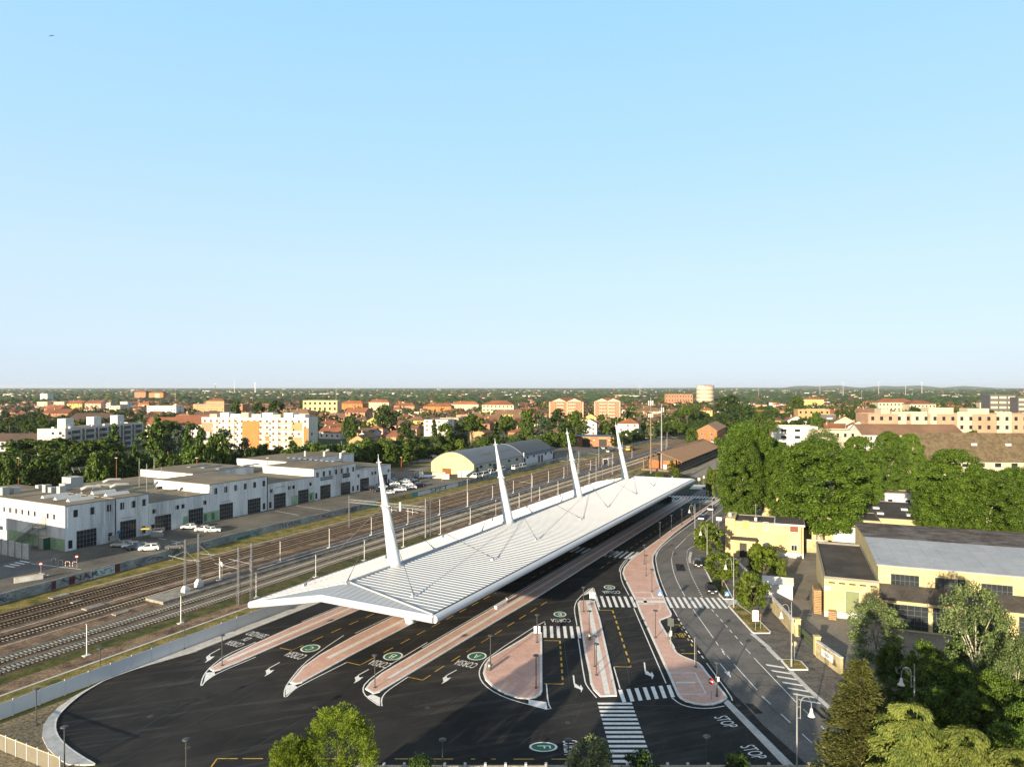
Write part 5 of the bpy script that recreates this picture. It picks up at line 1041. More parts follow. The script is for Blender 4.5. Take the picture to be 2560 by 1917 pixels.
# white container with awning, crates, pallets
wo = T('Z', 880, 1600); wl_ = px_on_line(1982, wo, E_)
wbx = thing('white_shed', 'white corrugated shed with sloping top behind the street tree', 'shed', wo, -EA); m = MB(); m.box(0, wl_, 0, 5, 0, 2.7, no_top=True); m.add([(0, 0, 2.7), (0, 5, 2.7), (0, 2.5, 3.5)], [(0, 2, 1)]); m.add([(wl_, 0, 2.7), (wl_, 5, 2.7), (wl_, 2.5, 3.5)], [(0, 1, 2)]); m.build('wall', W_['white'], wbx)
m = MB(); m.add([(-.2, -.2, 2.68), (wl_ + .2, -.2, 2.68), (wl_ + .2, 2.5, 3.52), (-.2, 2.5, 3.52), (wl_ + .2, 5.2, 2.68), (-.2, 5.2, 2.68)], [(0, 1, 2, 3), (3, 2, 4, 5)]); m.build('roof', W_['white'], wbx)
pal = mat('pallet_wood', (.34, .22, .11), .9, .3, 2)
def pallets(p, n, label, ang=-EA):
    t = thing('pallet_stack', label, 'pallets', p, ang, 'stacks of wooden pallets')
    for i in range(n):
        m = MB(); z = i * .3
        for y in (0, .5, 1.0): m.box(0, 1.2, y, y + .14, z, z + .12)
        m.box(0, 1.2, 0, 1.14, z + .12, z + .22); m.build('pallet', pal, t)
for i in range(5): pallets(ao - E_ * 1.6 + N_ * (1.0 + i * 1.7), 14 - i, ('front', 'second', 'third', 'fourth', 'rearmost')[i] + ' tall stack of wooden pallets along the annex side wall')
pallets(ao + E_ * .6 - N_ * 1.5, 5, 'low stack of pallets against the annex front wall')
# ================================================================ CARS
tyre_m = plain('tyre_rubber', (.012, .012, .012), .9); rim_m = plain('wheel_rim', (.25, .25, .26), .35, .6); car_glass = mat('car_glass', (.012, .015, .018), .06, .05, 1, spec=.8)
lamp_w = plain('head_lamp', (.75, .76, .78), .15); lamp_r = plain('tail_lamp', (.35, .01, .01), .25); plate_m = plain('number_plate', (.75, .75, .74), .5); trim_m = plain('black_trim', (.02, .02, .02), .6)
CARS = {}
def car_meshes(kind):
    if kind in CARS: return CARS[kind]
    S = {'hatch': dict(L=4.0, W=1.74, H=1.50, hood=.92, low=[(-2.0, .55), (-1.95, .88), (-1.15, .98), (1.80, 1.0), (1.98, .80), (2.0, .5)], cab=[(-1.15, .97), (-.45, 1.46), (1.25, 1.48), (1.85, 1.0)]),
         'suv': dict(L=4.4, W=1.84, H=1.64, low=[(-2.2, .60), (-2.12, .95), (-1.2, 1.06), (2.0, 1.08), (2.18, .85), (2.2, .5)], cab=[(-1.2, 1.05), (-.5, 1.60), (1.5, 1.62), (2.08, 1.08)]),
         'estate': dict(L=4.6, W=1.78, H=1.48, low=[(-2.3, .5), (-2.2, .82), (-1.2, .94), (2.15, .98), (2.3, .75), (2.3, .45)], cab=[(-1.2, .93), (-.45, 1.44), (1.8, 1.46), (2.22, .97)]),
         'van': dict(L=5.2, W=1.95, H=2.2, low=[(-2.6, .6), (-2.5, 1.0), (-1.9, 1.15), (2.55, 1.2), (2.6, .9), (2.6, .5)], cab=[(-1.95, 1.14), (-1.35, 2.1), (2.45, 2.2), (2.58, 1.2)])}[kind]
    hw = S['W'] / 2; b = MB()
    prof = [(x, z) for x, z in S['low']]; bot = [(S['low'][-1][0], .28), (S['low'][0][0], .28)]
    P_ = prof + bot; n = len(P_); ins = lambda z: hw - (.06 if z > .8 else 0) - (.08 if z < .35 else 0)
    vs = [(x, -ins(z), z) for x, z in P_] + [(x, ins(z), z) for x, z in P_]
    b.add(vs, [tuple(range(n - 1, -1, -1)), tuple(range(n, 2 * n))] + [(i, (i + 1) % n, n + (i + 1) % n, n + i) for i in range(n)])
    c = S['cab']; tw = hw - .20; bw = hw - .09
    cv = [(c[0][0], -bw, c[0][1]), (c[1][0], -tw, c[1][1]), (c[2][0], -tw, c[2][1]), (c[3][0], -bw, c[3][1])]; cv += [(x, -y, z) for x, y, z in cv]
    b.add(cv, [(1, 2, 6, 5), (3, 2, 1, 0), (4, 5, 6, 7), (0, 1, 5, 4), (2, 3, 7, 6)])
    for sx in (-1, 1): b.cbox((c[0][0] + .25, sx * (hw + .04), c[0][1] + .05), (.12, .14, .12))
    g = MB(); e = .012
    lerp = lambda a, q, t_: tuple(a[i] + (q[i] - a[i]) * t_ for i in range(3))
    def inq(q, a, t_):
        cx = tuple(sum(p[i] for p in q) / 4 for i in range(3)); off = a
        return [tuple(lerp(p, cx, t_)[i] + off[i] for i in range(3)) for p in q]
    g.add(inq([cv[0], cv[1], cv[5], cv[4]], (-e, 0, e), .1), [(0, 1, 2, 3)]); g.add(inq([cv[3], cv[2], cv[6], cv[7]], (e, 0, e), .14), [(0, 1, 2, 3)])
    for s, o in ((-1, 0), (1, 4)):
        A, B_, C_, D_ = cv[o], cv[o + 1], cv[o + 2], cv[o + 3]; mid0, mid1 = lerp(A, D_, .52), lerp(B_, C_, .46); mid2, mid3 = lerp(A, D_, .55), lerp(B_, C_, .52)
        g.add(inq([A, B_, mid1, mid0], (0, s * e, .0), .13), [(0, 1, 2, 3)]); g.add(inq([mid2, mid3, C_, D_], (0, s * e, 0), .13), [(0, 1, 2, 3)])
    wv = MB(); k = wv.M; wv.M = Matrix.Rotation(R(90), 4, 'X'); wv.lathe([(.2, -.1), (.31, -.1), (.325, -.06), (.325, .06), (.31, .1), (.2, .1)], n=14); wv.M = k
    rv = MB(); rv.M = Matrix.Rotation(R(90), 4, 'X'); rv.lathe([(0, .085), (.1, .1), (.2, .085), (.2, -.085), (0, -.085)], n=10)
    fx, rx = S['low'][0][0], S['low'][-1][0]
    hl = MB(); hl.box(-.06, .1, -.2, .2, -.08, .08); tl = MB(); tl.box(-.08, .05, -.16, .16, -.11, .11); pl = MB(); pl.box(-.02, .02, -.26, .26, -.06, .06); bp = MB(); bp.box(-.04, .1, -hw + .12, hw - .12, -.1, .1)
    CARS[kind] = dict(S=S, body=b, glass=g.mesh('windows', car_glass), wheel=wv.mesh('wheel', tyre_m), rim=rv.mesh('rim', rim_m), hl=hl.mesh('headlight', lamp_w), tl=tl.mesh('tail_light', lamp_r), pl=pl.mesh('number_plate', plate_m), bp=bp.mesh('bumper', trim_m), bodies={})
    return CARS[kind]
paints = {n: mat('car_paint_' + n, c, .25, .05, 1, coat=.6) for n, c in (('white', (.72, .72, .71)), ('black', (.010, .010, .012)), ('silver', (.36, .37, .38)), ('navy', (.02, .05, .10)), ('grey', (.10, .105, .11)), ('red', (.42, .015, .02)), ('blue', (.05, .12, .28)))}
def car(kind, paint, p, heading, label, group=None, detail=True, extra=None):
    c = car_meshes(kind)
    if paint not in c['bodies']: c['bodies'][paint] = c['body'].mesh('body', paints[paint])
    t = thing('van' if kind == 'van' else 'parked_car', label, 'van' if kind == 'van' else 'car', p, heading, group)
    bd = link('body', c['bodies'][paint], t); link('windows', c['glass'], t)
    S = c['S']; hw = S['W'] / 2; fx, rx = S['low'][1][0], S['low'][-2][0]
    for x in (fx + .75, rx - .72):
        for s in (-1, 1):
            wq = link('wheel', c['wheel'], t, (x, s * (hw - .09), .325)); 
            if detail: link('rim', c['rim'], wq, (0, s * .02, 0))
    if detail:
        for s in (-1, 1): link('headlight', c['hl'], t, (fx + .02, s * (hw - .28), S['low'][1][1] - .12)); link('tail_light', c['tl'], t, (rx + .03, s * (hw - .22), S['low'][-2][1] + .05))
        link('number_plate', c['pl'], t, (S['low'][0][0] - .04, 0, .5)); link('bumper', c['bp'], t, (S['low'][0][0] - .02, 0, .38))
    if extra: extra(t, S)
    return t
def hd(a, b): d = b - a; return math.atan2(-d.y, -d.x)          # car front (-x) points from a to b
def stripe(t, S):
    teal = plain('teal_livery', (.02, .22, .20), .4)
    for s in (-1, 1): m = MB(); y = s * (S['W'] / 2 + .004); m.add([(-.2, y, .45), (.4, y, .45), (1.2, y, .9), (.7, y, .9)], [(0, 1, 2, 3)] if s < 0 else [(3, 2, 1, 0)]); m.build('livery_stripe', teal, t)
q = lambda k, x, y, z=0: T(k, x, y, z)
car('suv', 'black', q('R', 950, 690), hd(q('R', 900, 600), q('R', 985, 790)), 'black crossover parked with its nose at the crossing beside the grass')
car('hatch', 'black', q('R', 725, 240), hd(q('R', 700, 150), q('R', 745, 330)), 'small black car parked at the kerb before the round street tree')
car('hatch', 'black', q('P', 1755, 1510), hd(q('P', 1800, 1420), q('P', 1730, 1540)), 'nearer small black car driving down the road beside the pink strip')
car('hatch', 'black', q('P', 1915, 1350), hd(q('P', 1960, 1260), q('P', 1890, 1380)), 'farther small dark car driving down the road beside the pink strip')
car('estate', 'black', q('P', 1865, 978), math.pi * 0 + R(5), 'long black car crossing the road end by the canopy corner')
ov = uv(139.5, 9, 0); van_n = car('van', 'navy', ov, R(5), 'dark blue vehicle standing in the shade under the canopy far end')
GWs = 'cars parked before the white workshops'
PF = lambda k, x, y: T(k, x, y, Z0)
hW = R(62)
for i, (kind, pt, k, x, y, h, lb, ex) in enumerate((('estate', 'silver', 'M', 30, 1560, R(8), 'silver estate car leftmost in the row of four before the workshops', None), ('hatch', 'white', 'M', 200, 1580, R(12), 'white compact with teal marks second from left in the row of four', stripe), ('suv', 'navy', 'M', 300, 1610, R(14), 'dark blue car third from left in the row of four', None), ('suv', 'white', 'M', 505, 1625, R(15), 'white crossover rightmost in the row of four before the workshops', None),
    ('hatch', 'white', 'M', 1190, 1255, R(12), 'white and teal car close to the open workshop door, left of two similar ones', stripe), ('hatch', 'white', 'M', 1430, 1295, R(14), 'white car half hidden behind the white and teal car on the forecourt', stripe), ('hatch', 'white', 'M', 1600, 1310, R(14) + math.pi, 'white and teal car showing its tail on the open forecourt', stripe), ('hatch', 'grey', 'M', 945, 1600, R(18), 'grey-green car almost hidden behind the retaining wall', None))):
    car(kind, pt, PF(k, x, y), h, lb, GWs, True, ex)
GCl = 'cars crowded at the end of the workshops'
cl = [(1270, 715, 'white'), (1330, 735, 'white'), (1420, 712, 'white'), (1455, 690, 'silver'), (1350, 755, 'silver'), (1445, 738, 'white'), (1500, 720, 'black'), (1300, 770, 'black'), (1250, 740, 'black'), (1380, 785, 'white'), (1440, 770, 'white'), (1475, 765, 'white'), (1550, 745, 'black'), (1320, 700, 'silver'), (1280, 810, 'white'), (1090, 775, 'black'), (1150, 770, 'navy'), (1195, 790, 'black'), (1175, 755, 'silver'), (1230, 765, 'white')]
for i, (x, y, pt) in enumerate(cl): car('hatch' if i % 3 else 'suv', pt, T('6', x, y, Z0), R(10 + (i * 37) % 25) + (math.pi if i % 4 == 0 else 0), {'white': 'white', 'black': 'black', 'silver': 'silver', 'navy': 'dark blue'}[pt] + ' car in the crowd parked between the workshops and the storage yard', GCl, True)
GFar = 'cars in the car park behind the arched warehouse'
for i, (x, y, pt, k) in enumerate([(375, 490, 'red', 'suv'), (460, 485, 'black', 'hatch'), (520, 545, 'grey', 'estate'), (660, 525, 'silver', 'suv'), (700, 525, 'silver', 'hatch'), (745, 520, 'white', 'hatch'), (790, 515, 'grey', 'hatch'), (760, 445, 'black', 'suv'), (830, 440, 'white', 'suv'), (880, 432, 'white', 'hatch'), (15, 525, 'red', 'hatch')]):
    car(k, pt, T('W', x, y, Z0), R(15) + (math.pi if i % 2 else 0), ('red car nearest the trees, right of the orange-red lamp post' if i == 0 else 'red car at the far corner of the workshop block' if i == 10 else {'black': 'black', 'grey': 'dark grey', 'silver': 'silver', 'white': 'white'}[pt] + ' car in the gravel car park left of the arched warehouse'), GFar, False)
GR = 'cars parked before the brick pavilion'
r2_ = random.Random(5)
for i in range(26):
    x = 1386 + (i % 13) * 13.5 + r2_.uniform(-2, 2); y = 1121 + (i // 13) * 8 + r2_.uniform(-1, 1); pt = r2_.choice(['white', 'black', 'grey', 'silver', 'white', 'blue', 'black'])
    if x < 1400 or x > 1545 or y > 1122 or True: car('hatch', pt, G(x, y), R(90 + r2_.uniform(-8, 8)), {'white': 'white', 'black': 'black', 'grey': 'dark grey', 'silver': 'silver', 'blue': 'blue'}[pt] + ' car parked in the rows in front of the brick pavilion', GR, False)
for i in range(12): x = 1555 + i * 11; pt = r2_.choice(['black', 'grey', 'white', 'silver']); car('hatch', pt, G(x, 1108 - i * 2.0), R(80), {'white': 'white', 'black': 'black', 'grey': 'dark grey', 'silver': 'silver'}[pt] + ' car in the tree-shaded row right of the brick pavilion', 'cars under the trees beyond the railway wall', False)
GV = 'white vans along the wall beside the barrel warehouses'
for i, (x, y) in enumerate(((970, 965), (1110, 920), (1250, 885), (1490, 850), (1600, 825), (870, 985))): car('van', 'white', T('X', x, y + 12, Z0), RZU + math.pi * (i % 2), 'white van behind the wall beside the barrel warehouses, showing its roof', GV, False)
# storage yard before the arched warehouse
yp = lambda x, y: T('W', x, y, Z0)
tk = thing('flatbed_truck', 'small blue flatbed truck with white cab in the storage yard', 'truck', yp(740, 800), R(8))
m = MB(); m.box(-3.2, -1.6, -1, 1, .5, 2.6); m.build('cab', paints['white'], tk); m = MB(); m.box(-3.23, -3.2, -.85, .85, 1.5, 2.3); m.build('windscreen', car_glass, tk); m = MB(); m.box(-1.5, 3.2, -1.05, 1.05, .8, 1.3); m.build('flatbed', paints['blue'], tk)
for x in (-2.5, 1.8):
    for s in (-1, 1): link('wheel', car_meshes('van')['wheel'], tk, (x, s * .95, .42), 0, (1.3, 1.3, 1.3))
def box_thing(name, label, cat, p, ang, L, D, h, mt, pm=None, group=None):
    t = thing(name, label, cat, p, ang, group); m = MB(); m.box(0, L, 0, D, 0, h); m.build('body', mt, t); m = MB()
    n = max(3, int(L / .6))
    for i in range(n): m.box(L * i / n, L * i / n + .12, -.05, -.002, .1, h - .1)
    m.box(-.04, L + .04, -.06, D + .04, h + .002, h + .12); m.build('ribs', pm or mt, t); return t
rust = mat('rusty_orange', (.22, .085, .03), .85, .3, 1.5)
box_thing('shipping_container', 'white container standing before the arched gable', 'container', yp(1270, 780), R(4), 6.5, 2.5, 2.7, W_['white']); box_thing('shipping_container', 'grey container with rusty roof left in the storage yard', 'container', yp(190, 800), R(4), 8, 2.6, 3.0, W_['grey'], rust)
box_thing('white_crate', 'white crate stack under a blue cover in the storage yard', 'crate', yp(835, 800), R(4), 5.2, 2.4, 2.2, W_['cream'], paints['white']); box_thing('water_tank', 'round-cornered white tank in the storage yard', 'tank', yp(990, 810), R(4), 3.2, 2.2, 1.7, paints['white']); box_thing('rusty_frames', 'stack of rust-brown frames against the pale yellow gable', 'frames', yp(1010, 740), R(4), 8.5, 2.2, 2.6, rust)
for i, (x, y) in enumerate(((530, 790), (590, 770), (640, 795), (470, 760))): t = thing('scrap_heap', ('grey scrap heap nearest the car crowd', 'grey scrap heap behind the fence', 'grey scrap heap beside the blue truck', 'rusty scrap heap beside the grey container')[i], 'scrap', yp(x, y)); m = MB(); [m.cbox((r2_.uniform(-1.5, 1.5), r2_.uniform(-1, 1), r2_.uniform(.3, 1.6)), (r2_.uniform(.5, 1.6), r2_.uniform(.5, 1.2), r2_.uniform(.3, .9)), r2_.uniform(0, 3)) for _ in range(14)]; m.build('scrap', rust if i == 3 else hvac, t)
bm_ = thing('conveyor', 'dark green conveyor chute leaning up beside the warehouse corner', 'machine', yp(1500, 780), R(20)); m = MB(); m.add([(-2, -.4, .3), (2, -.4, 2.6), (2.4, -.4, 3.6), (-2, -.4, 1.0), (-2, .4, .3), (2, .4, 2.6), (2.4, .4, 3.6), (-2, .4, 1.0)], [(0, 1, 2, 3), (7, 6, 5, 4), (0, 4, 5, 1), (1, 5, 6, 2), (2, 6, 7, 3), (3, 7, 4, 0)]); m.build('chute', plain('dark_green', (.02, .07, .05)), bm_)
for i, (k, x, y, h) in enumerate((('W', 298, 838, 9.5), ('W', 1000, 850, 9.5))):
    t = thing('lamp_post', ('orange-red lamp post rising from the crowd of parked cars', 'orange-red lamp post in the storage yard before the arched gable')[i], 'street lamp', T(k, x, y, Z0)); m = MB(); m.tube([(0, 0, 0), (0, 0, h)], [.13, .08], 7); m.build('pole', mat('orange_red_post', (.45, .10, .04), .6, .1, 1), t); m = MB(); m.box(-.5, .2, -.12, .12, h, h + .12); m.build('lamp_head', frame_w, t)
GLp = 'grey lamp posts around the car park behind the warehouses'
for i, (px, pb, ph) in enumerate(((854, 1146, 1104), (862, 1140, 1112), (1049, 1145, 1115), (1054, 1142, 1104), (1149, 1126, 1094), (1162, 1124, 1105), (1254, 1108, 1090), (1262, 1106, 1087), (640, 1150, 1126), (912, 1140, 1116), (1625, 1078, 1050), (1690, 1072, 1050), (1716, 1068, 1050), (1585, 1092, 1065), (1500, 1102, 1075))):
    p = G(px, pb); h = max(5, min(12, (pb - ph) / FPX * p.y)); t = thing('lamp_post', 'grey lamp post at the tree edge beyond the railway', 'street lamp', p, 0, GLp); m = MB(); m.tube([(0, 0, 0), (0, 0, h)], [.14, .09], 6); m.build('pole', pole_m, t); m = MB(); m.box(-.6, .2, -.14, .14, h, h + .12); m.build('lamp_head', pole_m, t)
for i, (px, py) in enumerate(((46, 1215), (291, 1195), (492, 1180), (669, 1165))):
    p = at(px, py, 240); t = thing('lamp_post', ('rust-red lamp post leftmost behind the workshop block', 'rust-red lamp post behind the roof near the aerials', 'rust-red lamp post behind the middle of the workshop block', 'rust-red lamp post behind the right end of the workshop roofs')[i], 'street lamp', (p.x, p.y, 0)); h = 15; m = MB(); m.tube([(0, 0, 0), (0, 0, h)], [.15, .1], 6); m.build('pole', rust, t); m = MB(); m.box(-.5, .4, -.2, .2, h, h + .15); m.build('lamp_head', frame_w, t)

# ================================================================ STREET FURNITURE AND SIGNS
def sign(name, label, p, rz, h, build, post=.04, cat='sign'):
    t = thing(name, label, cat, p, rz); m = MB(); m.tube([(0, 0, 0), (0, 0, h)], post, 6); m.build('post', steel_grey, t); build(t); return t
blue_s = plain('sign_blue', (.03, .16, .42)); red_s = plain('sign_red', (.55, .012, .02)); white_s = sw
def crossing(t, h=2.2):
    m = MB(); m.box(-.42, .42, -.06, -.03, h, h + .84); pn = m.build('sign_panel', blue_s, t); m = MB(); m.add([(-.3, -.065, h + .12), (.3, -.065, h + .12), (0, -.065, h + .7)], [(0, 1, 2)]); m.build('white_triangle', white_s, pn)
    m = MB(); m.tube([(-.03, -.07, h + .18), (.02, -.07, h + .38), (0, -.07, h + .5)], .04, 4); m.build('walking_figure', trim_m, pn)
sign('crossing_sign', 'blue pedestrian crossing sign on a post at the pink pavement', T('4', 1570, 415), R(-20), 3.6, lambda t: crossing(t, 2.9)); sign('crossing_sign', 'blue pedestrian crossing sign in the kerbed grass by the black crossover', T('R', 1225, 905), R(-10), 2.0, lambda t: crossing(t, 1.6))
def noentry(t, h=2.4, r=.33):
    m = MB(); m.M = Matrix.Translation((0, -.05, h)) @ Matrix.Rotation(R(90), 4, 'X'); m.lathe([(0, .02), (r, .02), (r, -.02), (0, -.02)], n=20); pn = m.build('sign_disc', red_s, t); m = MB(); m.box(-r * .72, r * .72, -.085, -.072, h - .1, h + .1); m.build('white_bar', white_s, pn)
sign('no_entry_sign', 'round red no entry sign at the tip of the pink pavement', T('S', 545, 725), R(-55), 2.6, lambda t: noentry(t, 2.5, .42)); sign('no_entry_sign', 'no entry sign by the striped barriers on the left forecourt', T('L', 1325, 1375, Z0), R(10), 2.6, noentry); sign('no_entry_sign', 'no entry sign under a white lamp by the low wall at far left', T('L', 705, 1510, Z0), R(10), 2.6, noentry)
def plate(w, h, z, mt): return lambda t: (lambda m: (m.box(-w / 2, w / 2, -.05, -.02, z, z + h), m.build('sign_panel', mt, t)))(MB())
sign('direction_sign', 'white rectangular sign seen from behind in the grass triangle', T('R', 1717, 1370), R(-5), 3.3, plate(.95, 1.8, 1.7, sw)); sign('round_sign', 'back of a rust-tinged round sign in the grass triangle', T('R', 1805, 1340), R(10), 2.6, lambda t: (lambda m: (setattr(m, 'M', Matrix.Translation((0, -.05, 2.4)) @ Matrix.Rotation(R(90), 4, 'X')), m.lathe([(0, .02), (.3, .02), (.3, -.02), (0, -.02)], n=16), m.build('sign_disc', rust, t)))(MB()))
sign('round_sign', 'pale back of a round sign in the small grass triangle by the gate', T('Q', 562, 1390), R(5), 2.9, lambda t: (lambda m: (setattr(m, 'M', Matrix.Translation((0, -.05, 2.6)) @ Matrix.Rotation(R(90), 4, 'X')), m.lathe([(0, .02), (.42, .02), (.42, -.02), (0, -.02)], n=18), m.build('sign_disc', cream, t)))(MB()))
sign('bus_stop_board', 'dark grey bus stop board at the corner of the bus bay', T('R', 255, 1620), R(-25), 4.4, plate(.95, 1.25, 3.1, plain('board_grey', (.045, .06, .06))), .05); sign('bus_stop_timetable', 'thin grey post with a small white timetable beside the bus bay', T('R', 258, 1560), R(-25), 2.2, plate(.3, .8, 1.1, sw)); sign('plain_post', 'pale slim post beside the lamp at the lower end of the bus bay', T('4', 1847, 855), 0, 4.2, lambda t: None, .05, 'post')
sign('small_plate', 'small white plate on the lamp post at the pavement tip', T('S', 630, 668), R(-30), 2.5, plate(.45, .6, 2.0, sw)); sign('shop_board', 'upper white shop board at the street corner left of the yellow house', T('Y', 1085, 1215), R(-10), 4.6, plate(1.4, .9, 3.8, sw)); sign('shop_board', 'lower white and green shop board left of the yellow house', T('Y', 1065, 1290), R(-10), 1.9, lambda t: (plate(1.5, 1.2, .7, sw)(t), plate(1.2, .35, .85, plain('sign_green', (.06, .3, .1)))(t)))
sign('street_sign', 'white sign on a dark post at the canopy far corner', T('P', 1707, 962), 0, 4.2, plate(.9, 1.1, 2.9, sw)); sign('street_sign', 'small white sign near the far gate bar', T('P', 1790, 930), 0, 4.2, plate(.6, .8, 3.2, sw)); sign('parking_sign', 'blue square parking sign before the second workshop door', T('L', 2050, 920, Z0), R(15), 2.7, plate(.75, .8, 1.9, blue_s))
sign('street_lamp', 'grey post with a flat pale lamp arm at the canopy far corner', T('P', 1985, 1060), 0, 7.5, lambda t: (lambda m: (m.box(-1.8, .1, -.2, .2, 7.4, 7.55), m.build('lamp_head', frame_w, t)))(MB()), .09, 'street lamp')
def twin(label, p, rz):
    t = thing('twin_sign', label, 'sign', p, rz)
    for x in (-.45, .45): m = MB(); m.tube([(x, 0, 0), (x, 0, 2.6)], .035, 6); m.build('post', steel_grey, t)
    m = MB(); m.box(-.5, -.04, -.05, -.02, 1.5, 2.6); m.build('sign_panel', sw, t); m = MB(); m.box(.04, .5, -.05, -.02, 1.5, 2.6); m.build('sign_panel', sw, t); m = MB(); m.box(-.7, .7, -.2, .2, 0, .06); m.build('base', steel_grey, t)
twin('white twin panel sign at the far tip of the drop-shaped island', T('4', 585, 660), R(0)); twin('white twin panel sign at the far end of the narrow island', T('4', 1028, 372), R(-10)); bin_post = sign('plain_post', 'short pale post near the front end of the narrow island', T('4', 1172, 985), 0, 1.7, lambda t: None, .04, 'post')
def bin_(label, p):
    t = thing('litter_bin', label, 'bin', p, 0, 'round grey litter bins of the station'); m = MB(); m.lathe([(0, 0), (.27, 0), (.30, .1), (.30, 1.0), (.24, 1.1), (0, 1.12)], n=14); m.build('drum', plain('bin_grey', (.10, .10, .09)), t); m = MB(); m.box(-.12, .12, -.33, -.28, .62, .85); m.build('label_plate', sw, t)
for k, x, y, lb in (('4', 202, 888, 'grey litter bin on the left corner of the drop-shaped island'), ('4', 1003, 643, 'grey litter bin halfway along the narrow island'), ('4', 343, 345, 'dark litter bin beside the white bench on the long island'), ('4', 1645, 640, 'litter bin at the edge of the bus bay')):
    p = T(k, x, y); p.z = .145; bin_(lb, p)
bt = thing('bench', 'white block bench on the long island beside the canopy edge', 'bench', T('4', 252, 398), RZU); bt.location.z = .145
m = MB(); m.box(0, 4.2, -.3, .3, .42, .52); m.build('seat', sw, bt); m = MB(); m.box(.1, 4.1, -.24, .24, 0, .42); m.build('plinth', sw, bt)
for i, (x, y) in enumerate(((1050, 780), (860, 1490))):
    pass
# striped barriers on the left forecourt
for i, (x, y) in enumerate(((925, 1290), (1040, 1320), (1165, 1345), (1290, 1350))):
    t = thing('hoop_barrier', ('leftmost', 'second', 'third', 'rightmost')[i] + ' red and white hoop barrier on the left forecourt', 'barrier', T('L', x, y, Z0), R(-10), 'striped hoop barriers'); m = MB(); m.tube([(-.55, 0, 0), (-.55, 0, .8), (-.4, 0, 1.0), (.4, 0, 1.0), (.55, 0, .8), (.55, 0, 0)], .05, 6); m.build('hoop', sw, t); m = MB(); [m.tube([(x0, 0, 1.0), (x0 + .2, 0, 1.0)], .056, 6) for x0 in (-.3, .1)]; m.tube([(-.55, 0, .3), (-.55, 0, .55)], .056, 6); m.tube([(.55, 0, .3), (.55, 0, .55)], .056, 6); m.build('red_bands', red_s, t)
# prefabricated wall, hut, low walls at far left
t = thing('precast_wall', 'ribbed grey precast wall at the far left street corner', 'wall', T('L', 510, 1240, Z0), 0); d0 = T('L', -200, 1090, Z0) - T('L', 510, 1240, Z0)
m = MB(); n = 6
for i in range(n): a = d0 * (i / n); b_ = d0 * ((i + 1) / n); nn = Vector((-d0.y, d0.x, 0)).normalized() * .09; m.prism([a - nn, b_ - nn, b_ + nn, a + nn], 0, 3.4)
m.build('panels', concrete, t); m = MB()
for i in range(n + 1): c = d0 * (i / n); m.cbox((c.x, c.y, 1.75), (.3, .3, 3.5))
m.build('posts', roof_edge, t)
ht = thing('site_hut', 'small green and grey site hut beside the outside stair', 'hut', T('L', 765, 1065, Z0), RZU - R(8)); m = MB(); m.box(-.2, 3.0, 0, 2.6, 0, 2.7); m.build('wall', plain('hut_green', (.015, .09, .05)), ht); m = MB(); m.box(-.25, -.2, .1, 2.5, 0, 2.6); m.build('front', W_['grey'], ht); m = MB(); m.box(-.4, 3.2, -.2, 2.8, 2.702, 2.85); m.build('roof', W_['cream'], ht)
aw = thing('awning', 'dark blue awning at the left edge below the white workshop face', 'awning', T('L', 40, 850, Z0), RZU); m = MB(); n = 8
for i in range(n):
    a0, a1 = i * math.pi / 2 / n, (i + 1) * math.pi / 2 / n; p0 = (-1.6 * math.sin(a0), 2.6 + 1.4 * math.cos(a0)); p1 = (-1.6 * math.sin(a1), 2.6 + 1.4 * math.cos(a1)); m.add([(p0[0], -3, p0[1]), (p0[0], 1, p0[1]), (p1[0], 1, p1[1]), (p1[0], -3, p1[1])], [(0, 1, 2, 3)])
m.box(-1.6, 0, -3, 1, 2.5, 2.6); m.build('cloth', plain('navy_cloth', (.01, .025, .07)), aw); m = MB(); [m.tube([(-1.5, y, 0), (-1.5, y, 2.6)], .06, 5) for y in (-2.9, .9)]; m.build('legs', steel_dark, aw)
t = thing('low_wall', 'low concrete wall with sunlit coping by the left street', 'wall', T('L', 240, 1640, Z0)); a, b_ = Vector((0, 0, 0)), T('L', 740, 1560, Z0) - T('L', 240, 1640, Z0); nn = Vector((-b_.y, b_.x, 0)).normalized() * .2; m = MB(); m.prism([a - nn, b_ - nn, b_ + nn, a + nn], 0, 1.0); m.build('wall_body', concrete, t); m = MB(); nn *= 1.3; m.prism([a - nn, b_ - nn, b_ + nn, a + nn], 1.002, 1.1); m.build('coping', W_['cream'], t)
for i, (k, x, y) in enumerate((('M', 560, 1400), ('L', 1830, 930))):
    t = thing('rubbish_cage', ('mesh skip with a yellow lid before the third workshop door', 'rack of scrap with a yellow board before the first workshop corner')[i], 'cage', T(k, x, y, Z0), R(10)); m = MB()
    for xx in (-2.5, 0, 2.5):
        for yy in (-.8, .8): m.tube([(xx, yy, 0), (xx, yy, 2.2)], .05, 4)
    for z in (.4, 1.3, 2.2): m.tube([(-2.5, -.8, z), (2.5, -.8, z), (2.5, .8, z), (-2.5, .8, z), (-2.5, -.8, z)], .04, 4)
    m.build('frame', steel_grey, t); m = MB(); m.box(-2.5, -.5, -.8, .8, 2.25, 2.4); m.build('lid', plain('sign_yellow', (.7, .48, .02)), t); m = MB(); m.box(-.3, 2.4, -.6, .6, .1, 1.6); m.build('crates', W_['grey'], t)
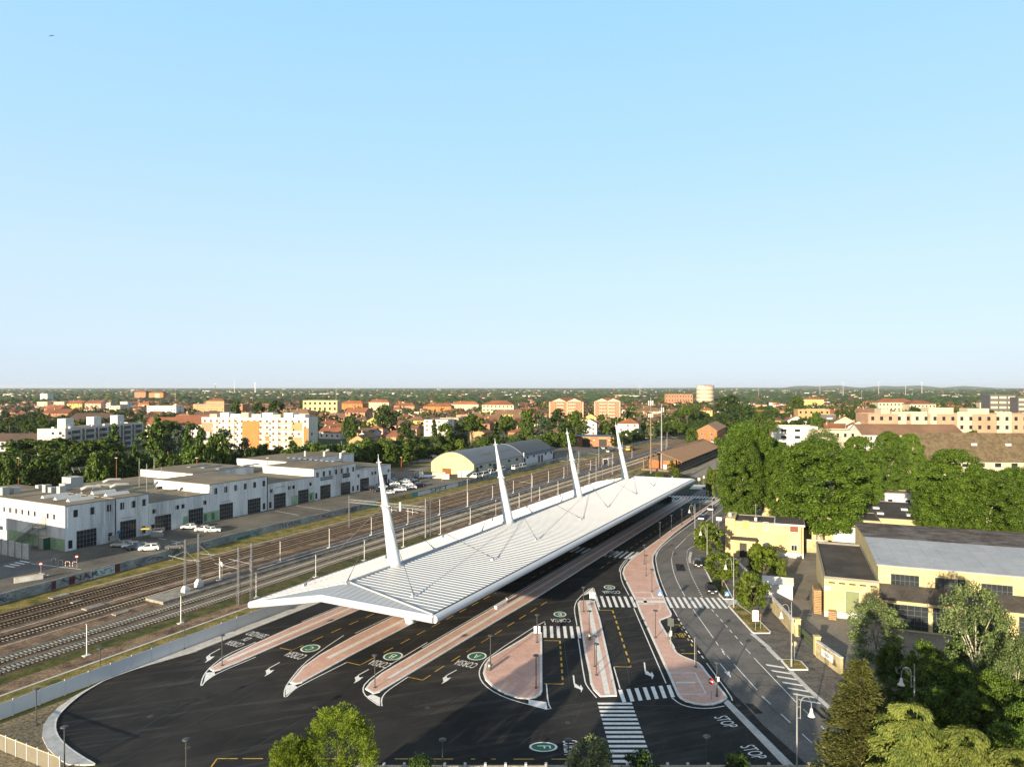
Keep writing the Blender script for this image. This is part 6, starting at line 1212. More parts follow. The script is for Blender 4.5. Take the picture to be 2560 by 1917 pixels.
# concrete wall along the bottom edge
bw_ = thing('boundary_wall', 'concrete boundary wall with small posts along the bottom edge of the yard', 'wall'); a, b_ = Vector((-16, 69, 0)), Vector((33, 69, 0)); m = MB(); m.box(a.x, b_.x, 68.9, 69.2, 0, 1.72); m.build('wall_body', mix_mat('stained_wall', (.30, .27, .21), (.46, .40, .30), .4), bw_)
post = MB(); post.box(-.12, .12, -.17, .17, 1.722, 1.98); pmb = post.mesh('post', concrete)
for i in range(24): link('post', pmb, bw_, (a.x + 1 + i * 2.05, 69.05, 0))
# maintenance vehicle, platform shelter, antenna masts, far level
yv = thing('track_machine', 'yellow track maintenance vehicle on the far rails', 'rail vehicle', T('P', 500, 330), RZU); m = MB(); m.box(-2.5, 2.5, -1.3, 1.3, .9, 3.2); m.build('cabin', plain('machine_yellow', (.55, .33, .03)), yv); m = MB(); m.box(-2.52, 2.52, -1.32, 1.32, 2.0, 2.8); m.build('windows', car_glass, yv); m = MB(); m.box(2.6, 10, -1.3, 1.3, .9, 1.3); m.tube([(5, 0, 1.3), (7, 0, 4), (9.5, 0, 3)], .25, 6); m.build('flat_wagon', rust, yv); m = MB(); [m.cbox((x, y, .45), (.9, .2, .9)) for x in (-1.8, 1.8, 4, 8.5) for y in (-.75, .75)]; m.build('wheels', trim_m, yv)
ps = thing('platform_shelter', 'glazed white shelter on the platform beyond the twin antenna masts', 'shelter', uv(236, -45.6, .5), RZU); m = MB(); m.box(-4, 4, -1.4, 1.4, 3.0, 3.25); m.build('roof', frame_w, ps); m = MB(); [m.box(x, x + .15, y, y + .15, 0, 3.0) for x in (-4, -1.3, 1.3, 3.85) for y in (-1.4, 1.25)]; m.build('posts', frame_w, ps); m = MB(); m.box(-3.9, 3.9, 1.2, 1.24, .3, 2.8); m.build('glass', car_glass, ps)
for i, (bp, col, pt, lb) in enumerate((((1627, 1183), timber, 1001, 'brown tall antenna mast with white panels behind the canopy end'), ((1654, 1176), pole_m, 1018, 'grey tall antenna mast with a white panel behind the canopy end'))):
    p = G(*bp); h = (bp[1] - pt) / FPX * p.y; t = thing('antenna_mast', lb, 'antenna mast', p); m = MB(); m.tube([(0, 0, 0), (0, 0, h * .25), (0, 0, h)], [.45, .36, .22], 10); m.build('pole', col if i else mat('brown_mast', (.17, .13, .085), .7, .2, .5), t)
    m = MB(); [m.cbox((1.0 * math.cos(a), 1.0 * math.sin(a), h - 1.2), (.35, .5, 2.2), a) for a in (0.3, 2.4, 4.5)]; m.tube([(0, 0, h), (0, 0, h + 1.5)], .06, 5); m.build('antenna_panels', frame_w, t)
    if i == 0: m = MB(); [m.cbox((.9 * math.cos(a), .9 * math.sin(a), h - 7), (.35, .5, 1.8), a) for a in (0.3, 2.4, 4.5)]; m.build('antenna_panels', frame_w, t)
t = thing('equipment_cabinet', 'white equipment cabinet at the foot of the grey antenna mast', 'cabinet', T('P', 1130, 665), RZU); m = MB(); m.box(-1, 1, -.8, .8, 0, 3.0); m.build('cabinet_body', frame_w, t); m = MB(); m.box(-.9, -.05, -.84, -.8, .2, 2.8); m.box(.05, .9, -.84, -.8, .2, 2.8); m.build('doors', W_['white'], t)
# ================================================================ TOWN BEYOND THE RAILWAY
def big_block(name, label, px0, px1, pbase, ptop, ang, D, wm, floors, cols, extra=None, cat='building', win_side='f', rm=None, fm=None, gm=None, roof='flat', rh=3, group=None, wscale=.42):
    o = G(px0, pbase); d = Vector((math.cos(-ang), math.sin(-ang), 0)); d = Vector((math.cos(ang), -math.sin(ang), 0))
    L = px_on_line(px1, o, d); h = z_at(ptop, o.y)
    if roof != 'flat': h -= rh * .85
    b = building(name, label, cat, o, -ang, L, D, h, wm, rm or roof_felt, roof, rh, over=.6, parapet=.6, group=group)
    fh = h / floors; cw = L / cols if cols else 0
    for f in range(floors):
        for c in range(cols): window(b, 'f', cw * (c + .5), fh * (f + .32), cw * wscale, fh * .46, fm, gm, far=True)
    if extra: extra(b, L, D, h, fh)
    return b
# grey apartment slab, long side in shade
o = G(163, 1150); d = Vector((math.sin(R(4)), math.cos(R(4)), 0)); o = at(163, 1150, 395); o.z = 0
def balc(b, face, xs, zs, w, dpt=1.2, mt=None, name='balcony'):
    for z in zs:
        for x in xs:
            (px, py), rz = face_xf(b, face, x); m = MB(); m.box(-w / 2, w / 2, -dpt, 0, 0, 1.05); m.build(name, mt or W_['white'], b['o'], (px, py, z), rz)
slab_l = 17
b = building('grey_apartment_slab', 'long grey four-storey apartment slab with white lift towers on its flat roof', 'apartments', (o.x - slab_l, o.y + 1.2, 0), R(-4), slab_l, 74, 15.0, wallm('beige_white', (.56, .50, .46)), roof_felt, parapet=.7)
for i in range(12):
    for f in range(4): window(b, 'r', 3.5 + i * 6.0, 1.4 + f * 3.6, 1.5 if i % 3 else 2.6, 1.7, frame_g if i % 2 else shutter_b, glass_d if i % 3 else shutter_b, far=True)
balc(b, 'r', [9 + i * 12 for i in range(6)], [.6, 4.2, 7.8, 11.4], 7.5, 1.4, W_['grey'])
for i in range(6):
    for z in (1.7, 5.3, 8.9, 12.5): part(b, 'loggia_shade_panel', plain('loggia_shade', (.05, .042, .04)), (slab_l - .02, slab_l + .03, 5.4 + i * 12, 12.6 + i * 12, z, z + 1.9))  # dark panels painted as the shade in the recesses behind the balconies
for i in range(5): part(b, 'stair_bay', plain('stair_bay_brown', (.09, .075, .07)), (slab_l, slab_l + .35, 14.2 + i * 12, 15.6 + i * 12, 0, 14.9))
for y in (12, 37, 60): part(b, 'lift_tower', W_['white'], (3, 8, y, y + 7, 15.05, 21))
balc(b, 'f', [12.5], [.6, 4.2, 7.8, 11.4], 7, 1.5, W_['white'])
for f in range(4): window(b, 'f', 9.5, 1.3 + f * 3.6, 1.6, 1.7, frame_g, glass_d, far=True); window(b, 'f', 14, 1.0 + f * 3.6, 1.8, 2.2, shutter_b, glass_d, far=True)
for i in range(9): part(b, 'roof_vent', frame_w, (4 + (i * 5) % 9, 5.2 + (i * 5) % 9, 6 + i * 7, 7.5 + i * 7, 15.05, 16.4))
# white and orange apartments
def wo(b, L, D, h, fh):
    for x0, x1, z0, z1, n in ((.0, .11, .55, .86, 'salmon'), (.385, .55, .02, .92, 'orange'), (.60, .64, .02, .5, 'orange'), (.845, .945, .60, .88, 'tan'), (.845, .945, .12, .40, 'tan'), (.955, .998, .1, .7, 'orange')): part(b, 'orange_panel' if n == 'orange' else 'coloured_panel', W_[n], (L * x0, L * x1, -.12, -.001, h * z0, h * z1))
    for x in (.31, .54, .72): part(b, 'downpipe', trim_m, (L * x, L * x + .35, -.14, -.001, 0, h))
    for x, w in ((.14, 5), (.3, 6), (.60, 7), (.75, 6), (.83, 5)): balc(b, 'f', [L * x], [fh * k + .5 for k in range(1, 5)], w, 1.3, W_['cream'])
    for i in range(9): part(b, 'roof_room', [W_['cream'], frame_w, skyl][i % 3], (L * (.06 + i * .1), L * (.06 + i * .1) + 5 + i % 3, 2, 9, h + .06, h + 2.6 + i % 2))
    for f in range(5): window(b, 'r', 5, fh * (f + .3), 2.2, 1.6, shutter_b, glass_d, far=True)
big_block('white_orange_apartments', 'wide white apartment block with orange and ochre wall panels facing the sun', 504, 771, 1121, 1045, R(8), 14, wallm('bright_white', (.60, .585, .52)), 5, 17, wo, 'apartments', fm=frame_w, gm=shutter_b)
def gabs(b, L, D, h, fh):
    for x in (.3, .74):
        m = MB(); m.add([(L * x - 8, -.6, h + .02), (L * x + 8, -.6, h + .02), (L * x, -.6, h + 3.4)], [(0, 1, 2)]); m.build('gable_pediment', W_['cream'], b['o'])
    for x in (.34, .67): balc(b, 'f', [L * x], [fh * k + .4 for k in range(7)], 8, 1.4, W_['cream'])
    for x in (.02, .97, .52): part(b, 'pale_pier', W_['cream'], (L * x, L * x + .8, -.2, -.001, 0, h))
    for f in range(7):
        for i in range(3): window(b, 'r', 4 + i * 5, fh * (f + .3), 1.8, 1.6, frame_w, glass_d, far=True)
    balc(b, 'r', [6.5], [fh * k + .4 for k in range(7)], 5, 1.4, W_['cream'])
for x0, x1, lb in ((1372, 1459, 'left of two seven-storey brick apartment blocks with cream gables'), (1485, 1551, 'right of two seven-storey brick apartment blocks with cream gables')):
    big_block('brick_apartments', lb, x0, x1, 1060, 996, R(12), 24, mix_mat('pale_brick_wall', (.30, .15, .085), (.37, .19, .11), .5), 7, 8, gabs, 'apartments', rm=tile_red, roof='hip', rh=4, fm=frame_w, gm=shutter_b, group=None)
# round office tower
o = G(1763, 1012); t = thing('round_tower', 'cream round office tower with dark top band and red letters near the horizon', 'tower', o); rt = 19; ht_ = 41
m = MB(); m.lathe([(rt * .96, 0), (rt * 1.0, ht_ * .2), (rt * 1.0, ht_)], n=32, smooth=True); m.lathe([(rt, ht_), (0, ht_)], n=32); m.build('wall', W_['cream'], t)
m = MB(); m.lathe([(rt * 1.02, ht_ - .2), (rt * 1.02, ht_ + 2.4)], n=32); m.lathe([(rt * 1.02, ht_ + 2.4), (0, ht_ + 4)], n=32); m.build('top_band', W_['grey'], t)
for f in range(4):
    m = MB()
    for k in range(18): a = math.pi + math.pi * (k + .5) / 18; m.cbox((rt * math.cos(a), rt * math.sin(a), 8 + f * 8.5), (.5, 1.3, 2.2), a)
    m.build('window_row', glass_d, t)
o2 = link('lettering', text_mesh('tower_lettering', 'CLIMAR', plain('red_letters', (.5, .02, .02)), 4.5), t); o2.rotation_euler = (R(90), 0, 0); o2.location = (0, -rt * 1.04, ht_ + 1.8)
H = []
def plain_block(name, label, px0, px1, pbase, ptop, wm, rm=None, roof='flat', rh=3, D=14, ang=R(10), floors=3, cols=8, **k): return big_block(name, label, px0, px1, pbase, ptop, ang, D, wm, floors, cols, None, 'building', rm=rm, roof=roof, rh=rh, **k)
plain_block('brick_offices', 'long low brick office building left of the round tower', 1664, 1732, 1016, 986, W_['brick'], D=20, ang=R(5), floors=3, cols=10)
plain_block('yellow_apartments', 'yellow flat-roofed apartment row below the tall white lamp mast', 757, 843, 1042, 1002, wallm('soft_yellow', (.52, .41, .22)), cols=7, fm=shutter_b)
plain_block('hip_roof_apartments', 'large cream block with bright orange hipped roof and long balconies', 1205, 1284, 1048, 1003, W_['cream'], tile_orange, 'hip', 5, 22, floors=4, cols=8)
plain_block('dark_roof_house', 'broad house with dark brown roof behind the grey apartment slab', 168, 262, 1080, 1036, W_['brick'], tile_dark, 'gable', 6, 22, R(8), 2, 6)
plain_block('red_roof_row', 'long white row with dark red roof between the two apartment blocks', 362, 506, 1092, 1046, W_['white'], tile_red, 'gable', 5, 16, R(6), 2, 9)
plain_block('red_roof_row', 'upper long row with red roof behind the white and orange apartments', 430, 520, 1078, 1040, W_['white'], tile_red, 'gable', 5, 16, R(6), 2, 6)
plain_block('flat_brown_row', 'long low building with brown roof at the far left edge', -60, 92, 1128, 1088, W_['grey'], tile_dark, 'gable', 4, 20, R(6), 2, 8)
tb_ = plain_block('tan_office_block', 'long tan and cream office block with green window bands at upper right', 2171, 2620, 1100, 1036, mix_mat('tan_panel_wall', (.36, .22, .145), (.42, .265, .18), .1), None, D=22, ang=R(4), floors=3, cols=20, fm=plain('green_frame', (.06, .10, .09)), wscale=.36)
for a_, b_ in ((.17, .215), (.24, .33), (.35, .385), (.50, .58), (.72, .80)): part(tb_, 'cream_bay', W_['cream'], (tb_['L'] * a_, tb_['L'] * b_, -.04, -.001, 0, tb_['h'] + (2.2 if b_ - a_ > .06 else .4)))
for a_, b_, z_ in ((.09, .14, 4), (.36, .50, 5), (.58, .70, 4.5), (.15, .30, 2)): part(tb_, 'roof_room', W_['cream'], (tb_['L'] * a_, tb_['L'] * b_, 5, 16, tb_['h'] + .06, tb_['h'] + z_))
plain_block('brown_roof_hall', 'long white hall with even brown tiled roof before the tan office block', 2157, 2412, 1126, 1066, W_['white'], tile_brown, 'gable', 6, 26, R(6), 2, 18)
plain_block('white_low_block', 'white flat block with an aerial mast behind the plane trees', 1943, 2045, 1118, 1068, W_['white'], None, D=18, ang=R(8), floors=3, cols=3)
plain_block('white_low_block', 'pale lower flat wing right of the white flat block', 2030, 2160, 1122, 1077, W_['cream'], None, D=18, ang=R(8), floors=2, cols=7)
sb_ = plain_block('dark_brown_roof_house', 'large house with steep brown tiled roof and white dormers at right', 2312, 2640, 1200, 1095, W_['cream'], mix_mat('moss_brown_tiles', (.095, .072, .042), (.15, .115, .07), .5), 'gable', 11, 20, R(5), 2, 8)
for x, y0, z in ((10, -.1, 8.4), (22, 5.2, 14.6), (36, 5.2, 14.6), (47, 5.2, 14.6), (16, 3, 11.2)): part(sb_, 'dormer', frame_w, (x, x + (7 if y0 < 0 else 2.2), y0, y0 + 3, z - 1.2, z + .9))
plain_block('condominium', 'modern dark-framed condominium with cream balconies at the right edge', 2475, 2540, 1050, 988, W_['darkgrey'], None, D=20, ang=R(8), floors=5, cols=3, fm=W_['cream'], gm=W_['cream'], wscale=.8)
plain_block('condominium', 'second dark-framed condominium cut by the right edge', 2545, 2620, 1052, 994, W_['darkgrey'], None, D=20, ang=R(8), floors=5, cols=3, fm=W_['cream'], gm=W_['cream'], wscale=.8)
plain_block('long_red_roof_block', 'long cream building with red hipped roof beyond the tan office block', 2196, 2290, 1040, 998, W_['cream'], tile_red, 'hip', 5, 20, R(6), 3, 10)
plain_block('long_red_roof_block', 'second cream building with red hipped roof right of the first', 2275, 2340, 1042, 1002, W_['cream'], tile_red, 'hip', 5, 24, R(6), 3, 7)
plain_block('yellow_grid_building', 'flat grey-yellow building with bright yellow window frames at right', 1995, 2075, 1066, 1024, W_['tan'], None, D=14, ang=R(6), floors=3, cols=6, fm=plain('sign_yellow', (.7, .48, .02)))
br = thing('road_bridge', 'concrete road bridge crossing beyond the railway on the right', 'bridge', G(1848, 1050), R(-5)); m = MB(); m.box(0, 68, 0, 12, 8.5, 10.8); m.build('deck', W_['tan'], br); m = MB(); m.box(0, 68, -.1, .2, 10.81, 12); m.box(0, 68, 11.8, 12.1, 10.81, 12); m.build('railing', tile_red, br); m = MB(); [m.box(x, x + 3, 2, 10, 0, 8.5) for x in (2, 22, 44, 63)]; m.build('piers', concrete, br)
# individual houses: (px left, px right, py of the base, py of the roof top, wall, roof, shape, where)
HOUSES = [(781, 863, 1056, 1032, 'salmon', 'brown', 'gx', 'long, above the white and orange block'), (787, 850, 1074, 1050, 'cream', 'red', 'hip', 'with green doors, right of the orange panels'), (797, 850, 1096, 1067, 'white', 'red', 'gx', 'at the tree edge right of the apartment block'),
 (863, 912, 1062, 1019, 'salmon', 'red', 'gx', 'four storeys tall'), (912, 962, 1082, 1039, 'yellow', 'brown', 'gy', 'with a broad gable'), (870, 930, 1100, 1069, 'grey', 'dark', 'gx', 'in front of the yellow gable house'), (872, 916, 1130, 1086, 'tan', 'dark', 'gy', 'tall and narrow at the hedge'), (884, 926, 1112, 1079, 'white', 'dark', 'gy', 'with white gable at the hedge'), (850, 906, 1036, 1001, 'orange', 'orange', 'hip', 'flat and wide below the lamp mast'),
 (963, 1013, 1082, 1050, 'pink', 'brown', 'gx', 'right of the yellow gable house'), (945, 1018, 1114, 1075, 'tan', 'red', 'hip', 'with hipped roof nearest the arched warehouse'), (1000, 1028, 1108, 1074, 'grey', 'dark', 'gx', 'with solar panels'), (925, 957, 1090, 1063, 'pink', 'red', 'hip', 'low, below the yellow gable house'), (1015, 1062, 1072, 1040, 'yellow', 'brown', 'hip', 'with a white awning'), (1045, 1108, 1050, 1028, 'tan', 'brown', 'hip', 'wide, mid town'), (1016, 1055, 1084, 1060, 'cream', 'brown', 'hip', 'half hidden by round trees'),
 (1060, 1120, 1090, 1048, 'white', 'brown', 'flat', 'white stepped terrace block'), (1100, 1146, 1086, 1044, 'cream', 'brown', 'flat', 'cream terrace with glazed balconies'), (1140, 1170, 1070, 1037, 'tan', 'dark', 'flat', 'tall tan block beside the stone pines'), (1058, 1128, 1034, 1008, 'orange', 'orange', 'hip', 'orange and white below the horizon'), (1128, 1196, 1030, 1003, 'cream', 'orange', 'hip', 'twin roofs left of the big orange hip'), (1210, 1247, 1074, 1035, 'tan', 'brown', 'gx', 'between two stone pines'),
 (1237, 1300, 1056, 1024, 'yellow', 'brown', 'gx', 'long, under the big orange hip'), (1280, 1330, 1066, 1034, 'tan', 'brown', 'gx', 'with solar panels, left of the brick apartments'), (1293, 1327, 1088, 1055, 'grey', 'dark', 'hip', 'low and dark-roofed'), (1322, 1346, 1082, 1053, 'white', 'dark', 'gy', 'small white gable'), (1270, 1325, 1098, 1068, 'brick', 'red', 'hip', 'beside the hedge, left of the long cream house'), (1327, 1396, 1098, 1070, 'cream', 'brown', 'gx', 'long and low behind the brick pavilion'),
 (922, 972, 1030, 998, 'cream', 'orange', 'hip', 'in the upper town'), (975, 1036, 1030, 1007, 'tan', 'red', 'hip', 'red-roofed in the upper town'), (1461, 1491, 1064, 1034, 'yellow', 'brown', 'gy', 'under the left brick apartments'), (1456, 1492, 1088, 1047, 'white', 'dark', 'gy', 'white stepped gable'), (1504, 1533, 1078, 1046, 'yellow', 'brown', 'hip', 'between the brick apartments'), (1544, 1596, 1090, 1047, 'white', 'orange', 'hip', 'with white walls beside the mast tip'),
 (1515, 1557, 1060, 1032, 'tan', 'brown', 'gx', 'in a huddle below the right brick apartments'), (1570, 1610, 1066, 1042, 'grey', 'dark', 'gx', 'low with solar roof'), (1587, 1655, 1048, 1018, 'cream', 'brown', 'hip', 'long, left of the antenna masts'), (1657, 1703, 1048, 1024, 'tan', 'brown', 'hip', 'right of the antenna masts'), (1600, 1650, 1060, 1034, 'tan', 'brown', 'gx', 'behind the antenna masts'), (1653, 1697, 1060, 1036, 'tan', 'brown', 'hip', 'before a tree row by the masts'), (1750, 1781, 1054, 1019, 'yellow', 'red', 'hip', 'pale yellow villa among cedars'), (1613, 1641, 1096, 1081, 'white', 'brown', 'flat', 'small white hut by the railway wall'),
 (1963, 2018, 1076, 1039, 'white', 'brown', 'gy', 'white gable right of the avenue trees'), (2085, 2140, 1090, 1040, 'cream', 'brown', 'gy', 'large white gable before the tan offices'), (2120, 2172, 1096, 1052, 'white', 'brown', 'gy', 'white gable with chimney stack'), (2072, 2125, 1062, 1023, 'salmon', 'red', 'gx', 'with long balcony at right'), (2048, 2112, 1096, 1058, 'white', 'red', 'gx', 'low with red roof at right'), (2145, 2200, 1055, 1020, 'tan', 'brown', 'gx', 'behind the white gables'), (2050, 2090, 1080, 1036, 'darkgrey', 'dark', 'flat', 'dark blue-grey row'), (2450, 2480, 1040, 1000, 'cream', 'brown', 'hip', 'cream villa left of the condominiums'),
 (2010, 2060, 1020, 992, 'yellow', 'red', 'hip', 'between pines at upper right'), (264, 282, 1014, 1000, 'white', 'brown', 'hip', 'white villa in the far left'), (336, 364, 1002, 976, 'brick', 'red', 'hip', 'left brick block near the far left horizon'), (372, 408, 1003, 978, 'orange', 'red', 'hip', 'right brick block near the far left horizon'), (100, 118, 1008, 984, 'white', 'brown', 'flat', 'white cube in the far left'), (92, 118, 1030, 1004, 'cream', 'brown', 'flat', 'cream cube at far left'), (134, 160, 1030, 1004, 'cream', 'brown', 'flat', 'square cream block at far left'), (163, 205, 1030, 1001, 'yellow', 'red', 'gx', 'yellow row at far left'), (212, 252, 1032, 1000, 'pink', 'red', 'gx', 'pink row at far left'), (255, 276, 1032, 1006, 'grey', 'brown', 'flat', 'pale green block at far left'), (273, 300, 1040, 1014, 'cream', 'brown', 'flat', 'low cream block above the pines'), (367, 440, 1042, 1014, 'white', 'brown', 'flat', 'long white block above the pines'), (345, 372, 1026, 1003, 'orange', 'orange', 'hip', 'bright orange house'), (300, 318, 1030, 1004, 'white', 'brown', 'flat', 'white tower house'), (105, 170, 1056, 1022, 'brick', 'red', 'gx', 'red roofs left of the pines'), (110, 150, 1046, 1012, 'tan', 'red', 'gx', 'long red roof at left'), (483, 560, 1048, 1010, 'tan', 'brown', 'flat', 'tan long hall left of a round tree'), (568, 606, 1040, 1010, 'brick', 'brown', 'flat', 'brick hall right of the tan one'), (480, 540, 1070, 1028, 'tan', 'dark', 'gx', 'dark roofs behind the pines'), (640, 710, 1058, 1026, 'tan', 'brown', 'gx', 'brown roof above the apartment roofs'), (718, 772, 1056, 1022, 'yellow', 'brown', 'hip', 'yellow eaves above the apartment roofs'), (516, 560, 1022, 996, 'tan', 'red', 'hip', 'red roof near a lamp mast at left')]
OCC = []
shapes = {'gx': 'gabled', 'gy': 'front-gabled', 'hip': 'hip-roofed', 'flat': 'flat-roofed'}
hl_ = set()
for (x0, x1, pb, pt, wn, rn, sh_, wh) in HOUSES:
    o = G(x0, pb); ang = R(10 + (x0 * 7) % 12); d = Vector((math.cos(ang), -math.sin(ang), 0)); L = px_on_line(x1, o, d); D = max(8, min(16, L * .75)); top = z_at(pt, o.y + D * .5)
    rh = 0 if sh_ == 'flat' else min(top * .38, (min(L, D) / 2 if sh_ != 'gy' else L / 2) * .55); h = max(2.6, top - rh)
    b = building('town_house', '', 'house', o, -ang, L, D, h, W_[wn], TILES[rn] if sh_ != 'flat' else roof_felt, 'flat' if sh_ == 'flat' else 'hip' if sh_ == 'hip' else 'gable', rh, over=.7, ridge='y' if sh_ == 'gy' else 'x', group='houses of the town')
    lb = '%s %s house, %s' % (wn, shapes[sh_], wh) if wh.split()[0] not in ('white', 'cream', 'tan', 'dark', 'yellow', 'pink', 'pale', 'brick', 'small', 'large', 'red', 'bright', 'tall', 'left', 'right', 'long', 'square') else '%s, %s house' % (wh, shapes[sh_]) if sh_ != 'flat' else '%s, flat-roofed' % wh
    b['o']['label'] = lb[0].lower() + lb[1:]; OCC.append((o.x + L / 2, o.y + D / 2, max(L, D) * .6))
    nf = max(1, int(h / 3.2)); nc = max(2, int(L / 4.2))
    fm_ = shutter_b if (x0 % 3) else frame_w
    for f in range(nf):
        for c in range(nc):
            if (c * 7 + f * 3 + x0) % 5: window(b, 'f', L * (c + .5) / nc, h * (f + .3) / nf, 1.5, 1.7, fm_, glass_d if x0 % 2 else shutter_b, far=True)
        window(b, 'r', D * .5, h * (f + .3) / nf, 1.5, 1.7, fm_, glass_d, far=True)
    if sh_ != 'flat': part(b, 'chimney', W_['tan'], (L * .3, L * .3 + .9, D * .35, D * .35 + .9, h + rh * .4, h + rh + 1.1))
    if (x0 + x1) % 3 == 0: balc(b, 'f', [L * .6], [h * f_ / nf + .3 for f_ in range(1, nf)], L * .35, 1.3, frame_w)
# further houses: one of each kind with its parts, then copies
protos = []
rr = random.Random(11)
combos = [('cream', 'red', 'hip'), ('tan', 'brown', 'gx'), ('yellow', 'red', 'gx'), ('pink', 'brown', 'hip'), ('white', 'brown', 'gx'), ('salmon', 'red', 'hip'), ('white', 'orange', 'gy'), ('cream', 'brown', 'flat'), ('tan', 'red', 'gx'), ('brick', 'dark', 'hip')]
placed = 0; used_n = {}
def free(x, y, r): return all((x - a) ** 2 + (y - b_) ** 2 > (r + c) ** 2 for a, b_, c in OCC)
BIG = [(200, 420, 60)]
tries = 0
while placed < 224 and tries < 9000:
    tries += 1
    Y = rr.uniform(430, 1500) if rr.random() < .8 else rr.uniform(360, 600); px = rr.uniform(-40, 2600); x = (px - CX) / FPX * Y
    py = HOR + CAM_H * FPX / Y
    dens = .85 if (px < 560 and py < 1062) or (560 < px < 1340 and py < 1090) or (1380 < px < 1720 and 1012 < py < 1090) else .5 if px > 1900 and py < 1075 else .06
    if rr.random() > dens or not free(x, Y, 9): continue
    r_, uu, vv = 9, *((lambda g: ((g - P1).dot(U), (g - P1).dot(V)))(Vector((x, Y, 0)))),
    if vv > -95 and vv < 60 and Y < 900: continue
    wn, rn, sh_ = combos[rr.randrange(len(combos))]; key = (wn, rn, sh_); ang = -R(rr.choice([8, 14, 20, -70, 12]) + rr.uniform(-4, 4)); s = rr.uniform(.85, 1.35)
    lb = 'small %s house with %s roof among others in the far town' % (wn, rn if sh_ != 'flat' else 'flat')
    if key in used_n: dup(used_n[key], (x, Y, 0), ang, lb, 'further houses of the town', (s * rr.uniform(.8, 1.3), s * rr.uniform(.9, 1.2), s))
    else:
        L, D, h = 13, 10, 6.2; b = building('town_house', lb, 'house', (x, Y), ang, L, D, h, W_[wn], TILES[rn] if sh_ != 'flat' else roof_felt, 'flat' if sh_ == 'flat' else 'hip' if sh_ == 'hip' else 'gable', 2.6, over=.7, ridge='y' if sh_ == 'gy' else 'x', group='further houses of the town')
        for f in range(2):
            for c in range(3): window(b, 'f', L * (c + .5) / 3, 1.0 + f * 3, 1.5, 1.6, shutter_b, glass_d, far=True)
        part(b, 'chimney', W_['tan'], (4, 5, 4, 5, 7, 9.4)); used_n[key] = b['o']
    OCC.append((x, Y, 9)); placed += 1
# farthest masses
def mass(name, tv, tf, P, S, Rz, mats, mi_of, label, cat, tm=None):
    tv = np.array(tv, float); n, k = len(tv), len(P); c, s = np.cos(Rz), np.sin(Rz)
    v = tv[None] * S[:, None, :]; x = v[..., 0] * c[:, None] - v[..., 1] * s[:, None]; y = v[..., 0] * s[:, None] + v[..., 1] * c[:, None]
    vv = np.stack([x, y, v[..., 2]], -1) + P[:, None, :]
    fl = np.array([i for f in tf for i in f]); ln = np.array([len(f) for f in tf])
    idx = (fl[None] + (np.arange(k) * n)[:, None]).ravel(); lt_ = np.tile(ln, k)
    me = bpy.data.meshes.new(name); me.vertices.add(n * k); me.vertices.foreach_set('co', vv.ravel()); me.loops.add(len(idx)); me.loops.foreach_set('vertex_index', idx)
    me.polygons.add(len(lt_)); me.polygons.foreach_set('loop_start', np.concatenate([[0], np.cumsum(lt_)[:-1]]))
    for m_ in mats: me.materials.append(m_)
    base = np.array(tm if tm is not None else [0] * len(tf)); me.polygons.foreach_set('material_index', (base[None] + mi_of[:, None]).ravel()); me.update(calc_edges=True); me.validate()
    o = link(name, me); tag(o, label, cat, None, 'stuff'); return o
nr = np.random.default_rng(3)
def scatter(n, y0, y1, pw=1.0):
    Y = y0 + (y1 - y0) * nr.random(n) ** pw; px = nr.uniform(-520, 3080, n); return np.stack([(px - CX) / FPX * Y, Y, np.zeros(n)], 1)
P = scatter(3000, 1450, 9500, 1.3); k = len(P); S = nr.uniform(.8, 1.6, (k, 3)) * np.array([1, 1, 1]); S *= .95
hv = [(-6, -4.5, 0), (6, -4.5, 0), (6, 4.5, 0), (-6, 4.5, 0), (-6, -4.5, 6), (6, -4.5, 6), (6, 4.5, 6), (-6, 4.5, 6), (-6.6, -5.1, 5.8), (6.6, -5.1, 5.8), (6.6, 5.1, 5.8), (-6.6, 5.1, 5.8), (-3, 0, 8.6), (3, 0, 8.6)]
hf = [(0, 1, 5, 4), (1, 2, 6, 5), (2, 3, 7, 6), (3, 0, 4, 7), (8, 9, 13, 12), (9, 10, 13), (10, 11, 12, 13), (11, 8, 12)]
mass('distant_houses', hv, hf, P, S, nr.uniform(-.6, .2, k), [W_['cream'], tile_red, W_['grey'], tile_brown, W_['white'], tile_dark, W_['tan'], tile_red], nr.choice([0, 2, 4, 4, 6], k), 'pale distant houses scattered across the plain to the horizon', 'houses', [0, 0, 0, 0, 1, 1, 1, 1])
P = scatter(3500, 640, 1500, 1.0); px_ = CX + P[:, 0] / P[:, 1] * FPX; py_ = HOR + CAM_H * FPX / P[:, 1]; oa = np.array(OCC)
ok = (nr.random(len(P)) < np.where((px_ < 560) | ((px_ > 600) & (px_ < 1700)), .85, .3)) & np.array([np.all((oa[:, 0] - q[0]) ** 2 + (oa[:, 1] - q[1]) ** 2 > (oa[:, 2] + 5) ** 2) for q in P])
P = P[ok]; k = len(P); S = nr.uniform(.7, 1.15, (k, 3)); DH = P
mass('distant_houses', hv, hf, P, S, nr.uniform(-.7, .1, k), [W_['cream'], tile_red, W_['tan'], tile_brown, W_['white'], tile_red, W_['salmon'], tile_brown], nr.choice([0, 2, 4, 6], k), 'packed low houses with terracotta roofs filling the far town', 'houses', [0, 0, 0, 0, 1, 1, 1, 1])
P = scatter(170, 2200, 11000, 1.2); k = len(P); S = np.stack([nr.uniform(2, 6, k), nr.uniform(1, 3, k), nr.uniform(.9, 1.8, k)], 1)
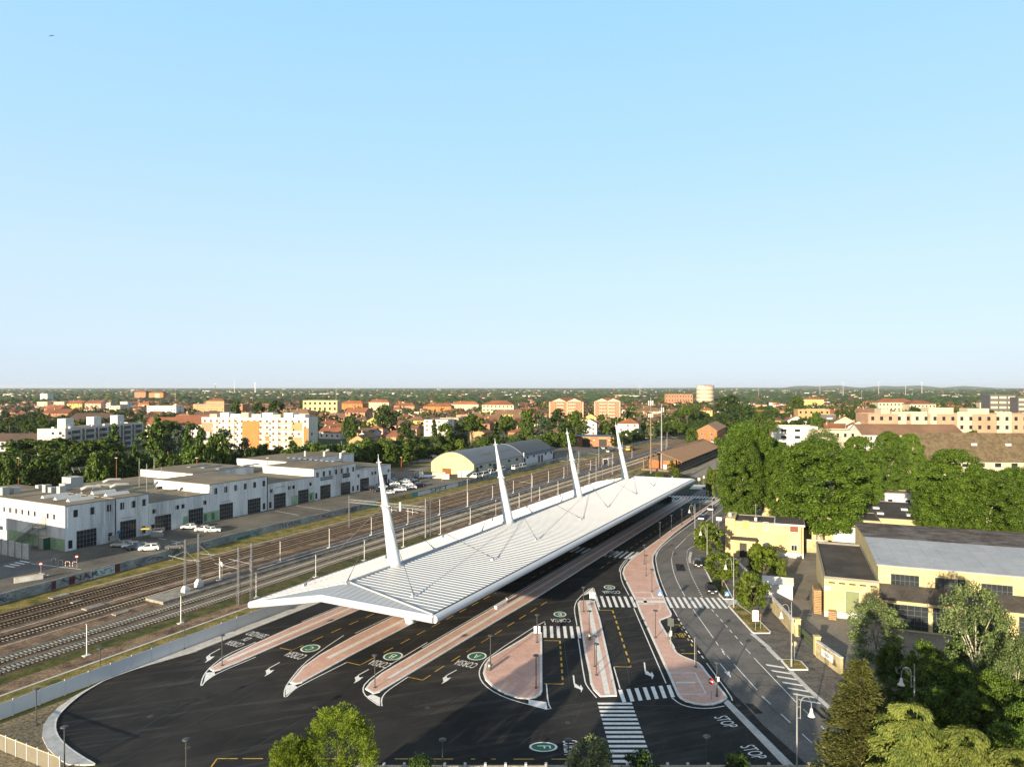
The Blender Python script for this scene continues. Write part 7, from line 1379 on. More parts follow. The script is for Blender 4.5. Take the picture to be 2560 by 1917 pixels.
mass('distant_sheds', hv[:8], hf[:4] + [(4, 5, 6, 7)], P, S, nr.uniform(-.3, .2, k), [W_['white'], roof_felt, W_['cream'], roof_felt], nr.choice([0, 0, 2], k), 'pale distant factory halls near the horizon', 'halls', [0, 0, 0, 0, 1])
for px, pb, pt, w_, lb in ((840, 1012, 968, .5, 'tall white lamp mast above the yellow apartments'), (438, 1012, 978, .5, 'lattice telecom tower in the far left town'), (1600, 990, 962, 1.2, 'far telecom tower left of the round tower'), (2154, 1010, 978, 1.0, 'blue-grey tower with a yellow top at right'), (1838, 1020, 980, .8, 'pair of dark chimneys right of the round tower'), (2108, 992, 957, 1.0, 'floodlight mast leftmost of three near the horizon'), (2197, 990, 956, 1.0, 'floodlight mast middle of three near the horizon'), (2305, 988, 956, 1.2, 'floodlight mast rightmost of three near the horizon'), (2264, 990, 966, .8, 'white pylon between the floodlight masts'), (2050, 992, 968, .8, 'pale mast among trees left of the floodlights'), (1897, 996, 968, .6, 'thin road lamp left of the bridge horizon'), (1990, 994, 978, .6, 'thin pale mast beyond the road'), (538, 984, 961, 2, 'small red tower on the far left horizon'), (586, 984, 952, 1.2, 'faint thin aerial on the left horizon'), (638, 984, 960, 3, 'pale water tower on the left horizon')):
    p = G(px, pb); h = (pb - pt) / FPX * p.y; t = thing('distant_mast', lb, 'mast', p); k_ = max(.22, w_ * p.y / 3600); m = MB(); m.tube([(0, 0, 0), (0, 0, h)], [k_, k_ * .6], 6); m.build('pole', rust if 'red' in lb.split() else pole_m if 'dark' in lb or 'blue' in lb else frame_w, t)
    m = MB(); m.cbox((0, 0, h + k_), (k_ * 5 if 'flood' in lb else k_ * 2.4, k_, k_ * 2)); m.build('mast_head', frame_w, t)
# a bird high in the sky at upper left
bd = thing('bird', 'small dark bird gliding high in the upper left sky', 'bird', at(130, 90, 42), 0, None, (.22, .22, .22))
m = MB(); pts = [(-.75, 0, -.12), (-.4, .06, .08), (0, .02, 0), (.4, .06, .1), (.75, 0, -.1)]
for a, b_ in zip(pts[:-1], pts[1:]): m.add([(a[0], -.12, a[2]), (b_[0], -.12, b_[2]), (b_[0], .14, b_[2] + .02), (a[0], .14, a[2] + .02), (a[0], 0, a[2] - .04), (b_[0], 0, b_[2] - .04)], [(0, 1, 2, 3), (0, 4, 5, 1), (3, 2, 5, 4)])
m.tube([(0, .35, 0), (0, .1, 0), (0, -.25, .0), (0, -.4, .02)], [.02, .09, .08, .02], 6); m.build('body', plain('bird_dark', (.05, .055, .065)), bd)
# hills
m = MB(); hp_ = [(-1.0, 0)] + [(i / 20, .5 + .5 * math.sin(i * 1.3) * math.sin(i * .45)) for i in range(21)] + [(1.2, 0)]
m.add([(5200 + x * 5200, 15500, 0) for x, z in hp_] + [(5200 + x * 5200, 15500 + 200, 22 + 60 * max(0, z) * (x > .2)) if 0 <= x <= 1 else (5200 + x * 5200, 15700, 0) for x, z in hp_], [(i, i + 1, len(hp_) + i + 1, len(hp_) + i) for i in range(len(hp_) - 1)]); struct('hills', m, field)
# ================================================================ TREES
def leaf_mat(name, col, tip, obj_var=.16):
    m = bpy.data.materials.new(name); m.use_nodes = True; n = m.node_tree; b = n.nodes['Principled BSDF']; L = n.links.new
    b.inputs['Roughness'].default_value = .62; b.inputs['Specular IOR Level'].default_value = .25
    g = n.nodes.new('ShaderNodeNewGeometry'); t = n.nodes.new('ShaderNodeTexNoise'); t.inputs['Scale'].default_value = .55; t.inputs['Detail'].default_value = 3; L(g.outputs['Position'], t.inputs['Vector'])
    a = n.nodes.new('ShaderNodeMath'); a.operation = 'MULTIPLY_ADD'; a.inputs[1].default_value = .55; L(g.outputs['Random Per Island'], a.inputs[0]); L(t.outputs['Fac'], a.inputs[2])
    cr = n.nodes.new('ShaderNodeValToRGB'); e = cr.color_ramp.elements; e[0].position = .45; e[0].color = (*col, 1); e[1].position = 1.0; e[1].color = (*tip, 1); L(a.outputs[0], cr.inputs[0])
    oi = n.nodes.new('ShaderNodeObjectInfo'); r = n.nodes.new('ShaderNodeMapRange'); r.inputs['To Min'].default_value = 1 - obj_var; r.inputs['To Max'].default_value = 1 + obj_var; L(oi.outputs['Random'], r.inputs['Value'])
    mx = n.nodes.new('ShaderNodeVectorMath'); mx.operation = 'SCALE'; L(cr.outputs[0], mx.inputs[0]); L(r.outputs[0], mx.inputs['Scale']); L(mx.outputs[0], b.inputs['Base Color'])
    MATS[name] = m; return m
bark = mat('bark', (.12, .09, .065), .95, .3, 1.5); bark_p = mix_mat('plane_bark', (.22, .20, .15), (.46, .42, .33), 1.5, .4, .6, .9, .2)
LM = {'plane': leaf_mat('plane_leaves', (.022, .050, .004), (.085, .142, .010)), 'broad': leaf_mat('broad_leaves', (0.025, 0.053, 0.005), (0.072, 0.116, 0.010)), 'dark': leaf_mat('dark_leaves', (0.013, 0.032, 0.005), (0.038, 0.067, 0.009)), 'pine': leaf_mat('pine_needles', (0.020, 0.044, 0.004), (0.066, 0.102, 0.009)),
      'poplar': leaf_mat('poplar_leaves', (0.022, 0.049, 0.005), (0.062, 0.106, 0.012)), 'cedar': leaf_mat('blue_cedar_needles', (0.046, 0.074, 0.044), (0.106, 0.148, 0.088)), 'conifer': leaf_mat('dark_conifer', (0.014, 0.032, 0.007), (0.044, 0.070, 0.016)), 'olive': leaf_mat('silvery_leaves', (.034, .060, .014), (.135, .180, .060)),
      'hedge': leaf_mat('hedge_leaves', (0.028, 0.053, 0.003), (0.094, 0.127, 0.009)), 'thuja': leaf_mat('thuja_sprays', (.040, .078, .004), (.17, .225, .016)), 'spruce': leaf_mat('spruce_needles', (.030, .040, .008), (.105, .11, .025)), 'deodar': leaf_mat('deodar_sprays', (.040, .065, .010), (.15, .175, .032)), 'bloom': leaf_mat('flowering_leaves', (0.031, 0.056, 0.010), (0.250, 0.268, 0.125))}
def cards(C, N, size, rng, asp=1.0, droop=None):
    """leaf-sized faces at the points C, roughly facing N"""
    k = len(C); a = rng.normal(size=(k, 3)); N = N / (np.linalg.norm(N, axis=1, keepdims=True) + 1e-9)
    t1 = np.cross(N, a); t1 /= np.linalg.norm(t1, axis=1, keepdims=True) + 1e-9; t2 = np.cross(N, t1)
    s = size * rng.uniform(.6, 1.35, (k, 1)); t1 *= s * asp; t2 *= s
    bend = N * s * .25
    return np.stack([C - t1 - t2 * .25, C - t2 * .9 - bend, C + t1 - t2 * .1, C + t2 * 1.0 - bend], 1)
def blades(C, D, size, rng, asp=.22):
    """long thin sprays pointing along D"""
    k = len(C); D = D / (np.linalg.norm(D, axis=1, keepdims=True) + 1e-9); a = rng.normal(size=(k, 3)) * .6 + np.array([0, -.5, .9]); sd_ = np.cross(D, a); sd_ /= np.linalg.norm(sd_, axis=1, keepdims=True) + 1e-9
    s = size * rng.uniform(.6, 1.4, (k, 1)); return np.stack([C - sd_ * s * asp, C + D * s * .5 - sd_ * s * asp * .9, C + D * s * 1.2, C + D * s * .5 + sd_ * s * asp], 1)
def quads_mesh(name, Q, mt):
    k = len(Q); me = bpy.data.meshes.new(name); me.vertices.add(k * 4); me.vertices.foreach_set('co', Q.reshape(-1)); me.loops.add(k * 4); me.loops.foreach_set('vertex_index', np.arange(k * 4))
    me.polygons.add(k); me.polygons.foreach_set('loop_start', np.arange(k) * 4); me.materials.append(mt); me.update(calc_edges=True); return me
def clumps(rng, n, dims, shape, per, cr, size, flat=1.0, asp=1.0, shell=.55):
    """leaf clumps spread through a crown volume: dims (rx, ry, z0, z1); shape(t) gives the radius profile"""
    out = []; i = 0
    rx, ry, z0, z1 = dims
    while i < n:
        t = rng.random(); a = rng.random() * 2 * np.pi; q = shape(t)
        if q <= 0: continue
        rad = q * (shell + (1 - shell) * rng.random()) if rng.random() < .8 else q * rng.random()
        c = np.array([rx * rad * np.cos(a), ry * rad * np.sin(a), z0 + (z1 - z0) * t]); r = cr * rng.uniform(.6, 1.25)
        k = int(per * rng.uniform(.7, 1.3)); d = rng.normal(size=(k, 3)); d /= np.linalg.norm(d, axis=1, keepdims=True); d[:, 2] = np.where(d[:, 2] < -.5, -d[:, 2], d[:, 2])
        p = c + d * r * (rng.random((k, 1)) ** .45) * np.array([1, 1, flat]); N = d * .8 + rng.normal(size=(k, 3)) * .45 + np.array([0, 0, .25])
        out.append(cards(p, N, size, rng, asp)); i += 1
    return np.concatenate(out)
def trunk_mb(h, r, limbs, rng, spread, top, lean=0.0, smooth=True):
    m = MB(); m.tube([(0, 0, 0), (lean * .3, 0, h * .35), (lean, 0, h)], [r * 1.25, r, r * .55], 8)
    for i in range(limbs):
        a = i * 2 * math.pi / max(1, limbs) + rng.random(); z = h * (.55 + .4 * rng.random()); e = (spread * math.cos(a) * (.5 + .5 * rng.random()), spread * math.sin(a) * (.5 + .5 * rng.random()), z + (top - z) * (.5 + .4 * rng.random()))
        m.tube([(lean * z / h, 0, z), (e[0] * .5, e[1] * .5, z + (e[2] - z) * .65), e], [r * .45, r * .28, r * .1], 5)
    return m
ell = lambda t: math.sqrt(max(0, 1 - (2 * t - 1) ** 2)) ** .8
dome = lambda t: math.sqrt(max(0, 1 - t ** 2.4)) * (1 if t > .08 else .8)
cone = lambda t: (1 - t) ** .85 * (1 if t > .06 else .75) + .03
col_ = lambda t: min(1, 3.2 * t + .45) * (1 - t ** 3.2) + .02
def proto(kind, seed, big=1.0):
    rng = np.random.default_rng(seed); rp_ = random.Random(seed); K = {}
    if kind == 'plane': Q = clumps(rng, 340, (8.5, 8.5, 4.6, 26.8), lambda t: ell(.10 + .9 * t), 260, 1.7, .175, .85, 1.0, .72); tr = trunk_mb(13, .65, 6, rp_, 3.6, 18); lm, bk = LM['plane'], bark_p
    elif kind == 'broad': Q = clumps(rng, int(60 * big), (4.2, 4.2, 2.4, 10.5), ell, 50, 1.35, .34); tr = trunk_mb(5, .26, 5, rp_, 2.6, 9); lm, bk = LM['broad'], bark
    elif kind == 'dark': Q = clumps(rng, int(60 * big), (4.6, 4.6, 2.0, 11.5), ell, 50, 1.4, .36); tr = trunk_mb(5, .28, 5, rp_, 2.8, 9); lm, bk = LM['dark'], bark
    elif kind == 'pine': Q = clumps(rng, int(80 * big), (6.2, 6.2, 8.4, 13.2), dome, 55, 1.15, .30, .75, 1.0, .2); tr = trunk_mb(9.5, .32, 8, rp_, 4.5, 11.2); lm, bk = LM['pine'], bark
    elif kind == 'poplar': Q = clumps(rng, int(64 * big), (2.5, 2.5, 1.2, 15.5), col_, 50, 1.1, .32, 1.3); tr = trunk_mb(12, .26, 4, rp_, 1.2, 14); lm, bk = LM['poplar'], bark
    elif kind == 'cypress': Q = clumps(rng, int(56 * big), (1.7, 1.7, .5, 14), col_, 46, .8, .28, 1.4); tr = trunk_mb(12, .2, 0, rp_, 1, 12); lm, bk = LM['conifer'], bark
    elif kind == 'conifer': Q = clumps(rng, int(70 * big), (3.6, 3.6, 1.0, 14), cone, 46, .9, .30, .6); tr = trunk_mb(13, .25, 0, rp_, 1, 12); lm, bk = LM['conifer'], bark
    elif kind in ('cedar', 'cedar_green'):
        out = []
        for i in range(int(46 * big)):
            t = (i + .5) / 46 / big if False else rng.random(); a = rng.random() * 6.283; Lb = (1 - t) ** .7 * 6.8 * rng.uniform(.7, 1.1) + .6; z = 2.2 + 11.5 * t; k = 46; s = rng.random(k) ** .6
            p = np.stack([np.cos(a) * Lb * s + rng.normal(size=k) * .5, np.sin(a) * Lb * s + rng.normal(size=k) * .5, z - .25 * Lb * s ** 2 + rng.normal(size=k) * .22], 1); out.append(cards(p, rng.normal(size=(k, 3)) * .5 + np.array([0, 0, .7]), .34, rng))
        Q = np.concatenate(out); tr = trunk_mb(12.5, .36, 0, rp_, 1, 12); lm, bk = LM['cedar' if kind == 'cedar' else 'conifer'], bark
    elif kind == 'hedge': Q = clumps(rng, int(40 * big), (2.6, 2.6, .3, 4.4), lambda t: ell(.25 + .7 * t), 60, 1.0, .27); tr = trunk_mb(2, .14, 5, rp_, 1.5, 3.4); lm, bk = LM['hedge'], bark
    elif kind == 'street': Q = clumps(rng, int(54 * big), (2.3, 2.3, 1.7, 5.7), ell, 80, .75, .17); tr = trunk_mb(2.2, .12, 6, rp_, 1.4, 4.6); lm, bk = LM['hedge'], bark
    elif kind == 'thicket': Q = clumps(rng, 90, (4.4, 4.4, .4, 9.2), lambda t: ell(.2 + .8 * t), 170, 1.25, .15); tr = trunk_mb(4, .2, 5, rp_, 2.4, 7.5); lm, bk = LM['broad'], bark
    elif kind == 'olive': Q = clumps(rng, 84, (3.6, 3.6, 1.2, 9.0), ell, 120, .95, .14, 1.0, .5); tr = trunk_mb(4.5, .22, 7, rp_, 2.4, 7.8); lm, bk = LM['olive'], mix_mat('pale_bark', (.3, .27, .22), (.5, .46, .38), 1.5)
    # scale of the unit tree is in metres as built
    return tr.mesh('trunk', bk), quads_mesh('crown', Q, lm)
PR = {}
def get_proto(kind, var):
    if (kind, var) not in PR: PR[(kind, var)] = proto(kind, hash_(kind) + var)
    return PR[(kind, var)]
def hash_(s): return sum(ord(c) * (i + 3) for i, c in enumerate(s)) * 10
BASE = {'plane': (28, 9.6), 'broad': (11, 4.5), 'dark': (12, 5), 'pine': (13.4, 6.4), 'poplar': (16, 2.7), 'cypress': (14.3, 1.9), 'conifer': (14.3, 3.8), 'cedar': (14, 6.8), 'cedar_green': (14, 6.8), 'hedge': (4.7, 3.0), 'street': (5.9, 2.6), 'olive': (9.3, 4.0), 'thicket': (9.8, 5.2)}
TNAME = {'plane': 'plane_tree', 'broad': 'broadleaf_tree', 'dark': 'broadleaf_tree', 'pine': 'stone_pine', 'poplar': 'poplar', 'cypress': 'cypress', 'conifer': 'conifer', 'cedar': 'cedar', 'cedar_green': 'cedar', 'hedge': 'bush', 'street': 'street_tree', 'olive': 'silvery_tree', 'thicket': 'bush'}
NT = [0]
def tree(kind, p, h, wd, label, group=None, var=None):
    rr_ = random.Random(int(p[0] * 13 + p[1] * 7)); v = rr_.randrange(3) if var is None else var
    if kind in ('poplar', 'cypress', 'olive', 'cedar_green', 'hedge', 'street', 'thicket'): v %= 2
    tm, cm = get_proto(kind, v); bh, br_ = BASE[kind]
    t = thing(TNAME[kind], label, 'bush' if kind in ('hedge', 'thicket') else 'tree', (p[0], p[1], 0), rr_.uniform(0, 6.28), group, (wd / 2 / br_, wd / 2 / br_, h / bh)); link('trunk', tm, t); link('crown', cm, t); NT[0] += 1; OCC.append((p[0], p[1], wd * .4)); return t
def tp(kind, px, ptop, Y, wpx, label, group=None, var=None):  # by photo column, top row, distance and width in photo pixels
    p = at(px, ptop, Y); return tree(kind, p, max(2, p.z), wpx / FPX * Y, label, group, var)
# --- big planes along the road on the right
for px, pt, Y, w_, lb in ((1868, 1052, 205, 150, 'tallest plane tree nearest the road end, left of the group'), (1850, 1090, 190, 120, 'front plane tree overhanging the road by the yellow house'), (2050, 1095, 172, 225, 'broad plane tree with forked pale trunk behind the yellow house'), (1965, 1110, 188, 120, 'plane tree between the tall one and the broad forked one'), (2150, 1090, 205, 120, 'round plane tree right behind the broad forked one'), (2222, 1078, 232, 92, 'upright tree before the white hall, left of a darker one'), (2275, 1084, 236, 80, 'darker upright tree before the white hall'), (1930, 1095, 215, 90, 'plane tree glimpsed behind the tall one'),
    (2385, 1122, 165, 170, 'big dark plane tree before the steep brown roof'), (2470, 1172, 160, 170, 'plane tree at right, in front of the brown-roofed house'), (2345, 1190, 172, 120, 'lower dark plane tree by the dark workshop roof'), (2545, 1165, 172, 150, 'plane tree cut by the right edge behind the works hall'), (2320, 1150, 178, 90, 'slim plane tree left of the big dark one'), (2130, 1130, 185, 90, 'plane tree lower right of the forked one')):
    tp('plane', px, pt, Y, w_, lb, 'plane trees on the right')
tp('olive', 2055, 1075, 290, 110, 'grey-green tree before the white flat block'); tp('dark', 2430, 1078, 330, 40, 'small dark tree between the brown roofs at right')
# --- street trees and shrubs by the yellow house
tp('street', 1772, 1310, 156, 78, 'conical street tree with a lamp post in front', None, 0); tp('street', 1806, 1386, 137, 84, 'round low street tree behind the parked black cars', None, 1); tp('street', 1880, 1436, 117.5, 84, 'yellow-green street tree before the white shed', None, 0); tp('hedge', 1910, 1366, 148, 82, 'bright green tree against the yellow house front', None, 1)
tp('hedge', 1953, 1402, 134, 26, 'small green shrub at the foot of the bright green tree'); tp('hedge', 1648, 1190, 300, 24, 'green bush at the foot of the antenna masts'); tp('poplar', 1680, 1152, 315, 22, 'slender young tree beside the equipment cabinet'); tp('hedge', 1692, 1172, 296, 18, 'small bush below the shed eaves'); tp('hedge', 1785, 1172, 250, 40, 'bush at the lamp arm by the gravel'); tp('broad', 1730, 1070, 420, 32, 'round tree before the red brick station house'); tp('broad', 1795, 1094, 400, 34, 'tree right of the red brick station house')
# --- lower right garden
tp('olive', 2190, 1505, 96, 150, 'silvery willow-like tree before the works annex', None, 0); tp('olive', 2440, 1465, 84, 190, 'airy silver-green tree with pale stems at right', None, 1); tp('olive', 2540, 1590, 76, 120, 'silvery shrub at the right edge', None, 1)
for i, (px, pt, Y, w_) in enumerate(((2310, 1605, 86, 110), (2400, 1660, 80, 130), (2250, 1700, 82, 120), (2340, 1720, 75, 150), (2440, 1740, 72, 140), (2530, 1700, 74, 120), (2230, 1620, 92, 80), (2520, 1810, 66, 130), (2420, 1830, 64, 120), (2290, 1810, 70, 120), (2470, 1560, 88, 90), (2540, 1600, 84, 110), (2400, 1585, 92, 80), (2340, 1650, 82, 110), (2560, 1760, 70, 140), (2470, 1680, 76, 130))):
    tp('thicket', px, pt, Y, w_, 'dense dark green bush in the shaded thicket at lower right', 'bushes of the shaded thicket')
def hero(name, label, p, Q, lm, trunk, bk=bark):
    t = thing(name, label, 'tree', p); trunk.build('trunk', bk, t); link('crown', quads_mesh('crown', Q, lm), t)
def spray_tree(rng, h, r0, prof, nb, per, size, droop, z0=.06, asp=.45, up=.0):
    out = []
    for i in range(nb):
        t = z0 + (1 - z0) * (i + rng.random()) / nb; a = rng.random() * 6.283; Lb = r0 * prof(t) * rng.uniform(.75, 1.15) + .15; z = h * t; k = max(10, int(per * (.25 + Lb / r0))); s = rng.random(k) ** .55
        side_ = rng.normal(size=k) * .16 * Lb * s + rng.normal(size=k) * .05
        x = np.cos(a) * Lb * s - np.sin(a) * side_; y = np.sin(a) * Lb * s + np.cos(a) * side_; zz = z + up * Lb * s - droop * Lb * s ** 2 - np.abs(side_) * .25 + rng.normal(size=k) * .05
        N = np.stack([np.cos(a) * .35 + rng.normal(size=k) * .35, np.sin(a) * .35 + rng.normal(size=k) * .35, .8 + rng.normal(size=k) * .25], 1); out.append(blades(np.stack([x, y, zz], 1), np.stack([np.cos(a) + rng.normal(size=k) * .5, np.sin(a) + rng.normal(size=k) * .5, rng.normal(size=k) * .25 - .05], 1), size, rng, asp))
    return np.concatenate(out)
rng = np.random.default_rng(5)
def thuja(px, pt, Y, wpx, label, seed):
    g = np.random.default_rng(seed); p = at(px, pt, Y); h = p.z; r = wpx / FPX * Y / 2; out = []
    for i in range(420):                                    # many small pointed sprays standing out of an egg-shaped crown
        t = g.random() ** .8; a = g.random() * 6.283; rr0 = r * (math.sqrt(max(0, 1 - (max(t, .35) - .35) ** 2 / .4225)) if t > .35 else .8 + .2 * t / .35) * g.uniform(.72, 1.0)
        c = np.array([math.cos(a) * rr0, math.sin(a) * rr0, h * (.05 + .90 * t)]); d = np.array([math.cos(a) * .55, math.sin(a) * .55, .9]); d /= np.linalg.norm(d); k = 120; s = g.random(k); Ls = r * .34 * g.uniform(.7, 1.3)
        off = g.normal(size=(k, 3)) * (.30 * Ls * (1 - s) ** .7)[:, None]; out.append(blades(c + d * (s * Ls)[:, None] + off, d[None] + g.normal(size=(k, 3)) * .38, .14, g, .17))
    m = MB(); m.tube([(0, 0, 0), (0, 0, h * .8)], [.2, .06], 7); hero('thuja', label, (p.x, p.y, 0), np.concatenate(out), LM['thuja'], m)
thuja(845, 1786, 60, 190, 'large bright green thuja at the bottom edge', 21); thuja(727, 1852, 58, 130, 'smaller bright green thuja at the bottom edge, left of the large one', 22)
p = at(2150, 1648, 56); m = MB(); m.tube([(0, 0, 0), (0, 0, p.z)], [.3, .04], 7); hero('spruce', 'dark olive spruce with pointed top at lower right', (p.x, p.y, 0), spray_tree(rng, p.z, 5.2, lambda t: (1 - t) ** .8 + .05, 620, 170, .19, .12, .03, .26, .12), LM['spruce'], m)
p = at(2185, 1700, 60); m = MB(); m.tube([(0, 0, 0), (0, 0, p.z)], [.25, .04], 7); hero('spruce', 'second spruce close behind the pointed one', (p.x, p.y, 0), spray_tree(np.random.default_rng(8), p.z, 4.0, lambda t: (1 - t) ** .8 + .05, 380, 150, .19, .14, .03, .26, .12), LM['spruce'], m)
def deodar(px, pt, Y, r, label, seed):
    g = np.random.default_rng(seed); p = at(px, pt, Y); h = p.z; out = []; m = MB(); m.tube([(0, 0, 0), (0, 0, h * .88)], [.32, .08], 8)
    for i in range(70):
        t = .26 + .74 * ((int(9 * i / 70) + .4 + .2 * g.random()) / 9) ** .8; a = i * 2.399 + g.normal() * .25; Lb = r * (1 - t) ** .55 * g.uniform(.75, 1.1) + .5; z = h * t; k = int(900 * (.2 + Lb / r)); s = g.random(k) ** .6; sd_ = g.normal(size=k) * .14 * Lb * (.3 + s)
        x = math.cos(a) * Lb * s - math.sin(a) * sd_; y = math.sin(a) * Lb * s + math.cos(a) * sd_; hang = g.random(k) ** 2.4 * .42
        zz = z + .12 * Lb * s - .30 * Lb * s ** 2.4 - np.abs(sd_) * .22 - hang * .9 * (.3 + s)
        out.append(blades(np.stack([x, y, zz], 1), np.stack([math.cos(a) * .5 + g.normal(size=k) * .3, math.sin(a) * .5 + g.normal(size=k) * .3, -.55 - .5 * g.random(k)], 1), .24, g, .17))
        if t < .7: m.tube([(0, 0, z), (math.cos(a) * Lb * .6, math.sin(a) * Lb * .6, z + .02 * Lb)], [.08, .03], 4, caps=False)
    hero('deodar_cedar', label, (p.x, p.y, 0), np.concatenate(out), LM['deodar'], m)
deodar(2272, 1740, 50, 5.7, 'pale green weeping cedar at lower right, its drooping top tier in the sun', 31); deodar(2412, 1806, 48, 5.7, 'lower weeping cedar right of the one with the sunlit top', 32); deodar(2545, 1856, 46, 5.5, 'lowest weeping cedar cut by the bottom right corner', 33)
p = at(1475, 1852, 60); g = np.random.default_rng(41); m = MB(); m.tube([(0, 0, 0), (0, 0, p.z * .8)], [.16, .08], 7); hero('flowering_tree', 'small rounded tree with cream blossom at the bottom edge', (p.x, p.y, 0), clumps(g, 90, (1.95, 1.95, p.z - 4.4, p.z), ell, 130, .55, .075), LM['bloom'], m)
for px, pt, w_, lb in ((1600, 1892, 100, 'dark green bush at the bottom edge right of the blossoming tree'), (1052, 1898, 60, 'dark bush at the bottom edge between thuja and badge F'), (1845, 1893, 70, 'green bush with yellow tips at the bottom edge near STOP')):
    p = at(px, pt, 62); g = np.random.default_rng(px); m = MB(); m.tube([(0, 0, 0), (0, 0, p.z * .8)], [.14, .06], 6); hero('bush', lb, (p.x, p.y, 0), clumps(g, 50, (w_ / FPX * 31, w_ / FPX * 31, p.z - 3, p.z), ell, 110, .6, .085), LM['dark'], m)
# --- belt between the workshops and the apartment slabs
GB_ = 'trees behind the workshop block'
for px, pt, Y, w_, kd, lb in ((470, 1062, 268, 34, 'poplar', ''), (285, 1065, 292, 40, 'poplar', ''), (392, 1045, 285, 46, 'poplar', ''), (500, 1072, 265, 40, 'poplar', ''), (160, 1114, 260, 44, 'poplar', ''), (338, 1108, 250, 34, 'poplar', ''), (28, 1105, 262, 60, 'poplar', ''), (120, 1104, 258, 70, 'poplar', ''), (545, 1085, 262, 56, 'broad', ''), (255, 1100, 275, 120, 'pine', ''), (215, 1104, 280, 90, 'pine', ''), (385, 1072, 300, 90, 'pine', ''), (150, 1098, 300, 110, 'pine', ''), (70, 1100, 310, 120, 'pine', ''), (440, 1070, 300, 100, 'cedar', ''), (420, 1085, 290, 80, 'cedar', ''), (560, 1068, 290, 110, 'cedar', ''), (612, 1094, 275, 80, 'cedar', ''), (728, 1090, 300, 60, 'cedar_green', ''), (770, 1098, 300, 55, 'cedar', ''), (398, 1058, 420, 70, 'pine', ''), (425, 1054, 430, 70, 'pine', '')):
    tp(kd, px, pt, Y, w_, {'poplar': 'tall narrow poplar in the belt behind the workshop block', 'pine': 'dark stone pine before the grey apartment slab', 'cedar': 'blue-grey cedar in the belt before the white and orange apartments', 'cedar_green': 'green cedar right of the white and orange apartments', 'broad': 'round green tree in the belt behind the workshops'}[kd], GB_)
rt_ = random.Random(23)
def belt(n, px0, px1, pt0, pt1, Y0, Y1, w0, w1, kinds, label, group):
    for i in range(n):
        px = px0 + (px1 - px0) * (i + rt_.random()) / n; f = (px - px0) / (px1 - px0); tp(rt_.choice(kinds), px, pt0 + (pt1 - pt0) * f + rt_.uniform(-9, 9), Y0 + (Y1 - Y0) * f + rt_.uniform(-10, 10), rt_.uniform(w0, w1), label, group)
belt(20, -40, 560, 1150, 1120, 236, 262, 46, 80, ['broad', 'dark', 'broad'], 'dark leafy tree in the lower row behind the workshop roofs', GB_)
belt(24, 560, 1010, 1124, 1104, 270, 335, 40, 64, ['broad', 'broad', 'dark'], 'leafy tree in the hedge below the apartment block and the first houses', 'trees along the edge of the town')
belt(26, 890, 1420, 1098, 1078, 345, 445, 34, 58, ['broad', 'broad', 'olive', 'dark'], 'leafy tree in the row behind the barrel warehouses', 'trees behind the barrel warehouses')
belt(20, 900, 1400, 1116, 1092, 335, 430, 26, 44, ['broad', 'hedge', 'broad'], 'lower bushy tree in front of the row behind the barrel warehouses', 'trees behind the barrel warehouses')
belt(20, 1540, 1760, 1084, 1052, 440, 620, 22, 38, ['broad', 'olive', 'dark'], 'tree in the row along the railway wall beyond the brick pavilion', 'trees along the far railway wall')
for px, pt, Y, w_, kd, lb in ((1180, 1040, 395, 78, 'pine', 'large round-headed stone pine behind the arched warehouse'), (1265, 1042, 440, 60, 'pine', 'stone pine right of the large round-headed one'), (1085, 1052, 400, 22, 'cypress', 'narrow cypress left of the large stone pine'), (1115, 1058, 385, 46, 'broad', 'yellow-green tree between cypress and stone pine'), (1242, 1052, 420, 22, 'conifer', 'dark spruce between two stone pines'), (960, 1014, 560, 62, 'dark', 'big round tree beside the yellow gable house'), (875, 1044, 440, 44, 'broad', 'round tree between the white and the yellow house'), (1320, 1024, 500, 44, 'broad', 'round tree left of the brick apartments'),
    (1395, 1022, 455, 110, 'cedar_green', 'huge spreading cedar before the left brick apartments'), (1440, 1030, 450, 56, 'pine', 'round pine beside the huge spreading cedar'), (1360, 1040, 470, 70, 'cedar', 'grey cedar left of the huge spreading one'), (1718, 1014, 620, 40, 'pine', 'umbrella pine right of the antenna masts'), (1800, 1000, 640, 60, 'cedar_green', 'dark cedar right of the yellow villa'), (1825, 990, 700, 60, 'dark', 'dark tree mass before the chimneys'), (1870, 1018, 560, 50, 'dark', 'dark tree beside the bridge'), (1900, 1030, 480, 50, 'pine', 'umbrella pine lower right of the bridge'), (1850, 1052, 420, 50, 'dark', 'dark tree above the tall plane'), (1925, 1048, 420, 44, 'pine', 'small pine right of the avenue'), (1992, 992, 700, 46, 'pine', 'umbrella pine before the yellow grid building'), (2042, 1030, 520, 28, 'broad', 'green tree by the aerial mast at right'),
    (590, 1003, 560, 30, 'dark', 'round dark tree in the middle left town'), (690, 1003, 640, 44, 'dark', 'round dark crown above the apartment roofs'), (645, 1010, 600, 36, 'dark', 'second round crown above the apartment roofs'), (1015, 1060, 380, 50, 'dark', 'dark tree behind the tan hipped house')):
    tp(kd, px, pt, Y, w_, lb, None)
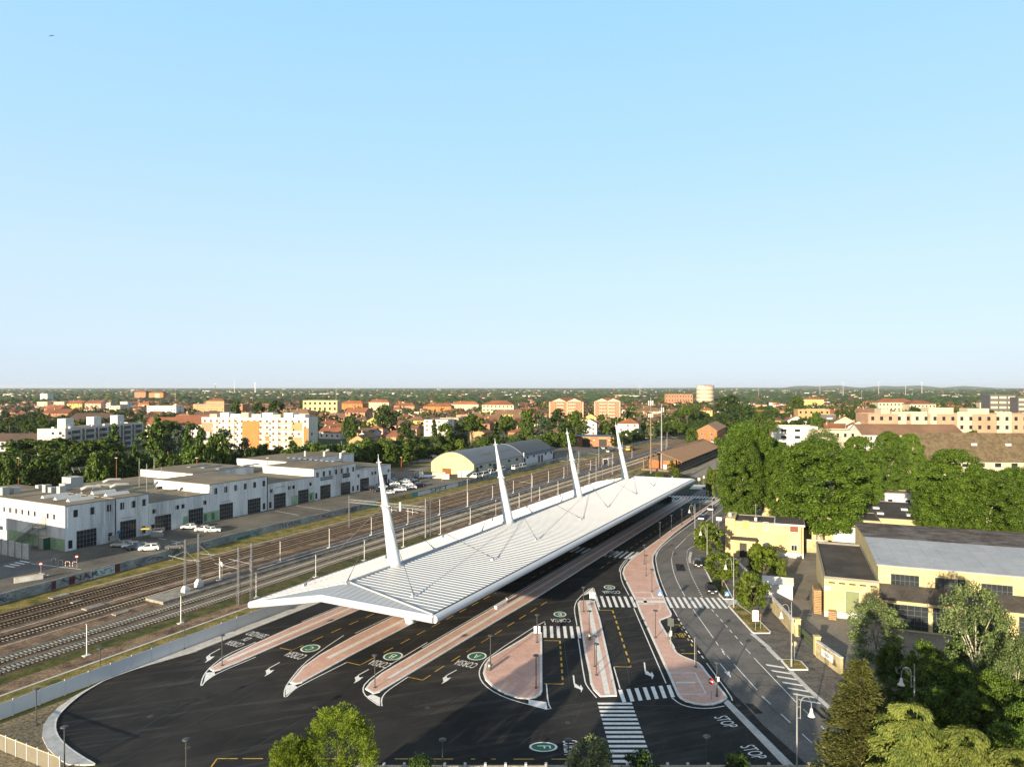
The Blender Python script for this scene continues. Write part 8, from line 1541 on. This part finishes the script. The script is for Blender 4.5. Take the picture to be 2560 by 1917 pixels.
# pines over the left town
n0 = 0
for i in range(70):
    px = rt_.uniform(-20, 500); Yy = rt_.uniform(490, 800); 
    x = (px - CX) / FPX * Yy
    if not free(x, Yy, 3): continue
    tree(rt_.choice(['pine', 'pine', 'dark', 'broad']), (x, Yy), rt_.uniform(9, 15), rt_.uniform(9, 15), 'tree crown among the roofs of the left town', 'trees in the left town')
for i in range(60):
    px = rt_.uniform(1680, 2600); Yy = rt_.uniform(500, 1000); x = (px - CX) / FPX * Yy
    if not free(x, Yy, 3): continue
    tree(rt_.choice(['pine', 'dark', 'dark', 'cedar_green']), (x, Yy), rt_.uniform(12, 19), rt_.uniform(10, 18), 'dark tree crown in the wooded quarter at upper right', 'trees of the wooded quarter')
while NT[0] < 297:
    px = rt_.uniform(560, 1700); Yy = rt_.uniform(540, 1000); x = (px - CX) / FPX * Yy
    if free(x, Yy, 2.5): tree(rt_.choice(['broad', 'dark', 'pine', 'conifer', 'broad']), (x, Yy), rt_.uniform(6, 11), rt_.uniform(6, 10), 'tree between the houses of the middle town', 'trees in the middle town')
# --- the mass of further trees, to the horizon
g = np.random.default_rng(77); Qs = clumps(g, 16, (4.4, 4.4, 1.5, 10), ell, 9, 1.5, .85); tvv = Qs.reshape(-1, 3); tff = [(4 * i, 4 * i + 1, 4 * i + 2, 4 * i + 3) for i in range(len(Qs))]
P = scatter(11500, 560, 1900, 1.3)
keep = []
OA = np.array([(a, b_, c) for a, b_, c in OCC])
for q_ in P:
    uu, vv = (Vector(q_) - P1).dot(U), (Vector(q_) - P1).dot(V)
    if -110 < vv < 45 and uu < 470: continue
    if np.any((OA[:, 0] - q_[0]) ** 2 + (OA[:, 1] - q_[1]) ** 2 < (OA[:, 2] * .75 + 2.5) ** 2): continue
    px_, py_ = CX + q_[0] / q_[1] * FPX, HOR + CAM_H * FPX / q_[1]
    if 880 < px_ < 2600 and py_ > 1105: continue
    if -100 < px_ < 1500 and q_[1] < 1100 and g.random() < .45: continue
    if 1880 < px_ < 1960 and py_ < 1030 and py_ > 990: continue
    if np.any((DH[:, 0] - q_[0]) ** 2 + (DH[:, 1] - q_[1]) ** 2 < 49): continue
    keep.append(q_)
P = np.array(keep); k = len(P); S = g.uniform(.5, 1.15, (k, 1)) * g.uniform(.85, 1.2, (k, 3))
mass('distant_trees', tvv, tff, P, S, g.uniform(0, 6.28, k), [LM['dark'], LM['broad'], LM['pine']], g.choice([0, 0, 1, 2], k), 'dark green mass of trees between the far houses', 'trees')
blob = [(math.cos(a) * r_, math.sin(a) * r_, z) for z, r_ in ((0, .8), (.45, 1.0), (.8, .6)) for a in [j * math.pi / 3 for j in range(6)]] + [(0, 0, 1)]
bf = [(i * 6 + j, i * 6 + (j + 1) % 6, (i + 1) * 6 + (j + 1) % 6, (i + 1) * 6 + j) for i in range(2) for j in range(6)] + [(12 + j, 12 + (j + 1) % 6, 18) for j in range(6)]
P = scatter(20000, 1500, 13000, 1.8); k = len(P); s0 = g.uniform(4, 9, k) * (1 + P[:, 1] / 6000); S = np.stack([s0 * g.uniform(.8, 2.4, k), s0, g.uniform(5, 13, k)], 1)
mass('distant_woods', blob, bf, P, S, g.uniform(-.4, .4, k), [LM['dark'], LM['broad'], mat('far_green', (.025, .045, .016), .9, .3, .02)], g.choice([0, 2, 2, 1], k), 'dark green tree lines across the plain to the horizon', 'woods')
# --- what shades the foreground: a stepped block of flats behind the viewer, another beyond the left edge
SA = R(SUN_AZ); sdv = Vector((math.sin(SA), math.cos(SA), 0)); snv = Vector((math.cos(SA), -math.sin(SA), 0))
def flats(name, label, wings):
    t = thing(name, label, 'apartments')
    for quad, h in wings:
        P4 = [sdv * a + snv * c for a, c in quad]; m = MB(); m.prism(P4, 0, h); m.build('wall', W_['cream'], t)
        m = MB(); m.prism(inset(P4, -.3), h + .003, h + .25); m.build('roof', roof_felt, t)
        a, b_ = P4[1], P4[2]; d = (b_ - a); n = Vector((-d.y, d.x, 0)).normalized(); n = n if n.dot(sdv) > 0 else -n
        for i in range(max(1, int(d.length / 3))):
            for f in range(int(h / 3)): link('window', win_single(1.2, 1.5, frame_w, glass_d), t, a + d * ((i + .5) / max(1, int(d.length / 3))) + Vector((0, 0, 1 + f * 3)), math.atan2(n.y, n.x) + math.pi / 2)
    return t
flats('apartment_block', 'stepped cream block of flats behind the viewer, its shadow lying over the yard', [([(0, -30.4), (16, -30.4), (28, -20), (4, -20)], 15.0), ([(-4, -20), (12, -20), (12, -9), (-4, -9)], 14.8)])
flats('apartment_block', 'cream block of flats beyond the left edge, shading the workshop gable', [([(36, -192), (50, -192), (50, -154), (36, -154)], 14.6)])
for a, c, h in ((22, -17, 14.6), (24, -13, 14.2), (26, -9, 13.4)): q_ = sdv * a + snv * c; tree('broad', (q_.x, q_.y), h, 5, 'leafy tree behind the viewer, seen only by its shadow', 'trees behind the viewer')
# ================================================================ HAZE
hm_ = bpy.data.materials.new('haze'); hm_.use_nodes = True; n_ = hm_.node_tree; n_.nodes.remove(n_.nodes['Principled BSDF']); pv_ = n_.nodes.new('ShaderNodeVolumePrincipled')
pv_.inputs['Color'].default_value = (.80, .88, .95, 1); pv_.inputs['Density'].default_value = 0.00003; pv_.inputs['Anisotropy'].default_value = 0.1
n_.links.new(pv_.outputs[0], n_.nodes['Material Output'].inputs['Volume'])
m = MB(); m.box(-17000, 17000, -500, 23000, -1, 95); o = m.build('haze', hm_); tag(o, 'thin pale summer haze over the plain', 'haze', None, 'stuff')
